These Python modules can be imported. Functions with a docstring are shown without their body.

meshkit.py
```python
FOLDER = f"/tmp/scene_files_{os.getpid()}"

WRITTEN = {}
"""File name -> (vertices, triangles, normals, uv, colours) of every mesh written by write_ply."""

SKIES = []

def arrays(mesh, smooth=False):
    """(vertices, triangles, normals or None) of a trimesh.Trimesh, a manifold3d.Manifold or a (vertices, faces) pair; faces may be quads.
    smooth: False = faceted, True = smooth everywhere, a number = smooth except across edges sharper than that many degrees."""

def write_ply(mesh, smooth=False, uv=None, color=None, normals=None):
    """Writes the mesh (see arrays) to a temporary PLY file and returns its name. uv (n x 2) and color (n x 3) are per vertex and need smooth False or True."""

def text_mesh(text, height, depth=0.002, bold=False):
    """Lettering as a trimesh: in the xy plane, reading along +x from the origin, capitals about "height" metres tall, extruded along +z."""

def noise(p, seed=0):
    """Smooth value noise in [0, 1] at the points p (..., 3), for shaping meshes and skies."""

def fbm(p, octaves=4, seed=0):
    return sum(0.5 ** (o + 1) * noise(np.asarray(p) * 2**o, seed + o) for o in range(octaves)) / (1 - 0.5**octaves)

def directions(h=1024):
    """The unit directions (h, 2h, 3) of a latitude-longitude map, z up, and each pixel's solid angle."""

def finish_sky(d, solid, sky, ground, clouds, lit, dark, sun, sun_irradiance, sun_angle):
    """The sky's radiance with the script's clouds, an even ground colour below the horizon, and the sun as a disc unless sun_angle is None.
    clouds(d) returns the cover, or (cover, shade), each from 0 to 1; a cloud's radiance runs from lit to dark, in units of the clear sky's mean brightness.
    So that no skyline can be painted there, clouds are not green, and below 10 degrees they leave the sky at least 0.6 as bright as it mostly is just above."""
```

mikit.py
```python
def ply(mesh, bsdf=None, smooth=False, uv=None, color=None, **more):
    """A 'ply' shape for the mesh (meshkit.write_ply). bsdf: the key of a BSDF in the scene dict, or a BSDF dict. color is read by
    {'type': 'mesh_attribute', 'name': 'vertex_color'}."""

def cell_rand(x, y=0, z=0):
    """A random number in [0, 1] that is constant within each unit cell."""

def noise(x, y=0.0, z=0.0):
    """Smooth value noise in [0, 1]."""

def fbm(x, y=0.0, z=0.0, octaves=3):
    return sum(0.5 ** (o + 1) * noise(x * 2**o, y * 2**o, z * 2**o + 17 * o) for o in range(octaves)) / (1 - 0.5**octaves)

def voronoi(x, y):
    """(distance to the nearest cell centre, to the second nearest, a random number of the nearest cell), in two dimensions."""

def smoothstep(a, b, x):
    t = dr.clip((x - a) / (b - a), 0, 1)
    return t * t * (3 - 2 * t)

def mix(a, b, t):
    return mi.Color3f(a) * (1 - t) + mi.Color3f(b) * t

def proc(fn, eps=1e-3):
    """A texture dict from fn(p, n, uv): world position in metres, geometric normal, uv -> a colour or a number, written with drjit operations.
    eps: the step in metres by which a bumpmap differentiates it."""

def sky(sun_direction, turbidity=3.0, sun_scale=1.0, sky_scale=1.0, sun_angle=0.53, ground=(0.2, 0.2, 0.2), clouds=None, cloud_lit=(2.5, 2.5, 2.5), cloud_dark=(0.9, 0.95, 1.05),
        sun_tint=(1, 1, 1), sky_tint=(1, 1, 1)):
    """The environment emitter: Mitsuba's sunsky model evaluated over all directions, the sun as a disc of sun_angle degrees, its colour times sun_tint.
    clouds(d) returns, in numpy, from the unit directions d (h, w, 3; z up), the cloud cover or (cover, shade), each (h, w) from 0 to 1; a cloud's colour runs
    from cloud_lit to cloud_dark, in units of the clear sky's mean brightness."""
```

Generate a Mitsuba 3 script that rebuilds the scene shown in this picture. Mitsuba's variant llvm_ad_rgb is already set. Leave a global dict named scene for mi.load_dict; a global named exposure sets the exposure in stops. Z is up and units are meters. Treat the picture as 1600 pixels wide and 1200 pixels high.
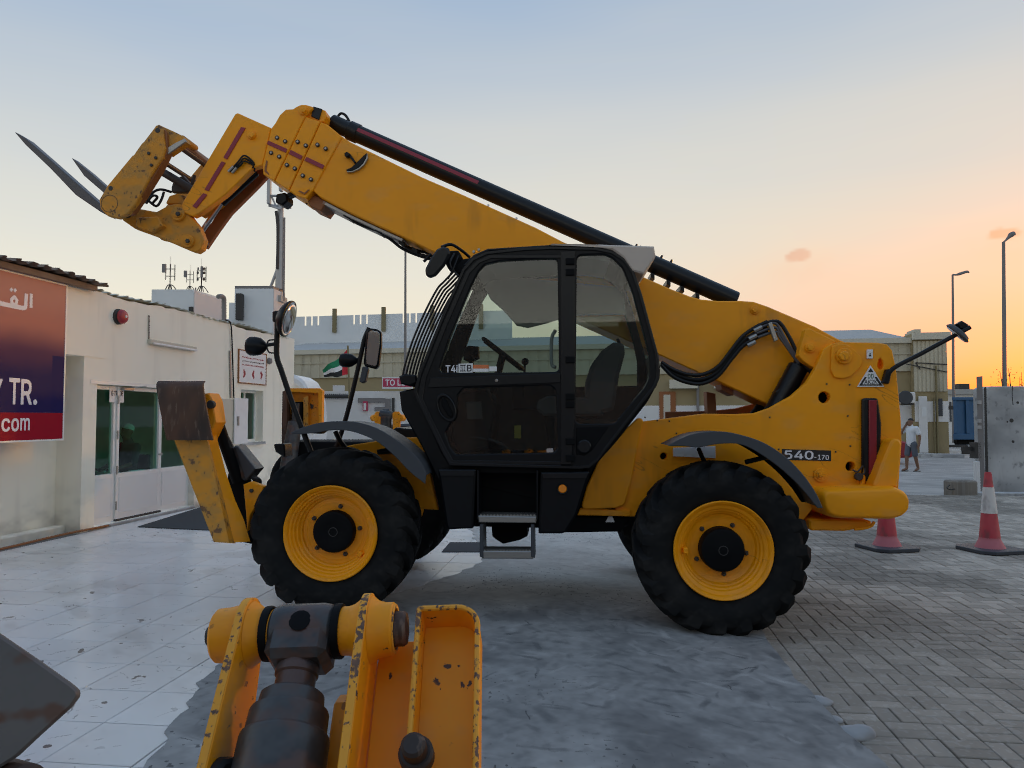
import math, random
import numpy as np, trimesh, manifold3d as mf
import mitsuba as mi, drjit as dr, mikit, meshkit
from shapely.geometry import Polygon, LineString, Point
from shapely import affinity, union_all

T = mi.ScalarTransform4f
scene, labels = {}, {}
rng = random.Random(7)
PI = math.pi

# ------------------------------------------------------------------ camera, sky, exposure
FOC, HORIZON, CAMZ = 1190.0, 652.0, 1.6                     # focal length in pixels of the 1600 x 1200 photograph
PITCH = math.atan((HORIZON - 600) / FOC)
scene['camera'] = {'type': 'perspective', 'fov': math.degrees(2 * math.atan(800 / FOC)), 'fov_axis': 'x', 'near_clip': 0.05, 'far_clip': 3000.0,
                   'to_world': T().look_at(origin=[0, 0, CAMZ], target=[0, math.cos(PITCH), CAMZ + math.sin(PITCH)], up=[0, 0, 1])}
SUN_AZ, SUN_EL = math.radians(47), math.radians(3.0)
SUN = (math.sin(SUN_AZ) * math.cos(SUN_EL), math.cos(SUN_AZ) * math.cos(SUN_EL), math.sin(SUN_EL))


def sstep(a, b, x):
    t = np.clip((x - a) / (b - a), 0, 1)
    return t * t * (3 - 2 * t)


def dusk_haze(d):
    """A veil of thin high haze: cream low down, blue overhead, thinning towards the sunset, with a few small lit puffs."""
    el = np.degrees(np.arcsin(d[..., 2]))
    away = 1 - np.clip(d[..., 0] * math.sin(SUN_AZ) + d[..., 1] * math.cos(SUN_AZ), -1, 1)
    glow = np.exp(-away / .20) * np.exp(-el / 8.5)
    wisps = meshkit.fbm(np.stack([d[..., 0] * 3, d[..., 1] * 3, d[..., 2] * 14], -1) + 5, 4)
    cover = .98 - .93 * np.clip(1.5 * glow, 0, 1) + (wisps - .5) * .16 * np.exp(-el / 25)
    shade = np.clip(sstep(-2, 36, el - 8 * np.exp(-away / .35)) + (wisps - .5) * .20, 0, 1)
    az = np.degrees(np.arctan2(d[..., 0], d[..., 1]))
    lump = meshkit.fbm(np.stack([az * 1.1, el * 1.6, el * 0], -1) + 30, 4)
    for a0, e0, wa, we in ((20.7, 11.3, 1.35, .75), (33.0, 11.5, 1.4, .55)):
        puff = sstep(.62, .86, (.55 + .9 * lump) * np.exp(-((az - a0) / wa) ** 2 - ((el - e0) / we) ** 2))
        halo = np.exp(-((az - a0 - .6) / (wa * 2.2)) ** 2 - ((el - e0 + .5) / (we * 2.2)) ** 2) * (.4 + lump)
        cover = cover - .36 * puff * (1 - .5 * halo) - .06 * halo
        shade = shade * (1 - .85 * np.clip(halo, 0, 1)) + .12 * puff
    return cover, shade


scene['sky'] = mikit.sky(SUN, turbidity=4, sun_scale=.4, sun_angle=3, sky_tint=(1, .41, .13), sun_tint=(.78, 1, 1), clouds=dusk_haze,
                         cloud_lit=(9.1, 8.55, 6.85), cloud_dark=(2.95, 4.2, 6.0), ground=(.2, .19, .18))
exposure = 2.88

# ------------------------------------------------------------------ frames: world, machine, site, pixel rays for laying out
F_, U_ = np.array([0, math.cos(PITCH), math.sin(PITCH)]), np.array([0, -math.sin(PITCH), math.cos(PITCH)])
EYE = np.array([0, 0, CAMZ])


def ray(px, py):
    return np.array([(px - 800) / FOC, 0, 0]) + F_ + U_ * ((600 - py) / FOC)


def at(px, py, y):
    d = ray(px, py)
    return EYE + d * (y / d[1])


def on_z(px, py, z):
    d = ray(px, py)
    return EYE + d * ((z - CAMZ) / d[2])


def frame(o, a, b, c):
    m = np.eye(4)
    m[:3, 0], m[:3, 1], m[:3, 2], m[:3, 3] = a, b, c, o
    return m


YAW, TILT = math.radians(3.8), math.radians(1.75)
V_ = np.array([math.sin(YAW), math.cos(YAW), 0])
A_ = np.array([math.cos(YAW) * math.cos(TILT), -math.sin(YAW) * math.cos(TILT), -math.sin(TILT)])
MACH = frame(at(1131, 861, 5.45), A_, V_, np.cross(A_, V_))  # u towards the rear, v away from the photographer, w up
SITE_YAW = math.radians(6.8)
SITE = frame([0, 0, 0], [math.cos(SITE_YAW), -math.sin(SITE_YAW), 0], [math.sin(SITE_YAW), math.cos(SITE_YAW), 0], [0, 0, 1])


def hit(m, axis, value, px, py):
    """Where the sight line of a pixel meets the plane coordinate[axis] = value of a frame, in that frame."""
    r = m[:3, :3].T
    o, d = r @ (EYE - m[:3, 3]), r @ ray(px, py)
    return o + d * ((value - o[axis]) / d[axis])


def mp(pts, v):
    return np.array([hit(MACH, 1, v, *p)[[0, 2]] for p in pts])


def m3(px, py, v):
    return hit(MACH, 1, v, px, py)


def world(m, p):
    return m[:3, :3] @ np.asarray(p, float) + m[:3, 3]


# ------------------------------------------------------------------ scene entries
def number(k):
    if k not in USED:
        USED[k] = 0
        return k
    USED[k] += 1
    return f"{k}_{USED[k]:03d}"


USED = {}


def thing(name, label, category, group=None):
    k = number(name)
    labels[k] = {'label': label, 'category': category}
    if group:
        labels[k]['group'] = group
    return k


def add(name, mesh, mat, parent=None, m=None, smooth=30, label=None, **kw):
    k = number((parent + '__' if parent else '') + name)
    if hasattr(mesh, 'to_mesh'):
        q = mesh.to_mesh()
        mesh = trimesh.Trimesh(q.vert_properties[:, :3], q.tri_verts, process=False)
    if m is not None:
        mesh = mesh.copy()
        mesh.apply_transform(m)
    scene[k] = mikit.ply(mesh, 'mat_' + mat, smooth=smooth, **kw)
    if label:
        labels[k] = {'label': label}
    return k


def structure(name, mesh, mat, **kw):
    k = add(name, mesh, mat, **kw)
    labels[k] = {'kind': 'structure'}
    return k


# ------------------------------------------------------------------ mesh helpers
def join(*ms):
    ms = [x for q in ms for x in (q if isinstance(q, (list, tuple)) else [q])]
    return trimesh.util.concatenate(ms)


def fixed(m):
    if m.volume < 0:
        m.invert()
    return m


def box(x0, x1, y0, y1, z0, z1, b=0.0):
    if b:
        s = [[x, y, z] for x in (x0, x1) for y in (y0, y1) for z in (z0, z1)]
        pts = []
        c = np.array([(x0 + x1) / 2, (y0 + y1) / 2, (z0 + z1) / 2])
        for p in s:
            g = np.sign(c - p) * b
            pts += [np.array(p) + g * np.array(k) for k in ((0, 1, 1), (1, 0, 1), (1, 1, 0))]
        return trimesh.convex.convex_hull(np.array(pts))
    return trimesh.creation.box(bounds=[[x0, y0, z0], [x1, y1, z1]])


def hull(pts):
    return trimesh.convex.convex_hull(np.asarray(pts, float))


def rounded(pts, r, res=4):
    p = Polygon(pts)
    q = p.buffer(-r, quad_segs=res).buffer(2 * r, quad_segs=res).buffer(-r, quad_segs=res)
    q = q if q.geom_type == 'Polygon' and not q.is_empty else p
    return np.array(q.simplify(r * .02).exterior.coords)[:-1]


def ring_inset(r, b):
    """The ring moved to its left by b along the corner bisectors."""
    p, n = np.roll(r, 1, 0), np.roll(r, -1, 0)
    a, c = r - p, n - r
    a, c = a / np.maximum(np.linalg.norm(a, axis=1), 1e-9)[:, None], c / np.maximum(np.linalg.norm(c, axis=1), 1e-9)[:, None]
    na, nc = np.stack([-a[:, 1], a[:, 0]], 1), np.stack([-c[:, 1], c[:, 0]], 1)
    s = na + nc
    s /= np.maximum((s * na).sum(1), .35)[:, None]
    return r + s * b


def prism(pts, h0, h1, b=0.0, r=0.0, holes=()):
    """Outline in (x, y), from h0 to h1 along z, with its edges chamfered by b and its corners rounded by r."""
    rings = [rounded(pts, r) if r else np.asarray(pts, float)] + [np.asarray(h, float) for h in holes]
    ok = []
    for i, g in enumerate(rings):
        ccw = Polygon(g).exterior.is_ccw
        ok.append(g if ccw == (i == 0) else g[::-1])
    lay = [[ring_inset(g, b) if b else g for g in ok], ok]
    cap = Polygon(lay[0][0], lay[0][1:])
    cv, cf = trimesh.creation.triangulate_polygon(cap, engine='earcut')
    v, f, n = [], [], 0
    for h, flip in ((h0, True), (h1, False)):
        v.append(np.column_stack([cv, np.full(len(cv), h)]))
        f.append((cf[:, ::-1] if flip else cf) + n)
        n += len(cv)
    levels = [(h0, 0), (h0 + b, 1), (h1 - b, 1), (h1, 0)] if b else [(h0, 1), (h1, 1)]
    for k in range(len(ok)):
        m = len(ok[k])
        i = np.arange(m)
        for (ha, la), (hb, lb) in zip(levels, levels[1:]):
            v += [np.column_stack([lay[la][k], np.full(m, ha)]), np.column_stack([lay[lb][k], np.full(m, hb)])]
            q = np.stack([i, (i + 1) % m, (i + 1) % m + m, i + m], 1) + n
            f += [q[:, [0, 1, 2]], q[:, [0, 2, 3]]]
            n += 2 * m
    t = trimesh.Trimesh(np.vstack(v), np.vstack(f), process=False)
    t.merge_vertices(digits_vertex=7)
    return fixed(t)


def side(t):
    """A prism built in (x, y, z) turned so that x = u, y = w and z = v."""
    v = t.vertices.copy()
    t.vertices = v[:, [0, 2, 1]]
    return fixed(t)


def lathe(prof, n=32, axis='y', c=(0, 0, 0)):
    """Profile [(radius, height)] turned about an axis through c; closed when it starts and ends at radius 0."""
    prof = np.asarray(prof, float)
    a = np.arange(n) * 2 * PI / n
    v = np.array([[rr * math.cos(t), rr * math.sin(t), h] for rr, h in prof for t in a])
    f = []
    for k in range(len(prof) - 1):
        for i in range(n):
            j = (i + 1) % n
            p, q = k * n, (k + 1) * n
            f += [[p + i, p + j, q + j], [p + i, q + j, q + i]]
    m = trimesh.Trimesh(v, np.array(f), process=False)
    m.merge_vertices(digits_vertex=7)
    m.update_faces(m.nondegenerate_faces())
    if axis == 'y':
        m.vertices = m.vertices[:, [0, 2, 1]]
    elif axis == 'x':
        m.vertices = m.vertices[:, [2, 0, 1]]
    m.vertices = m.vertices + np.asarray(c, float)
    return fixed(m)


def rod(a, b, r0, r1=None, n=12, ch=0.0):
    """A cylinder or cone from a to b with closed ends."""
    a, b = np.asarray(a, float), np.asarray(b, float)
    L = np.linalg.norm(b - a)
    r1 = r0 if r1 is None else r1
    prof = [(0, 0), (r0 - ch, 0), (r0, ch), (r1, L - ch), (r1 - ch, L), (0, L)] if ch else [(0, 0), (r0, 0), (r1, L), (0, L)]
    m = lathe(prof, n, 'z')
    m.apply_transform(trimesh.geometry.align_vectors([0, 0, 1], (b - a) / L))
    m.apply_translation(a)
    return m


def spline(pts, k=6):
    p = np.asarray(pts, float)
    p = np.vstack([2 * p[0] - p[1], p, 2 * p[-1] - p[-2]])
    out = []
    for i in range(1, len(p) - 2):
        for t in np.arange(k) / k:
            a, b, c, d = p[i - 1:i + 3]
            out.append(.5 * (2 * b + (c - a) * t + (2 * a - 5 * b + 4 * c - d) * t * t + (3 * b - a - 3 * c + d) * t ** 3))
    return np.array(out + [p[-2]])


def tube(pts, r, n=8, k=6, closed=False):
    p = spline(pts, k) if k > 1 else np.asarray(pts, float)
    rr = np.broadcast_to(np.asarray(r, float), len(p)) if np.ndim(r) == 0 or len(r) == len(p) else np.interp(np.linspace(0, 1, len(p)), np.linspace(0, 1, len(r)), r)
    t = np.gradient(p, axis=0)
    t /= np.maximum(np.linalg.norm(t, axis=1), 1e-9)[:, None]
    up = np.array([0, 0, 1.0]) if abs(t[0][2]) < .9 else np.array([1.0, 0, 0])
    v, x = [], np.cross(t[0], up)
    for i in range(len(p)):
        x = x - t[i] * (x @ t[i])
        x /= np.linalg.norm(x)
        y = np.cross(t[i], x)
        for q in range(n):
            a = 2 * PI * q / n
            v.append(p[i] + rr[i] * (x * math.cos(a) + y * math.sin(a)))
    f = []
    for i in range(len(p) - 1):
        for q in range(n):
            a, b = i * n + q, i * n + (q + 1) % n
            f += [[a, b, b + n], [a, b + n, a + n]]
    e = len(v)
    v += [p[0], p[-1]]
    L = (len(p) - 1) * n
    f += [[e, (q + 1) % n, q] for q in range(n)] + [[e + 1, L + q, L + (q + 1) % n] for q in range(n)]
    return fixed(trimesh.Trimesh(np.array(v), np.array(f), process=False))


def sheet(nx, ny, fn):
    """A grid of nx x ny cells; fn(s, t) -> points."""
    s, t = np.meshgrid(np.linspace(0, 1, nx + 1), np.linspace(0, 1, ny + 1), indexing='ij')
    v = fn(s.ravel(), t.ravel())
    f = []
    for i in range(nx):
        for j in range(ny):
            a = i * (ny + 1) + j
            f += [[a, a + ny + 1, a + ny + 2], [a, a + ny + 2, a + 1]]
    return trimesh.Trimesh(v, np.array(f), process=False)


def upward(m):
    if m.face_normals[:, 2].sum() < 0:
        m.invert()
    return m


def flat(pts):
    """A flat face through 3-D points that lie in one plane (for panes)."""
    p = np.asarray(pts, float)
    o = p[0]
    x = p[1] - o
    x /= np.linalg.norm(x)
    nrm = np.zeros(3)
    for i in range(len(p)):
        nrm += np.cross(p[i] - o, p[(i + 1) % len(p)] - o)
    nrm /= np.linalg.norm(nrm)
    y = np.cross(nrm, x)
    q = np.stack([(p - o) @ x, (p - o) @ y], 1)
    cv, cf = trimesh.creation.triangulate_polygon(Polygon(q), engine='earcut')
    return trimesh.Trimesh(o + cv[:, :1] * x + cv[:, 1:] * y, cf, process=False)


def circle(c, r, n=20):
    a = np.arange(n) * 2 * PI / n
    return np.stack([c[0] + r * np.cos(a), c[1] + r * np.sin(a)], 1)


def letters(text, height, m, bold=True, depth=.003, wide=1.0):
    """Lettering laid with frame m (x along the line, y up, z out of the surface)."""
    t = meshkit.text_mesh(text, height, depth, bold)
    t.vertices = t.vertices * [wide, 1, 1]
    t.apply_transform(m)
    return t


# ------------------------------------------------------------------ materials
noise, fbm, voronoi, crand, sm, mix = mikit.noise, mikit.fbm, mikit.voronoi, mikit.cell_rand, mikit.smoothstep, mikit.mix


def rgb(c):
    return {'type': 'rgb', 'value': list(c)}


def pbr(name, color, rough=.5, metal=0.0, spec=.5, bump=None, scale=1.0, **kw):
    c = mikit.proc(color) if callable(color) else rgb(color)
    rg = mikit.proc(rough) if callable(rough) else rough
    d = {'type': 'principled', 'base_color': c, 'roughness': rg, 'metallic': metal, 'specular': spec, **kw}
    if bump:
        d = {'type': 'bumpmap', 'arbitrary': mikit.proc(bump, 2e-3), 'scale': scale, 'bsdf': d}
    scene['mat_' + name] = {'type': 'twosided', 'bsdf': d}
    return name


def dashes(x, y, f, length, width, density, seed, soft=.4):
    """Short straight strokes, one at most in every cell of a grid of f cells per metre: (mask, a random number of the stroke)."""
    cx, cy = dr.floor(x * f), dr.floor(y * f)
    a = crand(cx, cy, seed) * PI
    m = .5 / f - length * .5
    ox = (cx + .5) / f + (crand(cx, cy, seed + 1) - .5) * 2 * max(m, 0)
    oy = (cy + .5) / f + (crand(cx, cy, seed + 2) - .5) * 2 * max(m, 0)
    dx, dy = x - ox, y - oy
    k = crand(cx, cy, seed + 3)
    u, v = dx * dr.cos(a) + dy * dr.sin(a), dy * dr.cos(a) - dx * dr.sin(a)
    v = v + (k - .5) * u * u * 1.5
    L = length * (.45 + .55 * k) * .5
    W = width * (.4 + .6 * crand(cx, cy, seed + 4)) * .5
    mask = sm(L, L * (1 - soft), dr.abs(u)) * sm(W, W * (1 - soft), dr.abs(v))
    return mask * dr.select(crand(cx, cy, seed + 5) < density, 1.0, 0.0), k


def yellow_color(p, n, uv):
    a = fbm(p.x * 1.3, p.y * 1.3, p.z * 1.3)
    c = mix((.92, .355, .003), (.85, .31, .002), a)
    dust = sm(.48, .8, fbm(p.x * 5, p.y * 5, p.z * 9 + 3, 5)) * .17
    c = mix(c, (.42, .30, .16), dust)
    streak = sm(.55, .75, fbm(p.x * 9, p.y * 9, p.z * 1.2 + 2, 4)) * sm(.45, .65, fbm(p.x * 1.1, p.y * 1.1, p.z * 1.1 + 8)) * .30
    c = mix(c, (.30, .13, .02), streak)
    scratch = sm(.006, .002, dr.abs(fbm(p.x * 3.1 + p.z * 5, p.y * 3, p.z * 2.2, 4) - .5)) * sm(.56, .66, fbm(p.x * 1.7 + 3, p.y, p.z * 1.7))
    return mix(c, (.20, .09, .02), scratch * .5)


def worn_color(p, n, uv):
    a = fbm(p.x * 11, p.y * 11, p.z * 11, 4)
    b = fbm(p.x * 48, p.y * 48, p.z * 26, 5)
    c = mix((.62, .25, .012), (.46, .22, .035), sm(.35, .65, a))
    w = sm(.60, .66, b * .55 + a * .45)
    return mix(c, mix((.045, .028, .02), (.16, .07, .03), noise(p.x * 60, p.y * 60, p.z * 60)), w * .9)


def fore_color(p, n, uv):
    a = fbm(p.x * 7, p.y * 7, p.z * 7)
    c = mix((.80, .305, .005), (.70, .25, .004), a)
    chip = sm(.70, .715, fbm(p.x * 55, p.y * 55, p.z * 40, 4)) * sm(.42, .55, fbm(p.x * 9, p.y * 9, p.z * 9))
    dust = sm(.5, .8, fbm(p.x * 14 + 4, p.y * 14, p.z * 14)) * .22
    return mix(mix(c, (.45, .27, .12), dust), (.07, .035, .025), chip)


def edge_color(p, n, uv):
    w = sm(.53, .60, fbm(p.x * 120, p.y * 120, p.z * 80, 4) * .6 + fbm(p.x * 22, p.y * 22, p.z * 22, 3) * .4)
    return mix((.68, .30, .02), mix((.06, .035, .028), (.17, .085, .05), noise(p.x * 90, p.y * 90, p.z * 90)), w)


def rust_color(p, n, uv):
    a = fbm(p.x * 6, p.y * 6, p.z * 2.2, 4)
    s = fbm(p.x * 70, p.y * 70, p.z * 9)
    return mix(mix((.030, .021, .018), (.10, .045, .026), sm(.3, .7, a)), (.19, .125, .09), sm(.60, .78, s) * .55)


def steel_color(p, n, uv):
    a = fbm(p.x * 8, p.y * 8, p.z * 8, 4)
    return mix(mix((.085, .083, .085), (.125, .118, .115), a), (.10, .055, .04), sm(.62, .8, fbm(p.x * 22, p.y * 22, p.z * 22)))


def rubber_color(p, n, uv):
    a = fbm(p.x * 6, p.y * 6, p.z * 6, 4)
    b = fbm(p.x * 23, p.y * 23, p.z * 23, 4)
    c = mix((.005, .006, .007), (.014, .014, .014), sm(.4, .8, a))
    return mix(c, (.045, .042, .038), sm(.40, .90, b) * a * .45)


def grease_color(p, n, uv):
    a = fbm(p.x * 16, p.y * 16, p.z * 16, 4)
    c = mix((.022, .025, .029), (.05, .052, .055), sm(.35, .7, a))
    return mix(c, (.085, .040, .028), sm(.50, .70, fbm(p.x * 13 + 7, p.y * 13, p.z * 13, 4)) * .8)


def wall_color(p, n, uv):
    a = fbm(p.x * .9, p.y * .9, p.z * 1.6, 4)
    c = mix((.90, .865, .745), (.86, .82, .70), a)
    streak = sm(.50, .8, fbm(p.y * 5, p.x * 5, p.z * .5, 4)) * .22
    damp = sm(.9, .1, p.z) * sm(.35, .7, fbm(p.x * 3, p.y * 3, p.z * 4, 4)) * .6
    patch = sm(.62, .70, fbm(p.x * 1.2 + 3, p.y * 1.2, p.z * 1.1)) * .3
    c = mix(mix(c, (.48, .45, .40), streak), (.74, .72, .70), patch)
    return mix(c, (.40, .38, .34), damp)


def wall_bump(p, n, uv):
    return fbm(p.x * 9, p.y * 9, p.z * 9, 4) + .15 * noise(p.x * 60, p.y * 60, p.z * 60)


def tile_color(p, n, uv):
    q, r = p.x * .8 + p.y * .6, p.y * .8 - p.x * .6
    a = fbm(p.x * 1.1, p.y * 1.1, 0, 4)
    c = mix((.60, .60, .59), (.70, .70, .69), a)
    tone = crand((p.x * math.cos(SITE_YAW) - p.y * math.sin(SITE_YAW) + 2.87) / .425, (p.x * math.sin(SITE_YAW) + p.y * math.cos(SITE_YAW) - 4.40) / .425, 3)
    c = c * (.93 + .10 * tone)
    zone = sm(.40, .62, fbm(p.x * .8 + 8, p.y * .8, 1))
    smear = sm(.55, .75, fbm(q * 4.5, r * 2.2, 6, 4)) * zone
    spot = sm(.80, .83, fbm(q * 13, r * 9, 11, 3)) * zone
    grime = sm(.50, .75, fbm(p.x * .6 + 2, p.y * .6, 9, 4)) * .22
    c = mix(mix(c, (.36, .345, .32), grime), (.30, .29, .27), smear * .30)
    wx = (fbm(p.x * 9, p.y * 9, 3, 3) - .5) * .05
    for f, l, w, seed, amp in ((1.9, .34, .010, 3, .75), (2.9, .20, .009, 23, .7), (5.3, .10, .012, 43, .7), (7.1, .06, .014, 63, .6)):
        m, k = dashes(p.x + wx + seed, p.y * 1.0 + wx, f, l, w, .5, seed)
        c = mix(c, (.13, .125, .12), m * amp * (.35 + .65 * zone) * sm(.3, .6, fbm(p.x * 13, p.y * 13, seed, 2)))
    return mix(c, (.06, .058, .055), spot * .9)


def tile_rough(p, n, uv):
    return .08 + .30 * fbm(p.x * 2, p.y * 2, 5, 4)


def concrete_color(p, n, uv):
    """Trowelled slab: short overlapping strokes of slightly different tone, dust, old stains."""
    wx, wy = (fbm(p.x * 11, p.y * 11, 3, 3) - .5) * .045, (fbm(p.x * 11 + 9, p.y * 11, 6, 3) - .5) * .045
    x, y = p.x + wx, p.y + wy
    a = fbm(p.x * .7, p.y * .7, 0, 5)
    mid = fbm(p.x * 3.1, p.y * 3.1, 2, 4)
    fine = fbm(p.x * 17, p.y * 17, 4, 4)
    t = .46 + (a - .5) * .7 + (mid - .5) * .55 + (fine - .5) * .5
    for f, l, w, seed, amp in ((2.2, .42, .12, 1, .28), (2.6, .38, .11, 11, -.34), (3.1, .32, .09, 21, .26), (3.7, .27, .07, 41, -.34), (4.6, .21, .07, 61, .22), (5.2, .19, .05, 71, -.30)):
        q, r = x * math.cos(seed) + y * math.sin(seed), y * math.cos(seed) - x * math.sin(seed)
        m, k = dashes(q + seed, r, f, l, w, .72, seed, .75)
        t = t + m * (.35 + .65 * k) * amp * (.5 + 1.0 * mid)
    t = dr.clip(t, 0, 1)
    c = mix((.135, .137, .138), (.385, .38, .37), t)
    pale = sm(6.5, 8.3, p.y + 1.4 * fbm(p.x * 1.1, p.y * 1.1, 3, 4))   # bare pale slab beyond the machine
    c = mix(c, mix((.38, .37, .34), (.56, .55, .51), t), pale * .92)
    oil = sm(.60, .78, fbm(p.x * 1.5 + 2, p.y * 1.9, 21, 5)) * .45
    c = mix(c, (.075, .075, .078), oil * (1 - pale * .6))
    mk, k = dashes(x + 3, y + 3, 1.7, .22, .012, .5, 101)
    c = mix(c, (.055, .056, .06), mk * .7)
    speck = sm(.86, .90, noise(p.x * 42, p.y * 42, 2)) * .7
    return mix(c, (.05, .05, .052), speck * sm(.45, .6, a))


def concrete_bump(p, n, uv):
    return fbm(p.x * 19, p.y * 19, 0, 4) + .35 * noise(p.x * 70, p.y * 70, 1)


def paver_color(p, n, uv):
    a = fbm(p.x * 3, p.y * 3, 0, 3)
    c = mix((.235, .205, .172), (.335, .295, .25), a)
    oil = sm(.57, .72, fbm(p.x * .75 + 4, p.y * 1.1, 2, 4)) * .65
    grit = sm(.62, .8, noise(p.x * 45, p.y * 45, 1)) * .25
    return mix(mix(c, (.13, .122, .112), oil), (.42, .40, .37), grit)


def road_color(p, n, uv):
    a = fbm(p.x * .5, p.y * .9, 0, 4)
    b = fbm(p.x * 2.1, p.y * 3.3, 2, 3)
    return mix((.27, .255, .235), (.40, .375, .345), sm(.3, .7, a * .6 + b * .4))


def sand_color(p, n, uv):
    return mix((.30, .27, .23), (.40, .36, .31), fbm(p.x * .3, p.y * .3, 0, 4))


def slab_color(p, n, uv):
    a = fbm(p.x * 1.3, p.y * 1.3, p.z * 1.6, 5)
    c = mix((.32, .325, .33), (.52, .52, .515), sm(.3, .7, a))
    run = sm(.5, .75, fbm(p.x * 6, p.y * 6, p.z * .9, 4)) * .35
    spot = sm(.60, .80, fbm(p.x * 9, p.y * 9, p.z * 7, 5))
    return mix(mix(c, (.20, .195, .19), run), (.12, .12, .12), spot * .6)


def clad_color(p, n, uv):
    s = fbm(p.x * 1.2, p.y * 1.2, p.z * .25, 4)
    return mix(mix((.40, .365, .27), (.50, .46, .35), s), (.20, .19, .15), sm(.58, .8, fbm(p.x * 3, p.y * 3, p.z * .4 + 4)) * .5)


def corr_rust(p, n, uv):
    return mix((.12, .075, .05), (.27, .20, .15), fbm(p.x * 6, p.y * 6, p.z * 9, 4))


def sign_color(p, n, uv):
    """Printed banner: orange dusk above, purple, then navy, with a navy tower silhouette at its right end."""
    t = p.z + .10 * fbm(p.x * 2, p.y * 2, p.z * 2)
    c = mix((.012, .010, .085), (.10, .035, .085), sm(2.12, 2.45, t))
    c = mix(c, (.50, .19, .14), sm(2.40, 2.80, t))
    c = mix(c, (.56, .255, .19), sm(2.75, 3.2, t))
    nn = p.x * math.sin(SITE_YAW) + p.y * math.cos(SITE_YAW)
    tower = sm(8.62, 8.63, nn) * sm(2.395, 2.385, p.z + .03 * sm(8.9, 8.88, nn))
    spike = sm(9.0, 9.06, nn) * sm(2.60, 2.40, p.z)
    return mix(c, (.008, .008, .085), dr.maximum(tower, spike))


def paint_white(p, n, uv):
    return mix((.80, .80, .78), (.74, .74, .72), fbm(p.x * 3, p.y * 3, p.z * 3))


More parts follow.
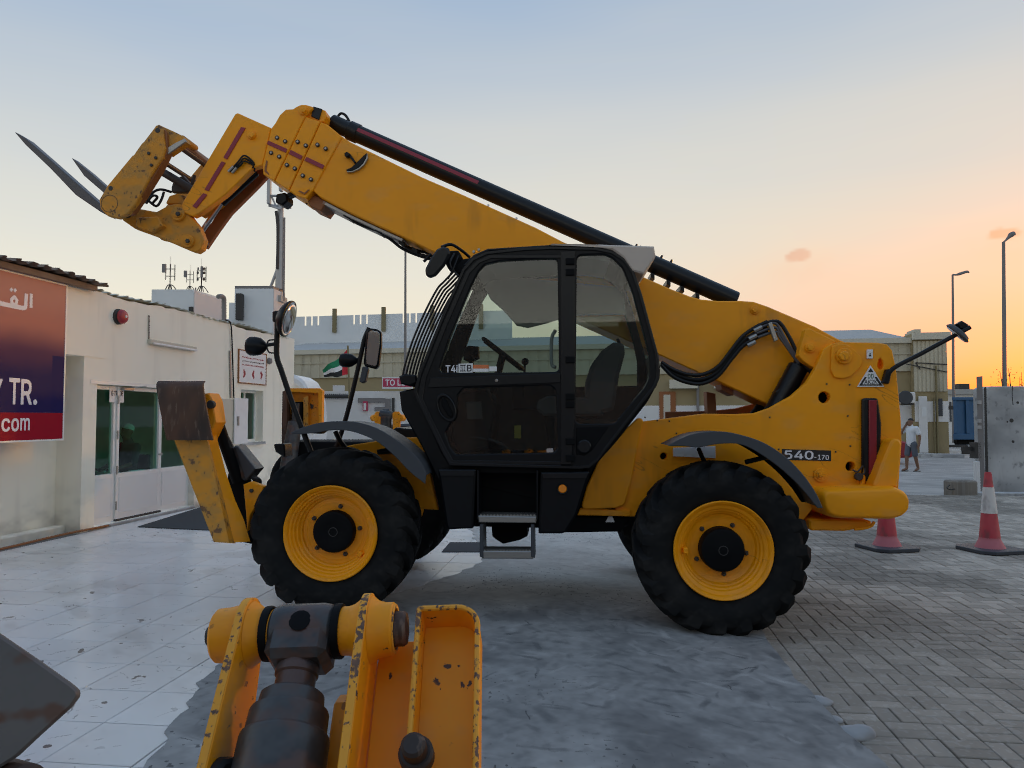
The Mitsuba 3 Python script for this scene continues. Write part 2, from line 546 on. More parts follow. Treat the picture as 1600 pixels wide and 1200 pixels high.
def build_materials():
    pbr('yellow_paint', yellow_color, .42, spec=.25, clearcoat=.2, clearcoat_gloss=.8)
    pbr('worn_yellow', worn_color, .6)
    pbr('fore_yellow', fore_color, .42, spec=.3, bump=lambda p, n, uv: fbm(p.x * 30, p.y * 30, p.z * 30), scale=.0012)
    pbr('worn_edge', edge_color, .6)
    pbr('orange_brown', (.26, .09, .025), .55)
    pbr('rusty_plate', rust_color, .55, metal=.2)
    pbr('grey_steel', steel_color, .5, metal=.25)
    pbr('fork_steel', (.10, .095, .10), .42, metal=.55)
    pbr('chrome', (.62, .62, .63), .16, metal=1.0)
    pbr('bare_metal', (.36, .35, .33), .38, metal=.8)
    pbr('copper_rod', (.42, .22, .13), .4, metal=.6)
    pbr('rubber', rubber_color, .75, spec=.2, bump=lambda p, n, uv: noise(p.x * 90, p.y * 90, p.z * 90), scale=.0006)
    pbr('black_plastic', (.004, .005, .007), .36, spec=.22)
    pbr('black_matt', (.003, .0035, .0045), .6, spec=.12)
    pbr('black_seal', (.008, .009, .011), .3, spec=.3)
    pbr('dark_grey_plastic', (.050, .056, .066), .45, spec=.35)
    pbr('hose', (.008, .009, .010), .42, spec=.3)
    pbr('greasy_black', grease_color, .38, spec=.5, bump=lambda p, n, uv: fbm(p.x * 40, p.y * 40, p.z * 40), scale=.0012)
    pbr('roof_cap', (.50, .43, .37), .5)
    pbr('interior_grey', (.27, .28, .27), .7)
    pbr('seat_fabric', (.045, .045, .048), .85, sheen=.3)
    pbr('red_stripe', (.26, .018, .035), .45)
    pbr('red_lens', (.22, .008, .02), .2, clearcoat=.6)
    pbr('amber_lens', (.80, .24, .01), .22, clearcoat=.6)
    pbr('label_white', (.72, .72, .72), .5)
    pbr('label_yellow', (.55, .45, .05), .5)
    pbr('label_orange', (.62, .17, .06), .5)
    pbr('label_black', (.012, .012, .014), .45)
    pbr('letter_white', (.76, .76, .80), .5)
    pbr('letter_dark', (.03, .03, .035), .5)
    pbr('letter_green', (.02, .10, .05), .5)
    pbr('mirror_glass', (.88, .88, .88), .03, metal=1.0)
    pbr('lens_clear', (.45, .45, .46), .12, metal=.4, clearcoat=1.0)
    pbr('plaster', wall_color, .85, spec=.2, bump=wall_bump, scale=.004)
    pbr('white_frame', paint_white, .4)
    pbr('grey_panel', (.72, .74, .74), .45)
    pbr('banner', sign_color, .55, spec=.12)
    pbr('banner_red', (.33, .004, .022), .55, spec=.12)
    pbr('rust_sheet', corr_rust, .75)
    pbr('grey_sheet', (.33, .33, .32), .6)
    pbr('tile', tile_color, tile_rough, spec=.85)
    pbr('grout', (.12, .115, .11), .9)
    pbr('concrete', concrete_color, .92, spec=.08, bump=concrete_bump, scale=.0022)
    for i, k in enumerate((1.0, .86, 1.13, .95)):
        pbr(f'paver_{"abcd"[i]}', (lambda q: lambda p, n, uv: paver_color(p, n, uv) * q)(k), .82, spec=.25, bump=lambda p, n, uv: noise(p.x * 70, p.y * 70, 3), scale=.0015)
    scene['mat_paver_far'] = {'type': 'twosided', 'bsdf': {'type': 'principled', 'base_color': {'type': 'mesh_attribute', 'name': 'vertex_color'}, 'roughness': .82, 'specular': .25}}
    pbr('joint_sand', (.045, .042, .038), .95, spec=.1)
    pbr('road', road_color, .85, spec=.25)
    pbr('sand', sand_color, .95, spec=.1)
    pbr('slab', slab_color, .85, spec=.2, bump=wall_bump, scale=.006)
    pbr('cladding', clad_color, .6)
    pbr('pale_sheet', (.52, .49, .40), .6)
    pbr('blue_grey', lambda p, n, uv: mix((.62, .65, .67), (.70, .72, .73), fbm(p.x * 1.1, p.y * 1.1, p.z * 1.4, 4)), .8)
    pbr('beige', lambda p, n, uv: mix((.27, .215, .115), (.33, .265, .15), fbm(p.x * .9, p.y * .9, p.z * .7, 4)), .85)
    pbr('far_shade', (.12, .13, .14), .9)
    pbr('far_white', lambda p, n, uv: mix((.60, .60, .60), (.70, .695, .68), fbm(p.x * .8, p.y * .8, p.z * .8, 4)), .8)
    pbr('pink_white', (.62, .58, .57), .8)
    pbr('olive_post', (.20, .165, .085), .7)
    pbr('galvanised', (.38, .38, .39), .45, metal=.5)
    pbr('pole_grey', (.20, .19, .19), .6, metal=.2)
    pbr('dark_iron', (.035, .033, .032), .6)
    pbr('blue_paint', lambda p, n, uv: mix((.018, .085, .19), (.03, .11, .23), fbm(p.x, p.y, p.z)), .5)
    pbr('car_white', (.72, .72, .73), .25, clearcoat=1.0)
    pbr('car_red', (.30, .02, .025), .25, clearcoat=1.0)
    pbr('dark_glass', (.02, .022, .025), .08, clearcoat=1.0)
    pbr('cone_red', lambda p, n, uv: mix(mix((.42, .022, .045), (.52, .08, .09), fbm(p.x * 9, p.y * 9, p.z * 5)), (.16, .07, .07), sm(.55, .75, fbm(p.x * 14, p.y * 14, p.z * 6, 4)) * .6), .5)
    pbr('cone_faded', (.46, .13, .15), .6)
    pbr('cone_white', lambda p, n, uv: mix((.62, .60, .57), (.42, .40, .38), sm(.5, .75, fbm(p.x * 18, p.y * 18, p.z * 7))), .45)
    pbr('bell_red', (.33, .02, .03), .3, clearcoat=.5)
    pbr('mat_dark', (.055, .058, .062), .95, bump=lambda p, n, uv: noise(p.x * 120, p.y * 40, 0), scale=.004)
    pbr('skin', (.20, .105, .065), .55)
    pbr('hair', (.012, .010, .009), .6)
    pbr('shirt_white', (.66, .69, .72), .85)
    pbr('denim', (.10, .115, .14), .9)
    pbr('shirt_dark', (.05, .06, .07), .9)
    pbr('cap_white', (.72, .72, .70), .8)
    pbr('sandal', (.03, .025, .02), .7)
    pbr('flag_red', (.55, .02, .035), .7)
    pbr('flag_green', (.01, .20, .09), .7)
    pbr('flag_white', (.72, .72, .72), .7)
    pbr('flag_black', (.014, .014, .016), .7)
    pbr('bark', (.11, .085, .065), .9)
    pbr('pink_sign', (.42, .035, .09), .5)
    pbr('tinted_room', (.82, .84, .82), .9)
    pbr('carriage_steel', (.055, .045, .042), .5, metal=.3)
    scene['mat_leaf'] = {'type': 'principledthin', 'base_color': rgb((.075, .095, .05)), 'roughness': .6, 'diff_trans': .5}
    for nm, tr, rf in (('cab_glass', (.62, .71, .68), 1.0), ('green_glass', (.38, .80, .64), .6), ('clear_glass', (.8, .84, .82), 1.0)):
        scene['mat_' + nm] = {'type': 'thindielectric', 'int_ior': 1.5, 'specular_transmittance': rgb(tr), 'specular_reflectance': rgb((rf, rf, rf))}


build_materials()

# ------------------------------------------------------------------ the setting: ground, road, paving, tiles, concrete slab
def site(px, py, z):
    return hit(SITE, 2, z, px, py)[:2]


def in_view(p, pad=40):
    q = np.asarray(p, float) - EYE
    d = q @ F_
    if d < .3:
        return False
    x, y = 800 + FOC * q[0] / d, 600 - FOC * (q @ U_) / d
    return -pad < x < 1600 + pad and -pad < y < 1200 + pad


structure('ground', box(-900, 900, -60, 1500, -1.0, -.17), 'sand')
structure('road', box(-70, 90, 18.2, 46, -.165, -.13), 'road', m=SITE)

APRON = [on_z(*p)[:2] for p in ((1190, 985, .05), (1230, 1040, .05), (1262, 1078, .05), (1290, 1106, .05), (1312, 1138, .05), (1340, 1160, .05), (1390, 1200, .05))]
APRON = [np.array([2.05, 11.8]), np.array([1.98, 8.6]), np.array([1.90, 7.0])] + APRON + [np.array([1.62, 2.6]), np.array([1.55, 1.4])]
APRON_LEFT = [on_z(*p, .1)[:2] for p in ((225, 1200), (262, 1140), (318, 1065), (372, 1000), (440, 960), (505, 936), (560, 934), (628, 927), (690, 905), (735, 889), (752, 878), (757, 862), (744, 848))]
APRON_LEFT = [np.array([-1.35, 1.4]), np.array([-1.5, 2.6])] + APRON_LEFT + [np.array([-.75, 11.8])]


def slab_z(x):
    return .107 - .057 * sstep(.35, 1.75, x)


def ragged(line, n, amp, seed):
    p = np.array(line)
    L = np.concatenate([[0], np.cumsum(np.linalg.norm(np.diff(p, axis=0), axis=1))])
    s = np.linspace(0, L[-1], n)
    q = np.stack([np.interp(s, L, p[:, 0]), np.interp(s, L, p[:, 1])], 1)
    q[:, 0] += (meshkit.fbm(np.stack([s * 5, s * 0, s * 0], 1) + seed, 4) - .5) * amp
    return q


def build_slab():
    k = 150
    r, l = ragged(APRON, k, .05, 3), ragged(APRON_LEFT, k, .16, 9)
    m = 60
    t = np.linspace(0, 1, m)
    g = l[:, None, :] * (1 - t)[None, :, None] + r[::-1][:, None, :] * 0
    order = r if abs(r[0][1] - l[0][1]) < abs(r[-1][1] - l[0][1]) else r[::-1]
    g = l[:, None, :] * (1 - t)[None, :, None] + order[:, None, :] * t[None, :, None]
    p = g.reshape(-1, 2)
    z = slab_z(p[:, 0]) + (meshkit.fbm(np.column_stack([p * 1.7, p[:, 0] * 0]), 3) - .5) * .008
    v = np.column_stack([p, z])
    f = []
    for i in range(k - 1):
        for j in range(m - 1):
            a = i * m + j
            f += [[a, a + m, a + m + 1], [a, a + m + 1, a + 1]]
    top = upward(trimesh.Trimesh(v, np.array(f), process=False))
    rim = [i * m for i in range(k)], [i * m + m - 1 for i in range(k)]
    parts = [top]
    for row in rim:                                     # the broken edge falls to what lies below
        e = v[row]
        drop = np.column_stack([e[:, :2], np.full(len(e), -.06)])
        n = len(e)
        q = np.array([[i, i + 1, n + i + 1] for i in range(n - 1)] + [[i, n + i + 1, n + i] for i in range(n - 1)])
        parts.append(trimesh.Trimesh(np.vstack([e, drop]), q, process=False))
    return join(parts)


structure('concrete_slab', build_slab(), 'concrete', smooth=20)

# broken lumps along the slab's edge
rubble = [((1276, 1100), .07, 'broken concrete lump on the slab edge, farthest of the three'), ((1302, 1128), .045, 'small broken concrete lump on the slab edge, middle of the three'), ((1335, 1150), .09, 'largest broken concrete lump on the slab edge, nearest of the three')]
for (px, py), s, lb in rubble:
    p = on_z(px, py, 0)
    l_ = trimesh.creation.icosphere(2, s)
    l_.vertices *= [1.3, .8, .45]
    l_.vertices *= (.75 + .5 * meshkit.noise(l_.vertices * 18 + px)[:, None])
    l_.apply_translation([p[0], p[1], .01])
    k = add('concrete_lump', l_, 'slab', smooth=25)
    labels[k] = {'label': lb, 'category': 'rubble', 'group': 'lumps of broken concrete at the slab edge'}

# tiles: each one laid on a grout bed
PITCH_T = .425
structure('tiled_floor', box(-7.05, -1.0, 1.2, 15.0, -.16, .082), 'grout', m=SITE)
TILE = box(-.2093, .2093, -.2093, .2093, -.017, 0, .0015)
tile_ply = mikit.ply(TILE, 'mat_tile', smooth=False)
tr = random.Random(3)
left_poly = Polygon(np.vstack([ragged(APRON_LEFT, 80, .1, 9), [[9, 11.8], [9, 1.4]]]))
left_in, rest = left_poly.buffer(-.30), []
for i in range(-10, 6):
    for j in range(-8, 26):
        e, n = -2.87 + PITCH_T * (i + .5), 4.40 + PITCH_T * (j + .5)
        w = world(SITE, (e, n, .1))
        if e > 1.6 or e < -6.75 or not in_view(w, 1600) or left_in.contains(Point(w[0], w[1])):
            continue
        if not in_view(w, 60):
            q = TILE.copy()
            q.apply_translation([e, n, .1 + tr.uniform(-.0012, .0008)])
            rest.append(q)
            continue
        k = number('tiled_floor__tile')
        scene[k] = {**tile_ply, 'to_world': T(SITE.tolist()).translate([e, n, .1 + tr.uniform(-.0012, .0008)]).rotate([0, 0, 1], tr.uniform(-.25, .25)).rotate([1, 0, 0], tr.uniform(-.12, .12))}
labels[add('other_tiles', join(rest), 'tile', 'tiled_floor', SITE, smooth=False)] = {'kind': 'stuff'}

# brick paving in basket weave: two bricks side by side in every 20 cm square
structure('paving', box(-.2, 16, 1.2, 16.9, -.17, -.062), 'joint_sand', m=SITE)
BRICK = box(-.0965, .0965, -.0475, .0475, -.055, 0, .004)
brick_ply = [mikit.ply(BRICK, f'mat_paver_{q}', smooth=False) for q in 'abcd']
apron_poly = Polygon(APRON + [np.array([-3, 1.4]), np.array([-3, 11.8])])
spots, apron_in = [], apron_poly.buffer(-.12)
for i in range(-10, 70):
    for j in range(-14, 66):
        e, n = 1.45 + .2 * (i + .5), 4.28 + .2 * (j + .5)
        for s in (-1, 1):
            along = (i + j) % 2
            x, y = (e, n + s * .05) if along else (e + s * .05, n)
            w = world(SITE, (x, y, 0))
            if e > 13.5 or n > 16.6 or not in_view(w, 1300) or apron_in.contains(Point(w[0], w[1])):
                continue
            spots.append((np.hypot(w[0], w[1]) + (0 if in_view(w, 60) else 1000), x, y, 0 if along else 90))
spots.sort()
pr = random.Random(11)
far_v, far_f, far_c = [], [], []
TEMPL = box(-.0965, .0965, -.0475, .0475, -.055, 0, .004)
for c, (d, x, y, rot) in enumerate(spots):
    dz, yaw_, tilt_ = pr.uniform(-.003, .003), pr.uniform(-.7, .7), pr.uniform(-.5, .5)
    dz += .012 * (meshkit.noise(np.array([[x * .7, y * .7, 0]]))[0] - .5)
    if c < 300:
        k = number('paving__brick')
        scene[k] = {**brick_ply[pr.randrange(4)], 'to_world': T(SITE.tolist()).translate([x, y, dz]).rotate([0, 0, 1], rot + yaw_).rotate([1, 0, 0], tilt_)}
    else:
        a = math.radians(rot + yaw_)
        v = TEMPL.vertices @ np.array([[math.cos(a), math.sin(a), 0], [-math.sin(a), math.cos(a), 0], [0, 0, 1]]) + [x, y, dz]
        far_f.append(TEMPL.faces + len(far_v) * len(v))
        far_v.append(v)
        stain = .62 + .38 * sstep(.35, .6, meshkit.fbm(np.array([[x * .75 + 4, y * 1.1, 2]]), 3)[0])
        far_c.append(np.tile(np.array([.295, .26, .22]) * pr.choice((1, .86, 1.13, .95, 1.22)) * (1.18 - .18 * (1 - stain)) * stain, (len(v), 1)))
fm = trimesh.Trimesh(np.vstack(far_v), np.vstack(far_f), process=False)
fm.apply_transform(SITE)
scene['paving__far_bricks'] = mikit.ply(fm, 'mat_paver_far', smooth=False, color=np.vstack(far_c))
labels['paving__far_bricks'] = {'kind': 'stuff'}
structure('drain_strip', box(7.2, 16, 16.9, 17.25, -.17, .03), 'slab', m=SITE)
structure('forecourt', box(-3, 40, 17.25, 25.5, -.17, -.10), 'road', m=SITE)

# ------------------------------------------------------------------ the white office on the left, in the site frame
WE = -6.78


def wp(px, py, e=WE):
    return hit(SITE, 0, e, px, py)[1:]


def ewall(pts, e0, e1, b=0.0, r=0.0, holes=()):
    """An outline in (n, z) extruded along e."""
    t = prism(pts, e0, e1, b, r, holes)
    v = t.vertices.copy()
    t.vertices = v[:, [2, 0, 1]]
    return fixed(t)


def rect(a, b):
    return [(a[0], a[1]), (b[0], a[1]), (b[0], b[1]), (a[0], b[1])]


def nz(n0, n1, z0, z1):
    return [(n0, z0), (n1, z0), (n1, z1), (n0, z1)]


OFFICE = thing('office_building', 'low white plastered office with green glazed doors on the left of the yard', 'building')
N0, NP, N1 = 3.5, wp(128, 700)[0], wp(460, 529)[0]
top = [(n, 3.31 + .03 * math.sin(n * 1.7) + .03 * (meshkit.noise(np.array([[n * 6.0, 0, 0]]))[0] - .5)) for n in np.linspace(N1, NP, 60)]
DOOR = nz(wp(141, 700)[0], wp(304, 700)[0], .13, 2.05)
WIN = nz(wp(376, 650)[0], wp(411, 650)[0], 1.12, 2.13)
add('wall', ewall([(NP, 0), (N1, 0)] + top, WE, WE - .24, 0, 0, [DOOR, WIN]), 'plaster', OFFICE, SITE, smooth=False)
zb = wp(128, 556)[1]
add('wall', ewall([(N0, zb), (NP + .42, zb), (NP + .42, 3.30), (N0, 3.30)], WE + .012, WE - .3), 'plaster', OFFICE, SITE, smooth=False)  # beam over the recess
add('wall', box(WE - .62, WE - .36, N0, NP + .1, 0, 3.2), 'plaster', OFFICE, SITE, smooth=False)                                        # recessed wall under the sign
add('wall', box(WE - .36, WE - .006, NP, NP + .28, 0, zb - .002), 'plaster', OFFICE, SITE, smooth=False)
add('wall', box(WE - 5.5, WE - .24, N1 - .24, N1 - .003, 0, 3.29), 'plaster', OFFICE, SITE, smooth=False)
add('plinth', box(WE - .36, WE - .20, N0, NP - .002, .05, .19, .015), 'plaster', OFFICE, SITE)
add('roof', box(WE - 5.5, WE - .05, N0, N1 - .1, 3.02, 3.2), 'grey_sheet', OFFICE, SITE, smooth=False)


def corrugated(n0, n1, e_front, e_back, z_front, z_back, pitch, amp, jag, seed):
    nn = int((n1 - n0) / pitch * 10)
    rr = random.Random(seed)
    j = [rr.uniform(-jag, jag) for _ in range(nn + 1)]

    def fn(s, t):
        n = n0 + (n1 - n0) * s
        idx = np.clip((s * nn).round().astype(int), 0, nn)
        wave = amp * np.sin((n - n0) / pitch * 2 * PI)
        bend = .02 * np.sin(n * 2.3 + 1) * (1 - t)
        e = e_front + (e_back - e_front) * t + np.array(j)[idx] * (t == 0)
        return np.column_stack([e, n, z_front + (z_back - z_front) * t + wave + bend])
    a = sheet(nn, 4, fn)
    b = a.copy()
    b.vertices[:, 2] -= .006
    return join(a, b)


add('roof_sheet', corrugated(N0, wp(147, 455)[0], WE + .22, WE - 2.2, 3.375, 3.55, .215, .024, .03, 4), 'rust_sheet', OFFICE, SITE, smooth=40)
add('fascia_board', box(WE + .05, WE + .12, N0, wp(140, 455)[0], 3.275, 3.35, .006), 'rust_sheet', OFFICE, SITE)
add('roof_sheet', corrugated(wp(150, 455)[0], N1 - .4, WE + .02, WE - 2.2, 3.335, 3.36, .19, .016, .05, 5), 'pale_sheet', OFFICE, SITE, smooth=40)

# door set: fixed pane, door leaf, fixed pane
nA, nB, nC, nD = DOOR[0][0], wp(190, 700)[0], wp(258, 700)[0], DOOR[1][0]
zr = wp(160, 743)[1]
for (a, b, z0, name, lab) in ((nA, nB, .13, 'side_light', 'fixed glazed panel left of the office door'), (nB, nC, .16, 'door', 'white framed door leaf with green glass'), (nC, nD, .13, 'side_light', 'fixed glazed panel right of the office door')):
    z1 = 2.04
    f = .055
    d0 = WE - .10 + (.02 if name == 'door' else 0)
    k = add(name, ewall(nz(a + .004, b - .004, z0, z1), d0, d0 - .05, .004, 0, [nz(a + f, b - f, zr, z1 - f)]), 'white_frame', OFFICE, SITE, label=lab)
    add('lower_panel', ewall(nz(a + f + .02, b - f - .02, z0 + .09, zr - .06), d0 + .005, d0 - .01, .004), 'grey_panel', k, SITE)
    add('pane', flat([(d0 - .03, *q) for q in nz(a + f - .004, b - f + .004, zr - .004, z1 - f + .004)]), 'green_glass', k, SITE, smooth=False)
    if name == 'door':
        for hz in (.35, .85, 1.35, 1.85):
            add('hinge', rod((d0 + .012, a + .005, hz - .06), (d0 + .012, a + .005, hz + .06), .012, n=8), 'bare_metal', k, SITE)
        add('handle', tube([(d0 + .01, b - .04, 1.03), (d0 + .06, b - .04, 1.03), (d0 + .065, b - .14, 1.03)], .011, 8, 3), 'bare_metal', k, SITE)
        add('closer', join(box(d0 + .006, d0 + .06, a + .06, a + .30, 1.985, 2.03, .006), tube([(d0 + .05, a + .2, 2.03), (d0 + .10, a + .5, 2.06), (d0 + .01, a + .62, 2.07)], .008, 6, 3)), 'bare_metal', k, SITE)
        add('threshold', box(d0 - .05, d0 + .03, a, b, .115, .158), 'dark_iron', k, SITE)
add('door_step', box(WE - .24, WE + .03, nA, nD, .06, .128, .008), 'slab', OFFICE, SITE)
add('door_head', ewall(nz(nA - .03, nD + .02, 2.052, 2.10), WE + .006, WE - .08, .003), 'white_frame', OFFICE, SITE)
# the room behind the glass
add('room', join(box(WE - 3.2, WE - 3.1, nA - 2, N1 - .3, .1, 2.9), box(WE - 3.1, WE - .25, nA - 2.1, nA - 2, .1, 2.9), box(WE - 3.1, WE - .25, nA - 2, N1 - .3, .05, .1)), 'tinted_room', OFFICE, SITE, smooth=False)
# window right of the notice board
wa, wb = WIN[0][0], WIN[1][0]
k = add('window', ewall(nz(wa + .004, wb - .004, 1.124, 2.126), WE - .16, WE - .20, .004, 0, [nz(wa + .05, (wa + wb) / 2 - .02, 1.17, 2.08), nz((wa + wb) / 2 + .02, wb - .05, 1.17, 2.08)]), 'white_frame', OFFICE, SITE)
add('pane', flat([(WE - .18, *q) for q in nz(wa + .05, wb - .05, 1.17, 2.08)]), 'green_glass', k, SITE, smooth=False)
add('sill', ewall(nz(wa - .02, wb + .02, 1.07, 1.118), WE + .05, WE - .14, .006), 'slab', k, SITE)
add('cable', tube([(WE + .03, *wp(350, 500)), (WE + .04, *wp(357, 505)), (WE + .03, *wp(360, 530)), (WE + .03, *wp(361, 560)), (WE + .03, *wp(363, 622))], .013, 7, 5), 'hose', OFFICE, SITE)
add('conduit', tube([(WE + .02, *wp(357.5, 548)), (WE + .02, *wp(358.5, 600)), (WE + .02, *wp(359, 622))], .016, 7, 2), 'bare_metal', OFFICE, SITE)
add('base_pipe', tube([(WE + .05, n, .125 + .006 * math.sin(n * 3)) for n in np.linspace(N0, NP + .5, 14)], .014, 7, 3), 'orange_brown', OFFICE, SITE)

# shop sign
sa, sb = wp(97, 449), wp(93, 683)
NS = 8.83
SIGN = thing('shop_sign', 'large printed sign with white lettering over orange, purple and red bands on office wall', 'sign')
zs0, zs1, zred = wp(50, 687)[1], 3.255, wp(60, 645)[1]
SE = WE + .05
add('panel', ewall(nz(4.6, NS, zred, zs1), SE, WE + .015), 'banner', SIGN, SITE, smooth=False)
add('panel', ewall(nz(4.6, NS, zs0, zred - .0005), SE, WE + .015), 'banner_red', SIGN, SITE, smooth=False)
add('frame', join(ewall(nz(NS + .0005, NS + .02, zs0 - .02, zs1 + .02), SE + .006, WE + .013), ewall(nz(4.6, NS, zs1 + .0005, zs1 + .02), SE + .006, WE + .013), ewall(nz(4.6, NS, zs0 - .02, zs0 - .0005), SE + .006, WE + .013)), 'white_frame', SIGN, SITE, smooth=False)


def on_wall(n, z, e=SE):
    m = np.eye(4)
    m[:3, 0], m[:3, 1], m[:3, 2], m[:3, 3] = (0, 1, 0), (0, 0, 1), (1, 0, 0), (e + .001, n, z)
    return SITE @ m


def fit(text, p0, p1, ytop, e=SE, gap=0):
    """Lettering whose line runs between two pixels of the wall and whose capitals reach up to the row ytop."""
    a, b = wp(*p0, e), wp(*p1, e)
    h = wp(p0[0], ytop, e)[1] - a[1]
    t = meshkit.text_mesh(text, h, .003, True)
    w = t.bounds[1][0] - t.bounds[0][0]
    t.vertices = t.vertices * [(b[0] - a[0]) / w, 1, 1] - [t.bounds[0][0] * (b[0] - a[0]) / w, 0, 0]
    t.apply_transform(on_wall(a[0], a[1], e))
    return t


for ch, x0, x1, yb, yt in (('Y', -14, 2.5, 631, 592), ('T', 13, 30, 630.5, 591), ('R', 32, 49, 631, 593), ('.', 51.5, 57.5, 631, 596)):
    add('letter', fit(ch, (x0, yb), (x1, yb), yt), 'letter_white', SIGN, smooth=False)
for ch, x0, x1, yb, yt in (('c', 1.5, 15, 673.5, 648), ('o', 17, 29, 673, 648), ('m', 31, 46, 672, 647.5), ('.', -5, -1, 674, 650)):
    add('letter', fit(ch, (x0, yb), (x1, yb), yt), 'letter_white', SIGN, smooth=False)


def strokes(lines, dots=()):
    """Brush strokes given as pixel paths with a width in metres."""
    g = [LineString([wp(*q, SE) for q in l]).buffer(w, cap_style=c) for l, w, c in lines] + [Polygon([wp(*q, SE) for q in d]) for d in dots]
    u = union_all(g)
    return [ewall(np.array(q.exterior.coords)[:-1], SE + .001, SE + .004, 0, 0, [np.array(h.coords)[:-1] for h in q.interiors]) for q in getattr(u, 'geoms', [u])]


for q in strokes([([(48.5, 459), (48, 481)], .022, 2), ([(41, 459), (39.5, 480), (36, 481.5), (0, 474)], .026, 2), ([(0, 474), (-8, 470)], .03, 2), ([(22, 464), (17.5, 468), (18.5, 475), (25, 476), (26, 469), (22, 464)], .02, 1)],
                 [[(14.5, 452.5), (17.5, 449), (20.5, 452.5), (17.5, 456)], [(20.5, 453.5), (23.3, 450), (26, 453.5), (23.3, 457)]]):
    add('letter', q, 'letter_white', SIGN, SITE, smooth=False)

# small things on the wall
def wall_frame(px, py):
    n, z = wp(px, py)
    m = np.eye(4)
    m[:3, 3] = (WE, n, z)
    return SITE @ m


B = thing('alarm_bell', 'round red fire alarm bell on the white office wall', 'bell')
add('gong', lathe([(0, .05), (.092, .052), (.102, .062), (.10, .08), (.082, .108), (.045, .122), (0, .126)], 28, 'x'), 'bell_red', B, wall_frame(184, 495))
add('back_plate', lathe([(0, 0), (.11, 0), (.11, .03), (.08, .05), (0, .05)], 28, 'x'), 'dark_iron', B, wall_frame(184, 495))
add('centre_bolt', lathe([(0, .122), (.018, .122), (.018, .134), (0, .136)], 10, 'x'), 'label_white', B, wall_frame(184, 495))
L_ = thing('tube_light', 'narrow fluorescent tube fitting on the white office wall', 'light')
a, b = wp(230, 535), wp(303, 544)
add('housing', box(WE + .004, WE + .055, a[0], b[0], a[1] - .02, a[1] + .05, .008), 'pale_sheet', L_, SITE)
add('lamp_tube', rod((WE + .075, a[0] + .05, a[1] - .01), (WE + .075, b[0] - .05, a[1] - .01), .016, n=10), 'label_white', L_, SITE)
add('conduit', tube([(WE + .015, a[0] + .02, a[1] + .03), (WE + .015, a[0] + .01, wp(229, 492)[1])], .008, 6, 1), 'dark_iron', L_, SITE)
NB = thing('notice_board', 'white notice board with faded red writing above the office window', 'sign')
nb = nz(wp(372, 570)[0], wp(414, 570)[0], wp(374, 597)[1], wp(373, 547)[1])
add('board', ewall(nb, WE + .005, WE + .02), 'label_white', NB, SITE, smooth=False)
n0, n1, z0, z1 = nb[0][0], nb[1][0], nb[0][1], nb[2][1]
add('frame', ewall(nz(n0 - .02, n1 + .02, z0 - .02, z1 + .02), WE + .002, WE + .03, .003, 0, [nz(n0, n1, z0, z1)]), 'orange_brown', NB, SITE)
rr = random.Random(5)
for row, zz in enumerate((.78, .66, .54)):
    segs, x = [], n0 + .12
    while x < n1 - .12:
        w_ = rr.uniform(.02, .07)
        y = z0 + (z1 - z0) * zz + rr.uniform(-.006, .006)
        segs.append(ewall(nz(x, min(x + w_, n1 - .1), y, y + rr.uniform(.012, .03)), WE + .0205, WE + .022))
        x += w_ + rr.uniform(.008, .02)
    add('writing', join(segs), 'letter_dark' if row == 1 else 'red_stripe', NB, SITE, smooth=False)
for q in (.18, .52, .82):
    c = n0 + (n1 - n0) * q
    pts = [(c + .07 * math.cos(t) * (.6 + .4 * math.sin(3 * t + q * 9)), z0 + .17 + .085 * math.sin(t)) for t in np.linspace(0, 2 * PI, 15)[:-1]]
    add('print', ewall(pts, WE + .0205, WE + .022), 'red_stripe', NB, SITE, smooth=False)
EB = thing('electrical_box', 'pale grey metal electrical box with open door under the wall cables', 'box')
a, b = wp(335, 626), wp(372, 690)
add('case', ewall(nz(a[0], b[0], 1.13, 1.93), WE + .004, WE + .14, .008), 'pale_sheet', EB, SITE)
add('door', ewall(nz(a[0] + (b[0] - a[0]) * .46, b[0] + .03, 1.11, 1.95), WE + .15, WE + .175, .005), 'label_white', EB, SITE)
add('latch', box(WE + .176, WE + .20, a[0] + (b[0] - a[0]) * .55, a[0] + (b[0] - a[0]) * .6, 1.45, 1.62, .004), 'bare_metal', EB, SITE)
W2 = thing('wall_lamp', 'small round wall fitting beside the notice board', 'light')
add('body', lathe([(0, 0), (.06, 0), (.07, .03), (.05, .07), (0, .08)], 16, 'x'), 'pole_grey', W2, wall_frame(419, 564))
PN = thing('paper_notice', 'white paper notice taped to the green door glass', 'notice')
a, b = wp(171, 604, WE - .10), wp(193, 629, WE - .10)
add('sheet', ewall(rect(a, b), WE - .098, WE - .0955), 'label_white', PN, SITE, smooth=False)
t = meshkit.text_mesh('G TRADE', .07, .002, True)
t.vertices *= [(b[0] - a[0]) * .82 / t.bounds[1][0], 1, 1]
t.apply_transform(on_wall(a[0] + (b[0] - a[0]) * .1, b[1] + (a[1] - b[1]) * .42, WE - .0955))
add('lettering', t, 'letter_dark', PN, smooth=False)
DM = thing('door_mat', 'dark grey rubber mat on the tiles before the office door', 'mat')
mats = [site(222, 828, .1), site(330, 829, .1), site(345, 800, .1), site(306, 797, .1)]
add('mat', prism([site(215, 824, .1), site(345, 830, .1), site(380, 800, .1), site(318, 792, .1)], .1, .113, .003), 'mat_dark', DM, SITE)
TS = thing('loose_tile_strip', 'dark strip of missing floor tiles under the machine', 'tile')
add('strip', prism([site(690, 863, .1), site(752, 863, .1), site(752, 848, .1), site(703, 848, .1)], .1, .1075, .001), 'mat_dark', TS, SITE)


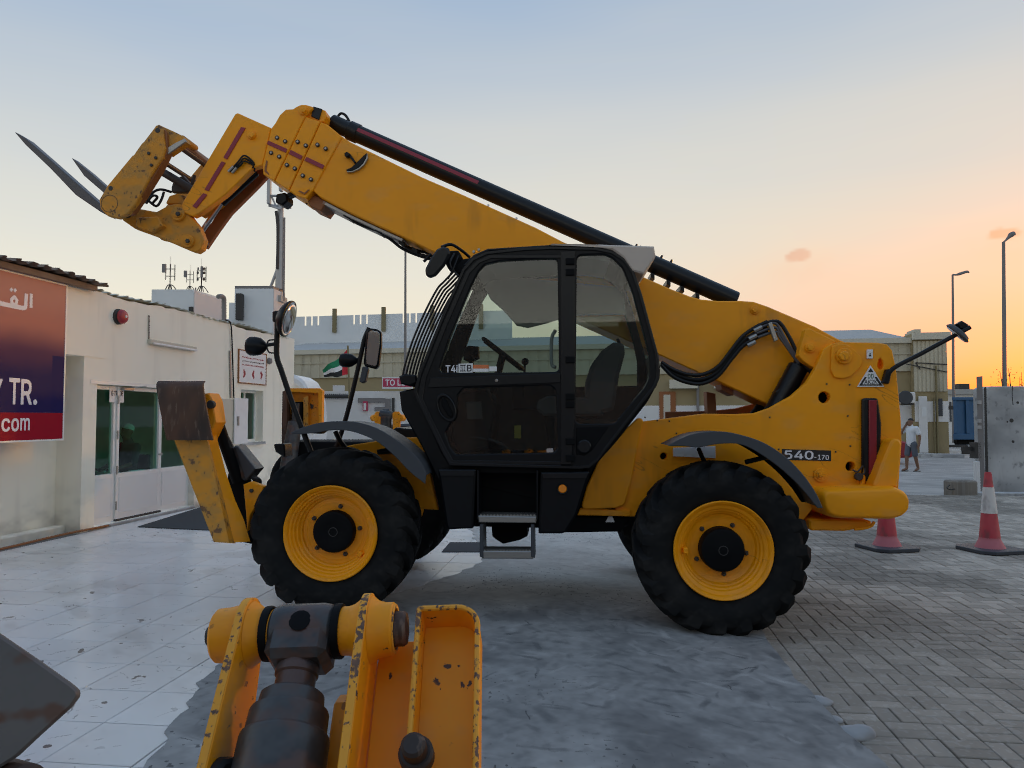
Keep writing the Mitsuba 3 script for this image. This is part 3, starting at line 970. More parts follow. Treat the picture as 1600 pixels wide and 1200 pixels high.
# ------------------------------------------------------------------ people
def person(key, J, R, wear, m, hair=None, hands=()):
    """J: joints, R: radii, bones by name; one continuous skin mesh, clothing drawn over the bones it covers."""
    def blob(bones, grow, length=.02):
        out = None
        for a, b in bones:
            sph = []
            for q in (a, b):
                s = trimesh.creation.icosphere(2, R[q] + grow).vertices + np.array(J[q])
                sph.append(s)
            h = mf.Manifold.hull_points(np.vstack(sph))
            out = h if out is None else out + h
        q = out.refine_to_length(length).to_mesh()
        t = trimesh.Trimesh(q.vert_properties[:, :3], q.tri_verts)
        trimesh.smoothing.filter_taubin(t, iterations=8)
        return t
    body = [('neck', 'chest'), ('chest', 'belly'), ('belly', 'pelvis'), ('neck', 'jaw'), ('jaw', 'skull'), ('jaw', 'nose'), ('skull', 'brow')]
    for s in 'lr':
        body += [('chest', s + 'sh'), (s + 'sh', s + 'el'), (s + 'el', s + 'wr'), (s + 'wr', s + 'palm'), ('pelvis', s + 'hip'), (s + 'hip', s + 'kn'), (s + 'kn', s + 'an'), (s + 'an', s + 'toe')]
        w, p = np.array(J[s + 'wr']), np.array(J[s + 'palm'])
        d = (p - w) / np.linalg.norm(p - w)
        x = np.cross(d, [0, 0, 1.0] if abs(d[2]) < .8 else [1.0, 0, 0])
        x /= np.linalg.norm(x)
        y = np.cross(x, d)
        for f in range(4):
            q0 = p + x * (f - 1.5) * .019
            q1, q2 = q0 + d * (.045 - .004 * abs(f - 1)) + y * .012, q0 + d * (.07 - .008 * abs(f - 1)) + y * .038
            for nm, q in (('a', q0), ('b', q1), ('c', q2)):
                J[f'{s}f{f}{nm}'], R[f'{s}f{f}{nm}'] = q, .0095
            body += [(f'{s}f{f}a', f'{s}f{f}b'), (f'{s}f{f}b', f'{s}f{f}c')]
        J[s + 't0'], J[s + 't1'] = w + d * .03 + x * .025, w + d * .075 + x * .058 + y * .015
        R[s + 't0'] = R[s + 't1'] = .011
        body.append((s + 't0', s + 't1'))
    skin = blob(body, 0, .018)
    add('body', skin, 'skin', key, m, smooth=True)
    for name, mat, bones, grow in wear:
        add(name, blob(bones, grow, .025), mat, key, m, smooth=True)
    if hair:
        add(hair[0], hair[1], hair[2], key, m, smooth=True)


SZ = dict(neck=.058, chest=.135, belly=.13, pelvis=.135, jaw=.062, skull=.088, nose=.018, brow=.06)
for s_ in 'lr':
    SZ.update({s_ + 'sh': .062, s_ + 'el': .043, s_ + 'wr': .030, s_ + 'palm': .034, s_ + 'hip': .095, s_ + 'kn': .062, s_ + 'an': .042, s_ + 'toe': .034})


def ear_nose(J):
    return J


def sitting(key, base, face, scale, wear_top, cap):
    """Seated figure facing +x of its frame: hips on a chair at 0.45 m."""
    J = dict(pelvis=(0, 0, .56), belly=(-.02, 0, .72), chest=(-.03, 0, .96), neck=(-.02, 0, 1.16), jaw=(.03, 0, 1.25), skull=(-.005, 0, 1.33), brow=(.035, 0, 1.33), nose=(.108, 0, 1.285))
    for s, y in (('l', .1), ('r', -.1)):
        J.update({s + 'hip': (.03, y, .53), s + 'kn': (.46, y * 1.5, .56), s + 'an': (.48, y * 1.4, .12), s + 'toe': (.62, y * 1.5, .07),
                  s + 'sh': (-.03, y * 1.9, 1.06), s + 'el': (.06, y * 2.5, .80), s + 'wr': (.29, y * 1.7, .72), s + 'palm': (.36, y * 1.5, .70)})
    R = dict(SZ)
    c, sn = math.cos(face), math.sin(face)
    m = SITE @ frame(base, np.array([c, sn, 0]) * scale, np.array([-sn, c, 0]) * scale, np.array([0, 0, 1]) * scale)
    tr_ = [('pelvis', 'lhip'), ('pelvis', 'rhip'), ('lhip', 'lkn'), ('rhip', 'rkn'), ('lkn', 'lan'), ('rkn', 'ran')]
    sh_ = [('neck', 'chest'), ('chest', 'belly'), ('belly', 'pelvis'), ('chest', 'lsh'), ('chest', 'rsh'), ('lsh', 'lel'), ('rsh', 'rel')]
    R2 = dict(R)
    hairm = trimesh.creation.icosphere(3, .097)
    hairm.vertices *= [1, .92, .8]
    hairm.apply_translation((-.02, 0, 1.365))
    person(key, J, R2, [('trousers', 'denim', tr_, .012), ('shirt', wear_top, sh_, .012)], m, ('cap' if cap else 'hair', hairm, 'cap_white' if cap else 'hair'))


def chair(key, base, face):
    c, sn = math.cos(face), math.sin(face)
    m = SITE @ frame(base, (c, sn, 0), (-sn, c, 0), (0, 0, 1))
    add('seat', box(-.22, .24, -.23, .23, .38, .43, .015), 'seat_fabric', key, m)
    add('backrest', box(-.27, -.22, -.22, .22, .48, .9, .015), 'seat_fabric', key, m)
    for x in (-.2, .2):
        for y in (-.2, .2):
            add('leg', rod((x, y, 0), (x, y, .39), .014, n=8), 'chrome', key, m)
    for y in (-.26, .26):
        add('armrest', tube([(-.24, y, .45), (-.22, y, .64), (.1, y, .66), (.2, y, .62), (.22, y, .42)], .014, 8, 4), 'chrome', key, m)


P1 = thing('person', 'seated person in a dark shirt behind the green door glass', 'person')
sitting(P1, (WE - 1.35, nB + .75, .1), math.radians(-100), .98, 'shirt_dark', False)
C1 = thing('chair', 'metal framed chair under the bareheaded person behind the door glass', 'chair', None)
chair(C1, (WE - 1.35, nB + .75, .1), math.radians(-100))
P2 = thing('person', 'seated person with a white cap behind the green door glass', 'person')
sitting(P2, (WE - .75, nB + 1.25, .1), math.radians(-110), .97, 'shirt_dark', True)
C2 = thing('chair', 'metal framed chair under the white capped person behind the door glass', 'chair', None)
chair(C2, (WE - .75, nB + 1.25, .1), math.radians(-110))

# ------------------------------------------------------------------ the telehandler (u rearwards, v away from the photographer, w up)
TH = thing('telehandler', 'large yellow telehandler with black cab and raised boom with forks, parked across the yard', 'telehandler')


def mpart(name, mesh, mat, parent=None, **kw):
    return add(name, mesh, mat, TH if parent is None else parent, MACH, **kw)


def plate(pts, v0, v1, b=.006, r=0.0, holes=(), v=None):
    """A plate whose near face has the given outline: pixels of the photograph met at depth v0 (or v)."""
    q = mp(pts, v0 if v is None else v)
    return side(prism(q, v0, v1, b, r, [mp(h, v0 if v is None else v) for h in holes]))


def pin(px, py, r, v0, v1, ch=.004, n=24, v=None):
    c = m3(px, py, v0 if v is None else v)
    return lathe([(0, v0), (r - ch, v0), (r, v0 + ch), (r, v1 - ch), (r - ch, v1), (0, v1)], n, 'y', (c[0], 0, c[2]))


def nut(px, py, r, v0, v1, n=6):
    return pin(px, py, r, v0, v1, r * .18, n)


def pcircle(px, py, rp, n=18):
    return [(px + rp * math.cos(t), py + rp * math.sin(t)) for t in np.arange(n) * 2 * PI / n]


# ---- wheels
RT, WT = .625, .43


def tyre_mesh(flip):
    prof = [(.335, .07), (.345, .035), (.365, .022), (.40, .006), (.45, -.008), (.50, -.010), (.54, .004), (.565, .03), (.578, .07), (.584, .13), (.586, WT / 2)]
    prof = prof + [(r, WT - v) for r, v in prof[::-1][1:]] + [(.335, WT - .07)]
    parts = [lathe(prof + [(.335, .07)], 72, 'y')]
    n = 19
    for i in range(n):
        for sd in (0, 1):
            base = 2 * PI * (i + .5 * sd) / n
            secs = []
            for t in np.linspace(0, 1, 6):
                v = -.012 + t * (WT / 2 + .03)
                th = base + flip * (.02 + .30 * t ** .85)
                hw = .052 - .008 * t
                ro = [.578, .618, RT, RT + .001, RT + .002, RT + .002][int(round(t * 5))]
                ri = [.500, .53, .56, .565, .57, .57][int(round(t * 5))]
                row = []
                for r, k in ((ri, 1.15), (ro - .006, 1.0), (ro, .86), (ro, -.86), (ro - .006, -1.0), (ri, -1.15)):
                    a = th + k * hw / r / 1.0 * (.72 if t == 0 else 1)
                    vv = v if sd == 0 else WT - v
                    row.append([r * math.cos(a), vv, r * math.sin(a)])
                secs.append(row)
            m = np.array(secs).reshape(-1, 3)
            f = []
            for k in range(5):
                for j in range(6):
                    a, b = k * 6 + j, k * 6 + (j + 1) % 6
                    f += [[a, b, b + 6], [a, b + 6, a + 6]]
            f += [[0, j + 1, j] for j in range(1, 5)] + [[30, 30 + j, 30 + j + 1] for j in range(1, 5)]
            parts.append(fixed(trimesh.Trimesh(m, np.array(f), process=False)))
    return join(parts)


TYRE = {1: tyre_mesh(1), -1: tyre_mesh(-1)}
RIM = {'front': [(.20, .150), (.215, .146), (.225, .150), (.245, .148), (.252, .128), (.262, .122), (.272, .096), (.282, .092), (.290, .066), (.300, .062), (.309, .040), (.320, .036), (.327, .016), (.338, .006), (.346, -.002), (.352, .004), (.353, .02), (.342, .035), (.335, .08), (.30, .13), (.28, .20), (.28, .36), (.335, .38)],
       'rear': [(.20, .132), (.226, .128), (.246, .118), (.258, .096), (.268, .090), (.276, .070), (.287, .064), (.295, .046), (.305, .040), (.318, .034), (.326, .016), (.338, .006), (.346, -.002), (.352, .004), (.353, .02), (.342, .035), (.335, .08), (.30, .13), (.28, .20), (.28, .36), (.335, .38)]}
HUBS = {'front': [(0, .085), (.06, .085), (.075, .078), (.13, .074), (.150, .082), (.156, .095), (.158, .16), (0, .16)],
        'rear': [(0, .012), (.055, .012), (.07, .02), (.125, .022), (.150, .030), (.157, .045), (.159, .14), (0, .14)]}


def wheel(kind, cx, cy, v0, spin, lab=None, far=False):
    c = m3(cx, cy, v0) if not far else np.array([m3(cx, cy, 0)[0], v0, m3(cx, cy, 0)[2]])
    k = number(TH + '__wheel')
    if lab:
        labels[k] = {'label': lab}
    rot = np.eye(4)
    rot[:3, :3] = trimesh.transformations.rotation_matrix(spin, (0, 1, 0))[:3, :3]
    if far:
        rot[1, 1] = -1
        rot[0, 0], rot[0, 2], rot[2, 0], rot[2, 2] = 1, 0, 0, 1
    rot[:3, 3] = c

    def put(name, mesh, mat, **kw):
        q = mesh.copy()
        q.apply_transform(rot)
        return add(name, fixed(q) if name != 'rim' else q, mat, k, MACH, **kw)
    put('tyre', TYRE[-1 if kind == 'rear' else -1], 'rubber', smooth=22)
    pr_ = RIM[kind]
    put('rim', lathe([(0, pr_[0][1])] + pr_, 64, 'y'), 'yellow_paint', smooth=30)
    put('hub', lathe(HUBS[kind], 40, 'y'), 'black_matt', smooth=30)
    if far:
        return
    z = pr_[0][1]
    for i in range(5):
        a = PI / 2 + i * 2 * PI / 5 + .03 - spin
        put('bolt', lathe([(0, z - .035), (.010, z - .035), (.012, z - .03), (.012, z - .016), (.017, z - .014), (.019, z), (0, z)], 6, 'y', (.188 * math.cos(a), 0, .188 * math.sin(a))), 'dark_iron', smooth=False)
    a = (-.42 if kind == 'front' else PI + .55) - spin
    b_ = box(-.016, .016, z - .085 if kind == 'front' else .02, z, -.02, .02, .004)
    b_.apply_transform(trimesh.transformations.rotation_matrix(-a, (0, 1, 0)))
    b_.apply_translation((.262 * math.cos(a), 0, .262 * math.sin(a)))
    put('valve_guard', b_, 'yellow_paint')
    ring_ = lathe([(.03, HUBS[kind][0][1] - .003), (.034, HUBS[kind][0][1] - .003), (.036, HUBS[kind][0][1] + .004), (.03, HUBS[kind][0][1] + .004), (.03, HUBS[kind][0][1] - .003)], 20, 'y')
    put('hub_plug', ring_, 'dark_iron')


wheel('front', 515, 834, 0.0, .10, 'front left wheel with yellow rim')
wheel('rear', 1131, 861, 0.0, .25, 'rear left wheel with protruding black hub')
wheel('front', 515, 834, 2.40, .3, None, True)
wheel('rear', 1131, 861, 2.40, .5, None, True)
for cx, cy, nm in ((515, 834, 'front'), (1131, 861, 'rear')):
    c = m3(cx, cy, 0)
    mpart('axle', join(lathe([(0, .15), (.13, .15), (.12, .5), (.085, .62), (.085, 1.0), (.16, 1.08), (.16, 1.32), (.085, 1.4), (.085, 1.78), (.12, 1.9), (.13, 2.25), (0, 2.25)], 24, 'y', (c[0], 0, c[2]))), 'black_matt')

# ---- chassis
REAR = [(994, 660), (1100, 646.5), (1150, 647), (1180, 645.5), (1204, 637.5), (1238, 618.5), (1262, 597), (1276, 573), (1287, 546), (1300, 537), (1314, 534.5), (1372, 535.5), (1386, 538), (1394, 547), (1400, 574), (1404.5, 620), (1408, 656), (1409, 690), (1404, 764), (1366, 768), (1290, 768), (1266, 800), (1256, 812), (1100, 812), (1060, 810), (960, 806), (965, 760), (982, 690)]
mpart('rear_body', plate(REAR, .62, .70, .006, 0, [pcircle(1288, 621, 9.2), pcircle(1329, 729, 7.5), pcircle(1037, 713, 5.5), [(1373, 562), (1376, 559.5), (1379, 563), (1381, 571), (1379, 577), (1374.5, 577.5), (1371, 572)]]), 'yellow_paint')
# inner box behind the plate, so that the holes look into a dark chassis
INNER = [(1010, 668), (1180, 668), (1215, 650), (1290, 600), (1310, 560), (1380, 560), (1396, 620), (1396, 760), (1260, 800), (1000, 800)]
mpart('chassis_box', plate(INNER, .80, 1.52, .01), 'black_matt')
FARP = [(1040, 643.5), (1110, 642), (1150, 638), (1180, 630), (1204, 618), (1238, 600), (1262, 580), (1276, 560), (1285, 546), (1300, 540), (1372, 545), (1386, 600), (1390, 690), (1380, 764), (1290, 770), (1240, 800), (1040, 800)]
mpart('far_chassis_plate', plate(FARP, 1.56, 1.62, .005), 'orange_brown')
mpart('cross_member', plate([(1104, 612), (1118, 615), (1120, 650), (1106, 650)], 1.40, 1.56, .004), 'orange_brown')
mpart('front_skirt', plate([(1010, 641), (1002, 672), (996, 700), (988, 745), (976, 789), (962, 794), (907, 796), (917, 760), (936, 718), (956, 694), (985, 664)], .56, .61, .008, .03), 'yellow_paint', label='yellow side panel between the cab and the rear wheel')
mpart('lower_skirt', plate([(907, 794), (960, 797), (985, 798), (985, 807), (902, 805)], .585, .63, .005), 'yellow_paint')
mpart('frame_rail', plate([(880, 806), (985, 808), (970, 831), (884, 832)], .66, 1.72, .01), 'black_matt')
mpart('belly', plate([(684, 722), (975, 722), (985, 806), (884, 826), (700, 822)], .72, 1.74, .01), 'black_matt')
mpart('gearbox', plate([(768, 818), (824, 818), (824, 838), (812, 844), (786, 850), (775, 843), (769, 838)], .95, 1.3, .01), 'black_matt')
FRONT = [(554, 694.5), (590, 689), (622, 684.5), (656, 683), (662, 697), (670, 731), (684, 797), (658, 795), (600, 795), (470, 790), (440, 740), (470, 712)]
mpart('front_chassis', plate(FRONT, .64, .72, .006), 'yellow_paint', label='yellow front chassis side behind the front wheel')
mpart('front_chassis', plate([(470, 715), (640, 715), (660, 790), (480, 790)], .9, 1.6, .01), 'black_matt')
mpart('hood_panel', plate([(596, 686), (618, 668), (660, 672), (672, 686)], 1.05, 1.8, .01), 'black_plastic')
mpart('bracket_black', plate([(588, 703), (611, 702), (618, 708), (590, 710)], .60, .64, .002), 'black_plastic')

# counterweight: bumper bulging out to the side, with its rear fin
BUMP = [(1283, 765.5), (1310, 765), (1402, 760.5), (1418, 768), (1425, 779), (1424, 798), (1414, 808), (1396, 813.5), (1310, 812), (1292, 806), (1286, 790)]


def counterweight():
    secs = []
    for v, s in ((.30, .72), (.315, .86), (.345, .95), (.40, 1.0), (.9, 1.0), (1.6, 1.0), (2.0, 1.0), (2.06, .95), (2.09, .86), (2.105, .72)):
        q = rounded(mp(BUMP, .30), .05, 5)
        ang = np.linspace(0, 1, 73)[:-1]
        ring_ = LineString(np.vstack([q, q[:1]]))
        q = np.array([ring_.interpolate(t, normalized=True).coords[0] for t in ang])
        c = q.mean(0)
        h = (q - c)
        h *= np.array([1 - (1 - s) * .35, s])
        q = c + h
        secs.append(np.column_stack([q[:, 0], np.full(len(q), v), q[:, 1]]))
    n, f, v = 72, [], np.vstack(secs)
    for k in range(len(secs) - 1):
        for j in range(n):
            a, b = k * n + j, k * n + (j + 1) % n
            f += [[a, b, b + n], [a, b + n, a + n]]
    e = len(v)
    v = np.vstack([v, secs[0].mean(0), secs[-1].mean(0)])
    L = (len(secs) - 1) * n
    f += [[e, (j + 1) % n, j] for j in range(n)] + [[e + 1, L + j, L + (j + 1) % n] for j in range(n)]
    return fixed(trimesh.Trimesh(v, np.array(f), process=False))


mpart('counterweight', counterweight(), 'yellow_paint', smooth=True, label='rounded yellow counterweight bumper at the rear')
mpart('rear_fin', plate([(1364, 763), (1375, 733), (1384, 710), (1393, 689), (1399, 685), (1407, 687), (1410, 694), (1408, 725), (1403, 763)], .42, .60, .018, .02), 'yellow_paint', label='upright yellow corner fin on the counterweight')
mpart('lower_valance', plate([(1265, 812), (1310, 811.5), (1366, 814), (1364, 820), (1354, 824), (1320, 830), (1265, 829)], .56, 1.7, .012, .02), 'yellow_paint')
mpart('tow_loop', tube([m3(1366, 815, .5), m3(1362, 821, .5), m3(1352, 825, .5), m3(1335, 827, .5)], .012, 8, 4), 'yellow_paint')
mpart('rear_cap', plate([(1404, 620), (1408, 656), (1409, 690), (1404, 760), (1330, 760), (1340, 560), (1394, 560)], .73, 1.5, .02), 'yellow_paint')

# rear fittings
mpart('tail_light', plate([(1348, 622), (1372, 622), (1375, 640), (1378, 664), (1377, 690), (1374, 722), (1369, 744), (1356, 755), (1348, 740)], .57, .615, .012, .02), 'black_seal', label='tall black and red tail light strip')
mpart('tail_lens', plate([(1358, 625), (1370, 625), (1370, 741), (1358, 741)], .556, .569, .003), 'red_lens')
mpart('boss_plate', plate([(1300, 541), (1312, 537), (1324, 538), (1338, 549), (1349, 562), (1346, 572), (1330, 588), (1318, 591.5), (1304, 590), (1298.5, 578)], .596, .619, .005, .03), 'yellow_paint')
mpart('pivot_pin', join(pin(1320, 556, .062, .566, .596), nut(1320, 556, .040, .535, .568, 8)), 'yellow_paint')
mpart('boom_lug', plate([(1259, 514.5), (1264, 512.5), (1306, 533), (1299, 540), (1290, 548), (1283, 562), (1274, 576.5), (1256, 565), (1248, 556), (1250, 545)], .70, .80, .006, .01), 'yellow_paint')
mpart('lug_pin', join(pin(1267, 543, .040, .672, .70), nut(1267, 543, .026, .650, .674)), 'yellow_paint')
mpart('filler_cap', join(pin(1283, 742.6, .055, .600, .619), pin(1283, 742.6, .035, .585, .601), nut(1283, 742.6, .018, .570, .586)), 'yellow_paint')
mpart('hose_cap', join(pin(1343, 745, .030, .56, .60), tube([m3(1332, 734, .60), m3(1340, 737, .57), m3(1349, 728, .58), m3(1351, 738, .57), m3(1344, 744, .57)], .007, 6, 4)), 'dark_iron')
mpart('cap_shield', plate([(1349, 727), (1353, 742), (1352, 756), (1347, 763), (1333, 763.5), (1344, 758), (1348, 748)], .575, .612, .004), 'yellow_paint')
for px, py in ((1008, 652), (1027, 657), (1046, 658), (1203, 652), (1325, 650), (1329, 697), (1306, 706), (1057, 677), (979, 743), (1217, 702), (1292, 600), (1328, 601)):
    mpart('screw', pin(px, py, .007, .614, .6205, .001, 8), 'dark_iron')
dec = plate([(1222, 701.5), (1298.5, 704), (1298.5, 720.5), (1222, 718.5)], .615, .6195, .0005)
D = mpart('model_decal', dec, 'label_black', label='black decal with white model number')


def mtext(text, p0, p1, ytop, v, mat, name, parent, depth=.002):
    a, b = m3(*p0, v), m3(*p1, v)
    h = m3(p0[0], ytop, v)[2] - a[2]
    t = meshkit.text_mesh(text, h, depth, True)
    w = t.bounds[1][0] - t.bounds[0][0]
    x = (b - a) / np.linalg.norm(b - a)
    m = np.eye(4)
    m[:3, 0], m[:3, 1], m[:3, 2], m[:3, 3] = x, np.cross([0, -1, 0], x), (0, -1, 0), a
    t.vertices = (t.vertices - [t.bounds[0][0], 0, 0]) * [np.linalg.norm(b - a) / w, 1, 1]
    t.apply_transform(m)
    return mpart(name, t, mat, parent, smooth=False)


mtext('540', (1225.5, 716.5), (1271, 717.5), 704.0, .6145, 'letter_white', 'lettering', D)
mtext('-170', (1272, 717.6), (1295, 718.4), 710.5, .6145, 'letter_white', 'lettering', D)
TP = mpart('registration_plate', plate([(1360.5, 571), (1382, 604.5), (1339.5, 604.5)], .606, .6185, .001), 'label_white', label='white triangular registration plate with black border')
tri = [(1360.6, 575), (1379, 602.6), (1342.3, 602.6)]
tin = [(1360.5, 583.5), (1373.5, 600.6), (1347.5, 600.6)]
mpart('border', plate(tri, .6040, .6057, 0, 0, [tin]), 'label_black', TP)
mpart('window', plate([(1355, 588.5), (1366, 588.5), (1373.5, 600.4), (1347.5, 600.4)], .6030, .6039, 0), 'label_white', TP)
mpart('window', plate([(1353, 581.5), (1368, 581.5), (1370, 589), (1351, 589)], .6030, .6039, 0), 'label_white', TP)
mtext('DD', (1356, 591.2), (1365.5, 591.2), 584.2, .6028, 'letter_green', 'lettering', TP, .001)
mtext('AK2K', (1350.5, 600), (1371, 600), 593.4, .6028, 'letter_dark', 'lettering', TP, .001)
S = mpart('lift_label', plate([(1355, 546), (1364, 546), (1364, 560), (1355, 560)], .6, .618, .0005), 'label_white')
mpart('arrow', plate([(1359, 551), (1360.3, 551), (1360.3, 554.5), (1361.8, 554.5), (1359.6, 557.6), (1357.4, 554.5), (1359, 554.5)], .597, .5995, 0), 'label_black', S)
mpart('sticker', plate([(1052, 700), (1118, 697), (1118, 716), (1052, 713)], .595, .6185, .001), 'label_white')
mpart('sticker', plate([(951.5, 806.5), (957, 806.5), (960.5, 816), (946, 816)], .63, .659, .001), 'label_white')

# mirror on the rear arm
MA = mpart('rear_mirror', tube([m3(1386, 597, .58), m3(1394, 577, .56), m3(1440, 552, .52), m3(1516, 511, .45)], .017, 10, 4), 'black_seal', label='round rear mirror on a long arm')
mpart('base', plate([(1386, 577), (1395, 576), (1389, 600), (1380, 598)], .56, .615, .006), 'black_plastic', MA)
c = m3(1496, 521, .48)
dsk = lathe([(0, -.035), (.05, -.033), (.085, -.022), (.098, -.004), (.098, .006), (.09, .01), (0, .012)], 32, 'z')
dsk.apply_transform(trimesh.geometry.align_vectors([0, 0, 1], [-.62, .30, -.72]))
dsk.apply_translation(c)
mpart('housing', dsk, 'dark_grey_plastic', MA)
gl = lathe([(0, .0125), (.086, .0125), (.086, .014), (0, .016)], 32, 'z')
gl.apply_transform(trimesh.geometry.align_vectors([0, 0, 1], [-.62, .30, -.72]))
gl.apply_translation(c)
mpart('glass', gl, 'mirror_glass', MA)
mpart('clamp', plate([(1496, 506), (1504, 501), (1514, 507), (1512, 514), (1500, 514)], .46, .52, .008), 'black_plastic', MA)

# ---- fenders
def fender(outer, inner, v0, v1, name_label):
    o, i = mp(outer, v0), mp(inner, v0)
    o, i = spline(np.column_stack([o, o[:, 0] * 0]), 4)[:, :2], spline(np.column_stack([i, i[:, 0] * 0]), 4)[:, :2]
    k = mpart('fender', side(prism(np.vstack([o, i[::-1]]), v0, v0 + .02, .004)), 'dark_grey_plastic', label=name_label)
    n = len(o)
    mid = o - np.array([0, .002])
    und = np.array([o[j] + (i[int(j * (len(i) - 1) / (n - 1))] - o[j]) * .16 for j in range(n)])
    mpart('top_sheet', side(prism(np.vstack([mid, und[::-1]]), v0 + .02, v1, .003)), 'dark_grey_plastic', k)
    und2 = np.array([o[j] + (i[int(j * (len(i) - 1) / (n - 1))] - o[j]) * .75 for j in range(n)])
    mpart('inner_liner', side(prism(np.vstack([und, und2[::-1]]), v1 - .03, v1, .003)), 'black_matt', k)
    return k


f1 = fender([(1045, 696), (1062, 686), (1088, 677), (1125, 674), (1158, 679.5), (1194, 692), (1229, 715), (1257, 744), (1276, 772), (1286, 794)],
            [(1046, 697), (1066, 697), (1092, 699), (1125, 693.5), (1163, 696), (1207, 722), (1240, 750), (1262, 774), (1270, 784), (1278, 794)], .02, .44, 'dark grey rear mudguard')
f2 = fender([(454, 676), (474, 667.5), (500, 660.5), (526, 658), (556, 659.5), (584, 667), (610, 681), (636, 700), (656, 720), (666, 740)],
            [(458, 678), (474, 678), (495, 676), (520, 672), (546, 673.5), (570, 681), (592, 692), (618, 714), (640, 737), (664, 756)], .02, .44, 'dark grey front mudguard')
mpart('stay', tube([m3(1092, 702, .2), m3(1098, 716, .3), m3(1110, 740, .55)], .017, 8, 2), 'black_plastic', f1)
mpart('stay', tube([m3(1165, 722, .18), m3(1210, 712, .22), m3(1228, 714, .3)], .018, 8, 2), 'black_plastic', f1)
mpart('stay', tube([m3(590, 706, .2), m3(612, 702, .25), m3(630, 700, .3)], .017, 8, 2), 'black_plastic', f2)
mpart('stay', plate([(488, 674), (508, 672), (500, 678), (480, 677)], .2, .3, .004), 'black_plastic', f2)

# ---- boom
VB0, VB1 = 1.00, 1.42
BOOM = [(527, 208), (548, 222), (660, 277), (725, 305), (838, 356), (880, 378), (1022, 440), (1052, 453), (1078, 463), (1096, 467.8), (1120, 470), (1158, 470), (1178, 471.5), (1200, 479), (1240, 496), (1275, 511), (1312, 531), (1345, 545), (1345, 575), (1310, 620), (1260, 658), (1207, 635.5), (1115, 593), (1033, 556), (880, 487), (770, 437), (670, 390), (627, 369), (590, 352.5), (545, 331.5), (500, 308), (488, 297)]
BM = mpart('boom', plate(BOOM, VB0, VB1, .010), 'yellow_paint', label='main yellow boom section')
for px, py in ((763, 320.5), (807, 341)):
    mpart('drain_hole', pin(px, py, .010, VB0 - .002, VB0 + .004, .001, 10), 'label_white', BM)
mpart('boom_pin', join(pin(1180, 484, .038, VB0 - .02, VB0), nut(1180, 484, .024, VB0 - .04, VB0 - .018)), 'yellow_paint', BM)
mpart('wear_strip', plate([(505, 313), (545, 334), (590, 355), (630, 373), (628, 377), (588, 359), (543, 338), (503, 318)], VB0 + .06, VB1 - .06, .003), 'bare_metal', BM)
# collar and the sections telescoped inside it
C3 = [(501, 190.5), (512, 195), (528, 208), (534, 214), (489, 297), (478, 310), (464, 306.5), (452, 298)]
C2_ = [(477.5, 182), (500, 190), (451, 297), (429, 283)]
C1_ = [(424, 200), (430, 192), (437, 179.5), (446, 171), (458, 170), (463, 166.5), (470, 163.5), (478, 163.5), (488, 166.5), (488, 170), (477, 181.5), (428, 282.5), (411, 272), (410, 258)]
for nm, P_, v in (('boom_collar', C3, .985), ('boom_collar', C2_, .980), ('boom_head', C1_, .976)):
    mpart(nm, plate(P_, v, VB1 + 1.0 - v, .007, .006), 'yellow_paint')
mpart('head_lug', plate([(484, 168), (490, 166.5), (508, 172.5), (510, 181), (506, 190), (500, 191), (478, 182.5)], 1.02, 1.38, .006), 'yellow_paint')
mpart('head_block', plate([(489.5, 166), (503, 170), (498, 187), (486, 181.5)], 1.005, 1.39, .004), 'black_seal')
for i, (px, py) in enumerate(((432.4, 214.6), (445, 220.4), (464.4, 221), (477.2, 226.8), (495.4, 225.6), (508.2, 231.6), (423, 238.2), (435.6, 244.2), (447.6, 257.2), (460, 262.8), (472.4, 273.8), (485.2, 279.8))):
    kb = mpart('collar_bolt', pin(px, py, .0185, .962, .985, .003, 14), 'dark_iron')
    mpart('bolt_head', nut(px, py, .0105, .952, .963), 'bare_metal', kb)
for P_ in ([(419, 219.5), (448.5, 232.5), (446.5, 238.5), (417, 225)], [(454, 234), (472.5, 243.5), (470, 249.5), (451, 240)], [(479, 245), (506.5, 258), (504, 264), (475.5, 250.5)]):
    mpart('reflector', plate(P_, .968, .974, .0005), 'red_stripe')
mpart('head_pin', join(pin(473, 171.5, .042, .955, .98), nut(473.5, 171, .026, .93, .957)), 'yellow_paint')
for P_ in ([(416, 250), (413.5, 262), (413, 268), (420, 273), (420, 271), (416, 266), (418, 252)], [(466, 299), (476, 304), (484, 296), (481, 296), (475.5, 301), (468, 297.5)]):
    mpart('weld', plate(P_, .970, .977, .001), 'orange_brown')
# neck carrying the fork carriage
NK = mpart('boom_neck', plate([(367, 178), (371, 176.2), (424, 200), (410, 258), (396, 261.5), (386, 271), (352, 304), (312, 333), (301, 338), (284, 331), (284, 318)], 1.0, 1.09, .008, .004), 'yellow_paint', label='drop-nosed yellow boom neck')
mpart('neck_web', plate([(369, 180), (424, 202), (400, 230), (330, 312), (300, 330), (288, 320)], 1.09, 1.36, .004), 'yellow_paint', NK)
mpart('neck_far_plate', plate([(424, 215), (425, 262), (417, 276), (402, 292), (360, 334), (341, 360), (322, 388), (311, 385), (318, 360), (330, 348), (352, 312), (372, 285), (396, 262), (380, 240)], 1.36, 1.42, .006, .004), 'orange_brown', NK)
for P_ in ([(376.5, 198.5), (383.5, 199.5), (354.5, 249), (349, 246)], [(346, 252), (352, 254), (325.5, 298.5), (319.5, 296)], [(317.5, 301.5), (323.5, 304), (306.5, 325.5), (300.5, 322)]):
    mpart('reflector', plate(P_, .991, .999, .0005), 'red_stripe', NK)
mpart('neck_pin', join(pin(391.5, 210, .038, .972, 1.0), nut(392, 210, .026, .955, .975, 10)), 'yellow_paint', NK)
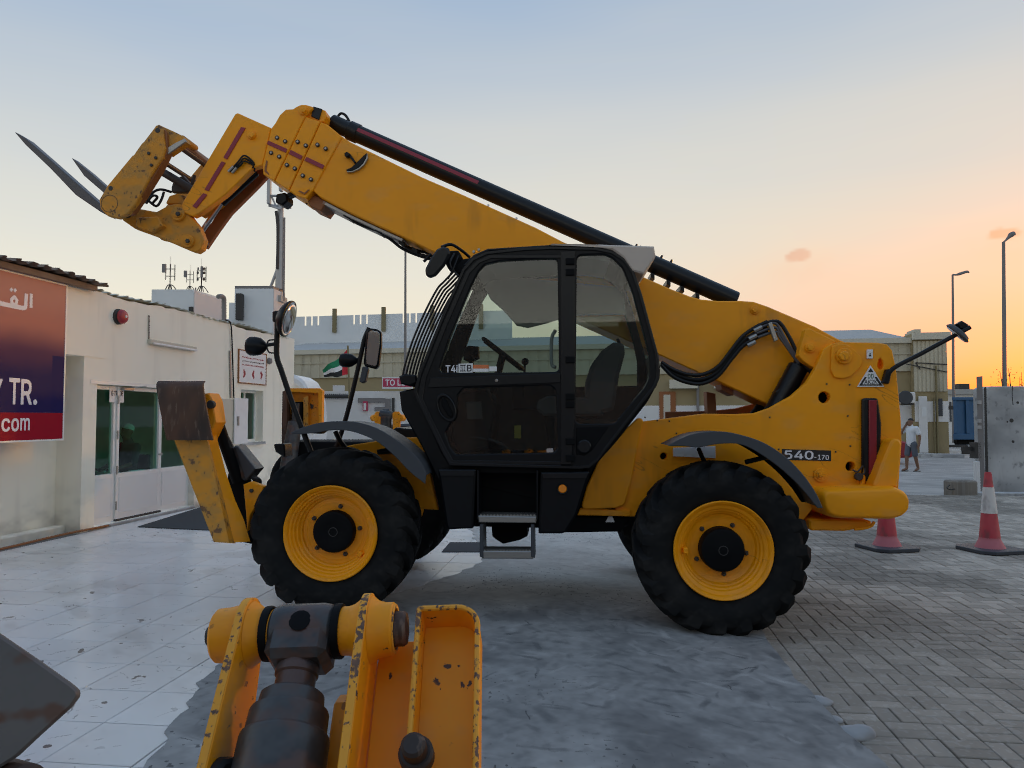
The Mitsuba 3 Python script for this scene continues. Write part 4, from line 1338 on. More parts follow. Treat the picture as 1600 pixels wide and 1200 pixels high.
RM = mpart('tilt_ram', join(rod(m3(400, 268, 1.2), m3(346, 317, 1.2), .043, n=18, ch=.005)), 'black_seal', label='black and chrome fork tilt ram')
mpart('rod', rod(m3(346, 317, 1.2), m3(308, 372, 1.2), .024, n=16), 'chrome', RM)
mpart('rod_eye', pin(307, 377, .05, 1.13, 1.27), 'black_seal', RM)
for dx in (0, 5, 10):
    mpart('hose', tube([m3(359 + dx * .5, 268 - dx * .1, .985), m3(372 + dx * .4, 253 + dx * .5, .97), m3(382, 243 + dx * .9, .975), m3(396, 254 + dx * .5, .99), m3(398 - dx, 268, 1.05)], .008, 7, 4), 'hose', NK)
mpart('hose_end', join(rod(m3(357, 268, .985), m3(365, 260, .975), .013, n=10), rod(m3(363, 270, .985), m3(370, 262, .975), .013, n=10)), 'bare_metal', NK)

# quick hitch and fork carriage
mpart('hitch', plate([(199, 333), (217, 326), (244, 331), (262, 321), (274, 318.5), (287, 319.5), (294, 333), (300, 342), (310, 354), (318, 374), (314, 389), (306, 394), (296, 391.5), (265, 378), (234, 365.5), (210, 357), (190, 343)], 1.02, 1.12, .008, .012), 'worn_yellow', label='worn yellow quick hitch at the boom tip')
mpart('hitch', plate([(206, 338), (260, 335), (300, 352), (312, 376), (304, 388), (240, 365), (210, 352)], 1.3, 1.38, .006), 'worn_yellow')
mpart('hitch_beam', join(plate([(212, 340), (246, 338), (254, 352), (236, 362), (212, 354)], .95, 1.45, .008)), 'worn_yellow')
for px, py, r in ((277, 333.5, .062), (292, 376, .058)):
    mpart('hitch_pin', join(pin(px, py, r, .985, 1.02), pin(px, py, r * .55, .968, .988)), 'worn_yellow')
    mpart('pin_bolt', nut(px, py, r * .33, .945, .969, 6), 'dark_iron')
CAR = mpart('fork_carriage', plate([(184, 341), (168, 337.5), (157, 326), (154.5, 312), (168, 289), (207, 242), (215, 247), (218, 243), (211, 238), (221, 224), (229, 217), (237, 206), (243, 196), (248, 194.3), (254, 199), (255, 215), (258, 232), (254, 246), (238, 270), (212, 318), (199, 334)], .74, .80, .008, .004), 'worn_yellow', label='scratched yellow fork carriage side plate')
mpart('edge_bar', plate([(255, 200), (260, 206), (262, 236), (248, 264), (222, 306), (204, 332), (198, 334), (212, 317), (238, 270), (254, 246), (258, 232)], .765, .86, .005), 'orange_brown', CAR)
mpart('upper_arm', plate([(247, 194.3), (273, 206), (286, 212.5), (290, 221), (284, 225), (262, 240), (257, 235), (258, 214)], .80, .90, .006), 'worn_yellow', CAR)
mpart('upper_strap', plate([(258, 233), (272, 224), (288, 216), (290, 221), (262, 241)], .775, .80, .003), 'bare_metal', CAR)
mpart('carriage_far_plate', plate([(184, 341), (168, 337.5), (157, 326), (154.5, 312), (168, 289), (207, 242), (237, 206), (248, 194.3), (258, 232), (238, 270), (199, 334)], 1.62, 1.68, .006, .004, v=.74), 'worn_yellow', CAR)
for px, py, v0_, v1_, r in ((170, 318, .80, 1.62, .055), (246, 204, .80, 1.62, .03), (229, 236, .80, 1.62, .022)):
    mpart('cross_shaft', pin(px, py, r, v0_, v1_, .003, 16, v=.74), 'carriage_steel', CAR)
for px, py in ((231.5, 239), (242.5, 246), (235.5, 257.5)):
    mpart('plate_bolt', nut(px, py, .014, .725, .742), 'dark_iron', CAR)
mpart('plate_hole', pin(172.5, 294, .020, .736, .742, .001, 14), 'dark_iron', CAR)
mpart('plate_hole', pin(246, 203.5, .022, .736, .742, .001, 14), 'dark_iron', CAR)
mpart('wear_ring', lathe([(.072, .7375), (.076, .7375), (.076, .741), (.072, .741), (.072, .7375)], 30, 'y', (m3(171, 318, .74)[0], 0, m3(171, 318, .74)[2])), 'carriage_steel', CAR)
mpart('link', rod(m3(283, 222, 1.1), m3(335, 260, 1.1), .026, n=14), 'copper_rod', CAR)
mpart('link', rod(m3(246, 264, 1.15), m3(310, 302, 1.15), .036, n=14), 'carriage_steel', CAR)
mpart('link_boss', pin(284, 217, .034, .88, 1.12), 'worn_yellow', CAR)
mpart('hitch_knob', plate([(258, 318), (264, 306), (276, 302), (288, 306), (288, 320)], 1.15, 1.3, .01, .01), 'worn_yellow', CAR)
for pts in ([(214, 314), (226, 316), (240, 300), (252, 296), (268, 300)], [(228, 318), (238, 306), (246, 308), (238, 318)], [(230, 312), (244, 322), (252, 312), (256, 300)]):
    mpart('hose', tube([m3(x, y, 1.1 + .02 * i) for i, (x, y) in enumerate(pts)], .012, 7, 4), 'hose', CAR)
mpart('lever', rod(m3(299, 294, 1.2), m3(304, 274, 1.2), .016, n=10), 'carriage_steel', CAR)
mpart('lever', plate([(268, 292), (272, 280), (286, 274), (300, 290), (292, 300), (268, 300)], 1.2, 1.26, .004), 'carriage_steel', CAR)


def tine(v0, px_pts):
    """A fork tine: a tapering flat steel bar from heel to tip."""
    top, bot = mp(px_pts[0], v0), mp(px_pts[1], v0)
    return side(prism(np.vstack([top, bot[::-1]]), v0, v0 + .11, .006))


mpart('fork', tine(.82, ([(23, 205.8), (40, 216), (78, 249), (118, 284.5), (155, 317), (166, 326)], [(24, 208), (39.5, 226), (78, 262.5), (118, 304.5), (157, 331), (170, 338)])), 'fork_steel', label='near steel fork tine')
mpart('fork', tine(1.52, ([(112, 246.5), (139, 268), (167, 293), (190, 314)], [(113, 249), (131, 274.5), (160, 299.5), (188, 328)])), 'fork_steel', label='far steel fork tine')

# black ram over the boom with its red stripe
v_ = 1.21
RAMA, RAMB = m3(556, 208, v_), m3(1150, 470, v_)
BR = mpart('boom_ram', rod(RAMA, RAMB, .079, n=36, ch=.006), 'black_seal', smooth=30, label='long black hydraulic cylinder lying over the boom')
axis_ = (RAMB - RAMA) / np.linalg.norm(RAMB - RAMA)
mpart('gland', join(rod(RAMA - axis_ * .25, RAMA - axis_ * .06, .075, n=24, ch=.008), rod(RAMA - axis_ * .07, RAMA + axis_ * .03, .088, n=24, ch=.006)), 'black_seal', BR)
mpart('rod', rod(RAMA - axis_ * .36, RAMA - axis_ * .24, .035, n=16), 'chrome', BR)
mpart('hose_clip', tube([RAMA - axis_ * .2 + np.array([0, 0, .06]), RAMA - axis_ * .16 + np.array([0, 0, .12]), RAMA - axis_ * .11 + np.array([0, 0, .12]), RAMA - axis_ * .07 + np.array([0, 0, .08])], .012, 8, 4), 'hose', BR)
sa_, sb_ = RAMA + axis_ * .02, RAMA + axis_ * (np.linalg.norm(m3(748, 291, v_) - RAMA))
up_ = np.cross(axis_, [0, -1, 0])
up_ = up_ if up_[2] > 0 else -up_


def arc_strip(a, b, r, t0, t1, n=8):
    """A strip on a tube's surface between two angles (0 faces the photographer, positive upward)."""
    v = []
    for p in (a, b):
        for rr_ in (r, r + .0025):
            for t in np.linspace(t0, t1, n):
                v.append(p + rr_ * (np.array([0, -1, 0]) * math.cos(t) + up_ * math.sin(t)))
    f = []
    for i in range(n - 1):
        o = n
        f += [[o + i, o + i + 1, 3 * n + i + 1], [o + i, 3 * n + i + 1, 3 * n + i]]
    return trimesh.Trimesh(np.array(v), np.array(f), process=True)


mpart('reflector', arc_strip(sa_, sb_, .079, .02, .46), 'red_stripe', BR)
for t in (.735, .745, .755, .80, .825):
    p = RAMA + (RAMB - RAMA) * t
    mpart('fitting', rod(p + up_ * .07, p + up_ * .105, .014, .008, 8), 'black_plastic', BR)
mpart('cylinder_cradle', join(*[plate([(x - 3, y + 14), (x + 3, y + 17), (x + 3, y + 24), (x - 3, y + 21)], 1.08, 1.34, .003) for x, y in ((1020, 412), (1045, 423), (1066, 432), (1090, 443))]), 'black_plastic', BR)
# angle indicator on the boom side
AI = mpart('angle_indicator', plate([(573, 239), (572, 246), (567, 255), (560, 262), (551, 266.5), (542, 267.5), (540.5, 265), (549, 261.5), (559, 252), (568, 243)], VB0 - .03, VB0 - .001, .003), 'black_plastic')
mpart('pointer', plate([(543, 241), (546, 239), (556, 253), (553, 254.5)], VB0 - .035, VB0 - .001, .002), 'black_plastic', AI)
mpart('pivot', pin(541.5, 241, .022, VB0 - .05, VB0, .004, 12), 'black_plastic', AI)
mpart('rim_strip', plate([(573.5, 239), (574.5, 247), (569, 257), (561, 264), (551, 268.3), (542, 269), (542, 267.6), (551, 266.9), (560.2, 262.4), (567.4, 255.4), (572.4, 246.4)], VB0 - .034, VB0 - .001, .001), 'bare_metal', AI)
# lamp under the head, wear block, underslung hoses
WL = mpart('boom_work_light', plate([(431, 303), (445, 300), (449, 306), (449, 314), (441, 321), (430, 316)], 1.1, 1.26, .014, .012), 'black_plastic')
mpart('bracket', plate([(447, 303), (459, 296), (462, 302), (450, 308)], 1.12, 1.2, .004), 'black_plastic', WL)
mpart('wear_block', plate([(478, 308), (494, 305), (511, 316), (501, 329.5), (484, 322)], 1.06, 1.36, .008, .006), 'orange_brown')
mpart('under_hose', tube([m3(x, y, 1.2) for x, y in ((478, 318), (492, 311), (505, 314), (530, 331), (545, 340), (570, 352), (592, 362), (610, 374), (628, 388), (650, 398), (672, 405), (690, 412))], .013, 8, 4), 'hose')
mpart('under_hose', tube([m3(x, y, 1.14) for x, y in ((540, 336), (560, 350), (590, 361), (605, 368), (620, 371), (626, 380), (640, 390), (660, 398), (690, 404))], .011, 8, 4), 'hose')
mpart('under_hose', tube([m3(x, y, 1.25) for x, y in ((588, 358), (606, 366), (622, 368), (634, 384), (655, 392), (680, 398), (700, 402))], .013, 8, 4), 'hose')
for x, y in ((541, 334), (590, 357), (628, 377), (648, 388)):
    mpart('hose_clamp', plate([(x - 4, y - 3), (x + 5, y + 2), (x + 4, y + 8), (x - 5, y + 3)], 1.1, 1.28, .003), 'black_plastic')
# hoses between boom and chassis, lift rams
for j, (dx, dy, vv) in enumerate(((0, -1, .93), (3, 6, .945), (7, 13, .93), (1, 10, .975))):
    mpart('boom_hose', tube([m3(1033, 566 + dy * .3, vv), m3(1052, 578 + dy * .8, vv), m3(1075, 586 + dy * .9, vv), m3(1098, 586 + dy, vv), m3(1122, 574 + dy, vv - .01), m3(1143, 548 + dy, vv - .02), m3(1160, 527 + dy * 1.1, vv - .02), m3(1180, 513 + dy * 1.2, vv - .02), m3(1199, 504 + dy * 1.3, vv - .02)], .0165, 8, 5), 'hose')
for j in range(3):
    mpart('hose_pipe', tube([m3(1180 + 2 * j, 515 + 6 * j, .90), m3(1200 + 2 * j, 507 + 6.5 * j, .90), m3(1210 + j * 2, 505 + 7 * j, .90), m3(1217, 511 + 7 * j, .90), m3(1232, 538 + 4 * j, .88), m3(1250, 566 + 3 * j, .86)], .0115, 8, 4), 'fork_steel')
mpart('boom_hose', tube([m3(1196, 505, .91), m3(1210, 502, .91), m3(1220, 506, .91), m3(1234, 528, .90), m3(1248, 556, .88), m3(1264, 575, .86)], .016, 8, 5), 'hose')
for j, p in enumerate(((1184, 514), (1176, 527), (1174, 537))):
    mpart('hose_fitting', rod(m3(p[0] - 6, p[1] + 3, .90), m3(p[0] + 6, p[1] - 3, .90), .020, n=8), 'bare_metal')
mpart('pipe_clamp', plate([(1200, 505), (1206, 503), (1216, 531), (1210, 534)], .86, .89, .004), 'bare_metal')
for dx in (0, 7, 14):
    mpart('boom_hose', tube([m3(1250 + dx * .6, 560 + dx * .2, .83), m3(1260 + dx * .5, 575 + dx * .3, .83), m3(1276 + dx * .4, 590 + dx * .5, .83)], .014, 8, 3), 'hose')
LR = mpart('lift_ram', rod(m3(1246, 577, .90), m3(1258, 545, .90), .036, n=18), 'chrome', label='black and chrome boom lift ram')
mpart('barrel', rod(m3(1248, 572, .90), m3(1206, 650, .90), .082, n=24, ch=.01), 'black_seal', LR)
mpart('barrel_port', plate([(1212, 612), (1219, 607), (1222, 616), (1212, 626)], .84, .96, .006), 'black_seal', LR)
mpart('gland', rod(m3(1249, 571, .90), m3(1252, 563, .90), .055, n=20, ch=.004), 'black_seal', LR)
mpart('lift_ram', rod(m3(1180, 655, 1.3), m3(1230, 590, 1.3), .07, n=20), 'black_matt')
mpart('boom_rest', plate([(1126, 600), (1146, 606), (1146, 618), (1128, 609)], 1.1, 1.35, .004), 'orange_brown')

# ---- cab
VC0, VC1 = .16, 1.0
CABO = [(652, 627), (646, 612), (655, 580), (690, 493), (722, 420), (738, 402.5), (760, 392.5), (818, 386.5), (862, 384.5), (930, 386), (957, 391.5), (977, 404), (991, 424), (1003, 459), (1017, 511), (1028, 551), (1030.5, 578), (1030, 592), (1025.5, 604), (1008, 626), (958, 690), (935, 720), (921, 731.5), (905, 733), (702, 727.5), (690, 706)]
DOORW = [(684, 583), (700, 534), (735, 448), (747, 424), (757, 413), (780, 407.5), (871, 402.5), (873.5, 581)]
LOWW = [(724, 606), (860, 602), (868, 608), (871.5, 700), (866, 707.5), (712, 710.5), (704, 700), (695.5, 676), (702, 664), (712, 651), (714, 618)]
QUART = [(901.5, 398), (945, 397), (958, 403), (973, 418), (988, 455), (1003, 511), (1014, 553), (1015, 588), (1008, 604), (960, 662), (899, 662.5)]
CAB = mpart('cab_side', plate(CABO, VC0, VC0 + .07, .008, .0, [rounded(np.array(DOORW), 7), rounded(np.array(LOWW), 5), rounded(np.array(QUART), 8)]), 'black_plastic', label='black cab side with door')
# door outline, hinges, rails standing slightly proud
DO = [(652, 624), (690, 700), (704, 724), (893, 727), (894, 398), (765, 398), (745, 407), (728, 424), (692, 505), (658, 590)]
DI = [(660, 622), (696, 698), (708, 719), (888, 721), (888.5, 403), (768, 403.5), (750, 410.5), (734, 427), (698, 509), (666, 590)]
mpart('door_seal', plate(DO, VC0 - .010, VC0 - .001, .003, 0, [DI]), 'black_seal', CAB)
mpart('door_rail', plate([(672, 590), (876, 583), (876, 598), (718, 604), (668, 606)], VC0 - .012, VC0 - .001, .004), 'black_seal', CAB)
mpart('b_pillar', plate([(876, 392), (899, 391), (897.5, 664), (893, 726), (876, 726)], VC0 - .018, VC0 - .002, .005), 'black_seal', CAB)
for y in (408, 425, 562, 620, 632, 690, 716):
    mpart('hinge', plate([(884, y - 5), (898, y - 5), (898, y + 5), (884, y + 5)], VC0 - .036, VC0 - .018, .004), 'black_matt', CAB)
rim_ = [np.array(CABO), ]
cc = np.array(CABO).mean(0)
inner_ = ring_inset(np.array(CABO)[::-1] if Polygon(CABO).exterior.is_ccw is False else np.array(CABO), 5.0)
mpart('cab_edge', plate(CABO, VC0 - .012, VC0 - .0005, .004, 0, [inner_]), 'black_seal', CAB)
hc = m3(697, 637, VC0)
oval = lambda k: [(697 + k * (15.5 * math.cos(t) * .94 + 4 * math.sin(t)), 637 + k * (21 * math.sin(t) + 2.5 * math.cos(t))) for t in np.linspace(0, 2 * PI, 29)[:-1]]
mpart('handle_ring', plate(oval(1.05), VC0 - .022, VC0 - .001, .006, 0, [oval(.82)]), 'black_seal', CAB)
mpart('door_handle', plate([(690, 622), (696, 624), (706, 645), (706, 653), (700, 650), (690, 634)], VC0 - .024, VC0 - .001, .006), 'black_matt', CAB)
mpart('door_lock', join(pin(775.5, 594.5, .012, VC0 - .02, VC0 - .01, .002, 14)), 'chrome', CAB)


def pane(pts, v, name='pane', parent=CAB, mat='cab_glass'):
    return mpart(name, flat([m3(x, y, v) for x, y in pts]), mat, parent, smooth=False)


pane(DOORW, VC0 + .03)
pane(LOWW, VC0 + .03)
pane(QUART, VC0 + .03)


def farpts(pts):
    """The outline of the near side carried straight across the cab."""
    q = mp(pts, VC0)
    return q


FO, FH1, FH2 = farpts(CABO), farpts([(690, 575), (735, 448), (757, 413), (780, 408), (871, 403), (873, 586), (700, 586)]), farpts([(897, 398), (945, 397), (973, 418), (1003, 511), (1012, 553), (1012, 596), (899, 598)])
FS = mpart('cab_far_side', side(prism(FO, VC1 - .05, VC1, .006, 0, [FH1, FH2])), 'black_plastic')
for h in (FH1, FH2):
    add('pane', flat([(p[0], VC1 - .025, p[1]) for p in h]), 'cab_glass', FS, MACH, smooth=False)


def across(pts, thick, v0=VC0 + .07, v1=VC1 - .05):
    """A strip of the cab skin following a line of pixels of its outline, spanning the cab."""
    q = mp(pts, VC0)
    q = np.vstack([q, ring_inset(np.vstack([q, q[::-1]]), 0)[:0]])
    out = []
    for a, b in zip(q, q[1:]):
        d = (b - a) / np.linalg.norm(b - a)
        nrm = np.array([d[1], -d[0]]) * thick
        out.append(hull([[p[0], v, p[1]] for p in (a, b, a + nrm, b + nrm) for v in (v0, v1)]))
    return join(out)


mpart('windscreen', flat([m3(658, 604, VC0 + .07), m3(722, 424, VC0 + .07), m3(722, 424, VC0 + .07) + [0, .70, 0], m3(658, 604, VC0 + .07) + [0, .70, 0]]), 'cab_glass', smooth=False)
mpart('roof_lining', across([(735, 408), (760, 398), (818, 392), (862, 390), (930, 391), (955, 396)], .05), 'interior_grey')
mpart('rear_pillar', across([(1020, 600), (1026, 590), (1027, 575), (1024, 551)], .03), 'black_plastic')
mpart('rear_header', across([(955, 396), (975, 409), (988, 427)], .035), 'black_plastic')
mpart('rear_window', flat([m3(988, 427, VC0 + .07), m3(1024, 551, VC0 + .07), m3(1024, 551, VC0 + .07) + [0, .70, 0], m3(988, 427, VC0 + .07) + [0, .70, 0]]), 'cab_glass', smooth=False)
mpart('cab_floor', across([(921, 729), (905, 731), (704, 726), (692, 704)], .04), 'black_matt')
mpart('cab_front_lower', across([(692, 704), (654, 626), (656, 606)], .03), 'black_plastic')
mpart('cab_rear_lower', across([(921, 729), (958, 688), (1008, 624), (1020, 602)], .03), 'black_matt')
mpart('roof_cap', side(prism(mp([(858, 382), (900, 380.5), (1022, 384.5), (1024.5, 401), (1006, 428), (988, 423), (974, 402.5), (957, 390), (930, 384.5), (862, 383.2)], VC0 - .02), VC0 - .02, VC1 + .03, .012)), 'roof_cap', label='pale beige roof cap at the rear of the cab')
mpart('front_roof_edge', side(prism(mp([(724, 414), (740, 398), (762, 388.5), (860, 382.5), (860, 386), (764, 392), (744, 401), (728, 417)], VC0 - .01), VC0 - .01, VC1 + .02, .006)), 'black_plastic')
mpart('vent_box', plate([(900, 668), (952, 666), (925, 704), (914, 712), (900, 710)], VC0 - .004, VC0 + .02, .004), 'black_matt', CAB)
mpart('fuel_cap', join(pin(913, 698, .052, VC0 - .03, VC0 - .004, .01, 28)), 'black_seal', CAB)
mpart('quarter_lower_panel', plate([(899, 655), (965, 655), (950, 668), (925, 700), (900, 708)], VC0 + .075, VC0 + .10, .004), 'black_matt')
mpart('cab_base', side(prism(mp([(624, 612), (650, 606), (656, 628), (690, 704), (704, 728), (705, 750), (684, 750), (672, 724), (658, 696), (636, 657), (627, 641)], VC0 + .06), VC0 + .06, VC1, .01)), 'black_plastic')
# stickers on the door glass
def dsticker(pts, mat, v=VC0 + .026):
    return mpart('window_sticker', plate(pts, v - .002, v, 0), mat, CAB, smooth=False)


dsticker([(716.5, 568.5), (739, 567.5), (738.5, 582), (716.5, 582.5)], 'label_white')
dsticker([(739.3, 570), (763.5, 570), (763.5, 576), (739.3, 576)], 'label_orange')
dsticker([(739.3, 576.1), (763.5, 576.1), (763.5, 581), (739.3, 581)], 'label_white')
dsticker([(764.5, 572.5), (776.5, 572.5), (776.5, 580), (764.5, 580)], 'label_white')
mtext('T4i', (696, 581.5), (715, 581.5), 570.8, VC0 + .024, 'letter_white', 'window_lettering', CAB, .001)
mtext('III', (719, 580.2), (727.5, 580.2), 570.2, VC0 + .0235, 'letter_dark', 'window_lettering', CAB, .001)
mtext('B', (729.5, 580.2), (737, 580.2), 570.2, VC0 + .0235, 'letter_dark', 'window_lettering', CAB, .001)
mpart('warning_tag', plate([(803.5, 665), (814, 664.5), (814, 685), (803.5, 685)], .9, .904, 0), 'label_yellow')
mpart('window_sticker', plate([(854, 701), (864, 700), (864.5, 706.5), (854, 707)], VC0 + .02, VC0 + .0255, 0), 'lens_clear', CAB)

# cab interior
mpart('head_lining', side(prism(farpts([(745, 411), (800, 405), (985, 422), (991, 470), (905, 472), (872, 479), (850, 486), (818, 494), (798, 490), (775, 464), (752, 444), (741, 424)]), VC1 - .09, VC1 - .06, .006)), 'interior_grey')
SE_ = mpart('seat', plate([(917, 592), (925, 568), (940, 548), (959, 534), (975, 536), (977, 552), (968, 585), (960, 640), (930, 650), (900, 640), (915, 622)], .36, .80, .03, .03), 'seat_fabric')
mpart('seat_cushion', plate([(840, 626), (856, 618), (935, 622), (945, 650), (850, 650), (838, 640)], .36, .82, .02, .02), 'seat_fabric', SE_)
mpart('seat_base', plate([(850, 650), (935, 650), (925, 715), (860, 715)], .42, .76, .01), 'black_matt', SE_)
mpart('seat_belt', tube([m3(965, 530, .5), m3(974, 552, .45)], .012, 6, 1), 'black_matt', SE_)
DB = mpart('dashboard', plate([(712, 612), (760, 606), (775, 630), (765, 700), (720, 712), (704, 690), (708, 640)], .34, .86, .02, .02), 'black_matt')
mpart('screen', plate([(728, 628), (752, 627), (754, 655), (730, 656)], .325, .34, .004), 'dark_glass', DB)
mpart('instrument', plate([(723, 546), (731, 540), (747, 541), (748, 559), (735, 566), (724, 562)], .7, .8, .01), 'black_matt', DB)
mpart('instrument_stalk', rod(m3(736, 562, .75), m3(742, 612, .7), .02, n=10), 'black_matt', DB)
mpart('steering_column', rod(m3(758, 532, .55), m3(815, 576, .55), .022, n=12), 'black_matt', DB)
sw = []
ctr = m3(786, 553, .55)
ax1, ax2 = (m3(815, 576, .55) - m3(758, 532, .55)), np.array([0, 1.0, 0])
ax1 /= np.linalg.norm(ax1)
mpart('steering_wheel', tube([ctr + .20 * (ax1 * math.cos(t) + ax2 * math.sin(t)) for t in np.linspace(0, 2 * PI, 33)], .016, 8, 1), 'black_matt', DB)
mpart('steering_support', rod(ctr, m3(770, 615, .55), .03, n=12), 'black_matt', DB)
mpart('shift_lever', join(rod(m3(820, 567, .6), m3(818, 620, .6), .010, n=8), trimesh.creation.icosphere(2, .03).apply_translation(m3(820.5, 565, .6))), 'black_matt')
mpart('side_console', plate([(800, 585), (880, 583), (890, 600), (880, 640), (800, 640)], .80, .93, .01), 'black_matt')
mpart('grab_handle', tube([m3(868, 574, .26), m3(862, 568, .28), m3(862, 530, .28), m3(868, 516, .26)], .014, 8, 4), 'interior_grey')
mpart('grab_handle', tube([m3(698, 548, .28), m3(702, 530, .30), m3(706, 512, .28)], .012, 8, 4), 'interior_grey')
mpart('wiring', tube([m3(712, 690, .4), m3(735, 684, .35), m3(775, 690, .36), m3(800, 706, .4)], .014, 7, 4), 'hose')
mpart('pedal_mat', box(*[x for x in (m3(720, 708, .3)[0], m3(860, 708, .3)[0])], .3, .9, m3(780, 712, .3)[2], m3(780, 712, .3)[2] + .02), 'black_matt')

# windscreen guard: bars, foot, head
GB = [(711, 422), (694, 440), (683, 452), (664, 488), (645, 532), (633, 570), (629, 590)]
for i in range(7):
    mpart('guard_bar', tube([m3(x, y, VC0 + .02) + [.007 * i, .085 * i, 0] for x, y in GB], .0085, 7, 4), 'black_seal')
mpart('guard_foot', side(prism(mp([(623, 588), (632, 584), (650, 586), (652, 598), (640, 603.5), (626, 600)], VC0), VC0, VC1, .012)), 'black_plastic')
mpart('guard_head', side(prism(mp([(706, 420), (722, 405), (738, 402), (728, 424), (716, 428)], VC0 + .05), VC0 + .05, VC1, .01)), 'black_matt')
CM = mpart('cab_mirror', plate([(664, 420), (672, 404), (682, 389), (692, 384.5), (701, 387), (703, 396), (694, 414), (680, 430), (671, 433.5), (665, 430)], VC0 - .06, VC0 - .005, .014, .02), 'black_seal', label='black front mirror at the top of the cab')
mpart('arm', tube([m3(690, 386, VC0), m3(705, 382, VC0 + .05), m3(722, 392, VC0 + .1), m3(734, 402, VC0 + .15)], .012, 8, 4), 'black_plastic', CM)
mpart('arm', rod(m3(662, 409, VC0 + .2), m3(674, 397, VC0 + .2), .012, n=8), 'black_plastic', CM)
WK = mpart('cab_work_light', plate([(698, 392), (716, 391), (722, 402), (716, 418), (700, 420), (694, 408)], VC0 + .06, VC0 + .2, .012, .01), 'black_matt')
mpart('wiring', join(tube([m3(710, 396, VC0 + .05), m3(703, 412, VC0), m3(710, 424, VC0 + .02), m3(716, 432, VC0)], .008, 6, 4), tube([m3(716, 400, VC0 + .05), m3(708, 420, VC0), m3(700, 436, VC0)], .007, 6, 4)), 'hose', WK)
for x, y in ((740, 393), (748, 390)):
    mpart('roof_fitting', pin(x, y, .012, .5, .53, .002, 8), 'bare_metal')

# mirrors and lights on posts at the front
PO = mpart('mirror_post', tube([m3(433, 486, .10), m3(433, 520, .10), m3(432.5, 556, .10), m3(440, 580, .10), m3(454, 622, .10), m3(468, 660, .10), m3(486, 706, .12)], .0205, 10, 4), 'black_plastic', label='bent black post with round mirror and work light')
c = m3(450, 498, .06)
dsk = lathe([(0, -.085), (.04, -.08), (.10, -.05), (.135, -.016), (.140, -.004), (.14, .006), (.132, .010), (0, .012)], 36, 'z')
nrm_ = np.array([.95, .02, -.24])
dsk.apply_transform(trimesh.geometry.align_vectors([0, 0, 1], nrm_ / np.linalg.norm(nrm_)))
dsk.apply_translation(c)
mpart('mirror_shell', dsk, 'black_plastic', PO)
gl = lathe([(0, .030), (.05, .027), (.10, .018), (.131, .0105), (0, .0105)], 36, 'z')
gl.apply_transform(trimesh.geometry.align_vectors([0, 0, 1], nrm_ / np.linalg.norm(nrm_)))
gl.apply_translation(c)
mpart('mirror_glass', gl, 'mirror_glass', PO, smooth=True)
mpart('mirror_clamp', join(rod(m3(433, 494, .10), m3(446, 496, .08), .032, n=14, ch=.004), rod(m3(433, 487, .10), m3(433, 503, .10), .034, n=14, ch=.006)), 'black_plastic', PO)


def work_light(px, py, v, parent, r=.072):
    c = m3(px, py, v)
    h = lathe([(0, -.055), (r * .8, -.05), (r, -.03), (r * 1.02, .01), (r * .9, .05), (r * .5, .085), (r * .2, .10), (0, .10)], 24, 'x')
    h.vertices = h.vertices * [1, 1, 1]
    h.apply_translation(c)
    k = mpart('work_light', h, 'black_plastic', parent, smooth=50)
    return k


work_light(397, 541, .12, PO)
mpart('light_bracket', join(rod(m3(413, 540, .12), m3(432, 537, .10), .014, n=10), tube([m3(431, 531, .10), m3(420, 532, .11), m3(417, 540, .11), m3(420, 550, .11), m3(431, 552, .10)], .006, 7, 3)), 'black_plastic', PO)
PO2 = mpart('mirror_post', tube([m3(577, 512, .92), m3(570, 528, .92), m3(566, 545, .92), m3(558, 582, .92), m3(542, 648, .92), m3(526, 698, .92)], .020, 10, 4), 'black_plastic', label='black post with rectangular mirror on the far side')
mir = [(573, 518), (578, 513), (590, 514.5), (596, 519), (596, 540), (592, 572), (588, 577), (571, 573), (568.5, 568), (571, 540)]


def mirror_box(pts, v):
    a = rounded(mp(pts, v), .02)
    t = side(prism(a, v - .02, v + .045, .012))
    return t


mpart('mirror_shell', mirror_box(mir, .9), 'black_plastic', PO2)
mg = mp([(576, 519), (580, 516.5), (590, 518), (593, 521), (593, 540), (589, 569), (586, 572), (573, 568.5), (572, 560), (574, 540)], .878)
gm = side(prism(mg, .876, .8795, .001))
mpart('mirror_glass', gm, 'mirror_glass', PO2)
work_light(541, 563, .92, PO2, .060)
mpart('light_bracket', rod(m3(552, 563, .92), m3(564, 560, .92), .013, n=10), 'black_plastic', PO2)
mpart('indicator', plate([(566, 573), (572, 572.5), (575, 577), (571, 596), (566, 599), (561, 596)], .84, .9, .008, .008), 'dark_grey_plastic', PO2)
mpart('mirror_post', tube([m3(524, 674, .5), m3(532, 690, .5), m3(540, 700, .52)], .02, 10, 2), 'black_plastic')
mpart('front_lamp', plate([(427, 694), (444, 693), (446, 716), (430, 706)], 1.3, 1.5, .01, .01), 'black_plastic')

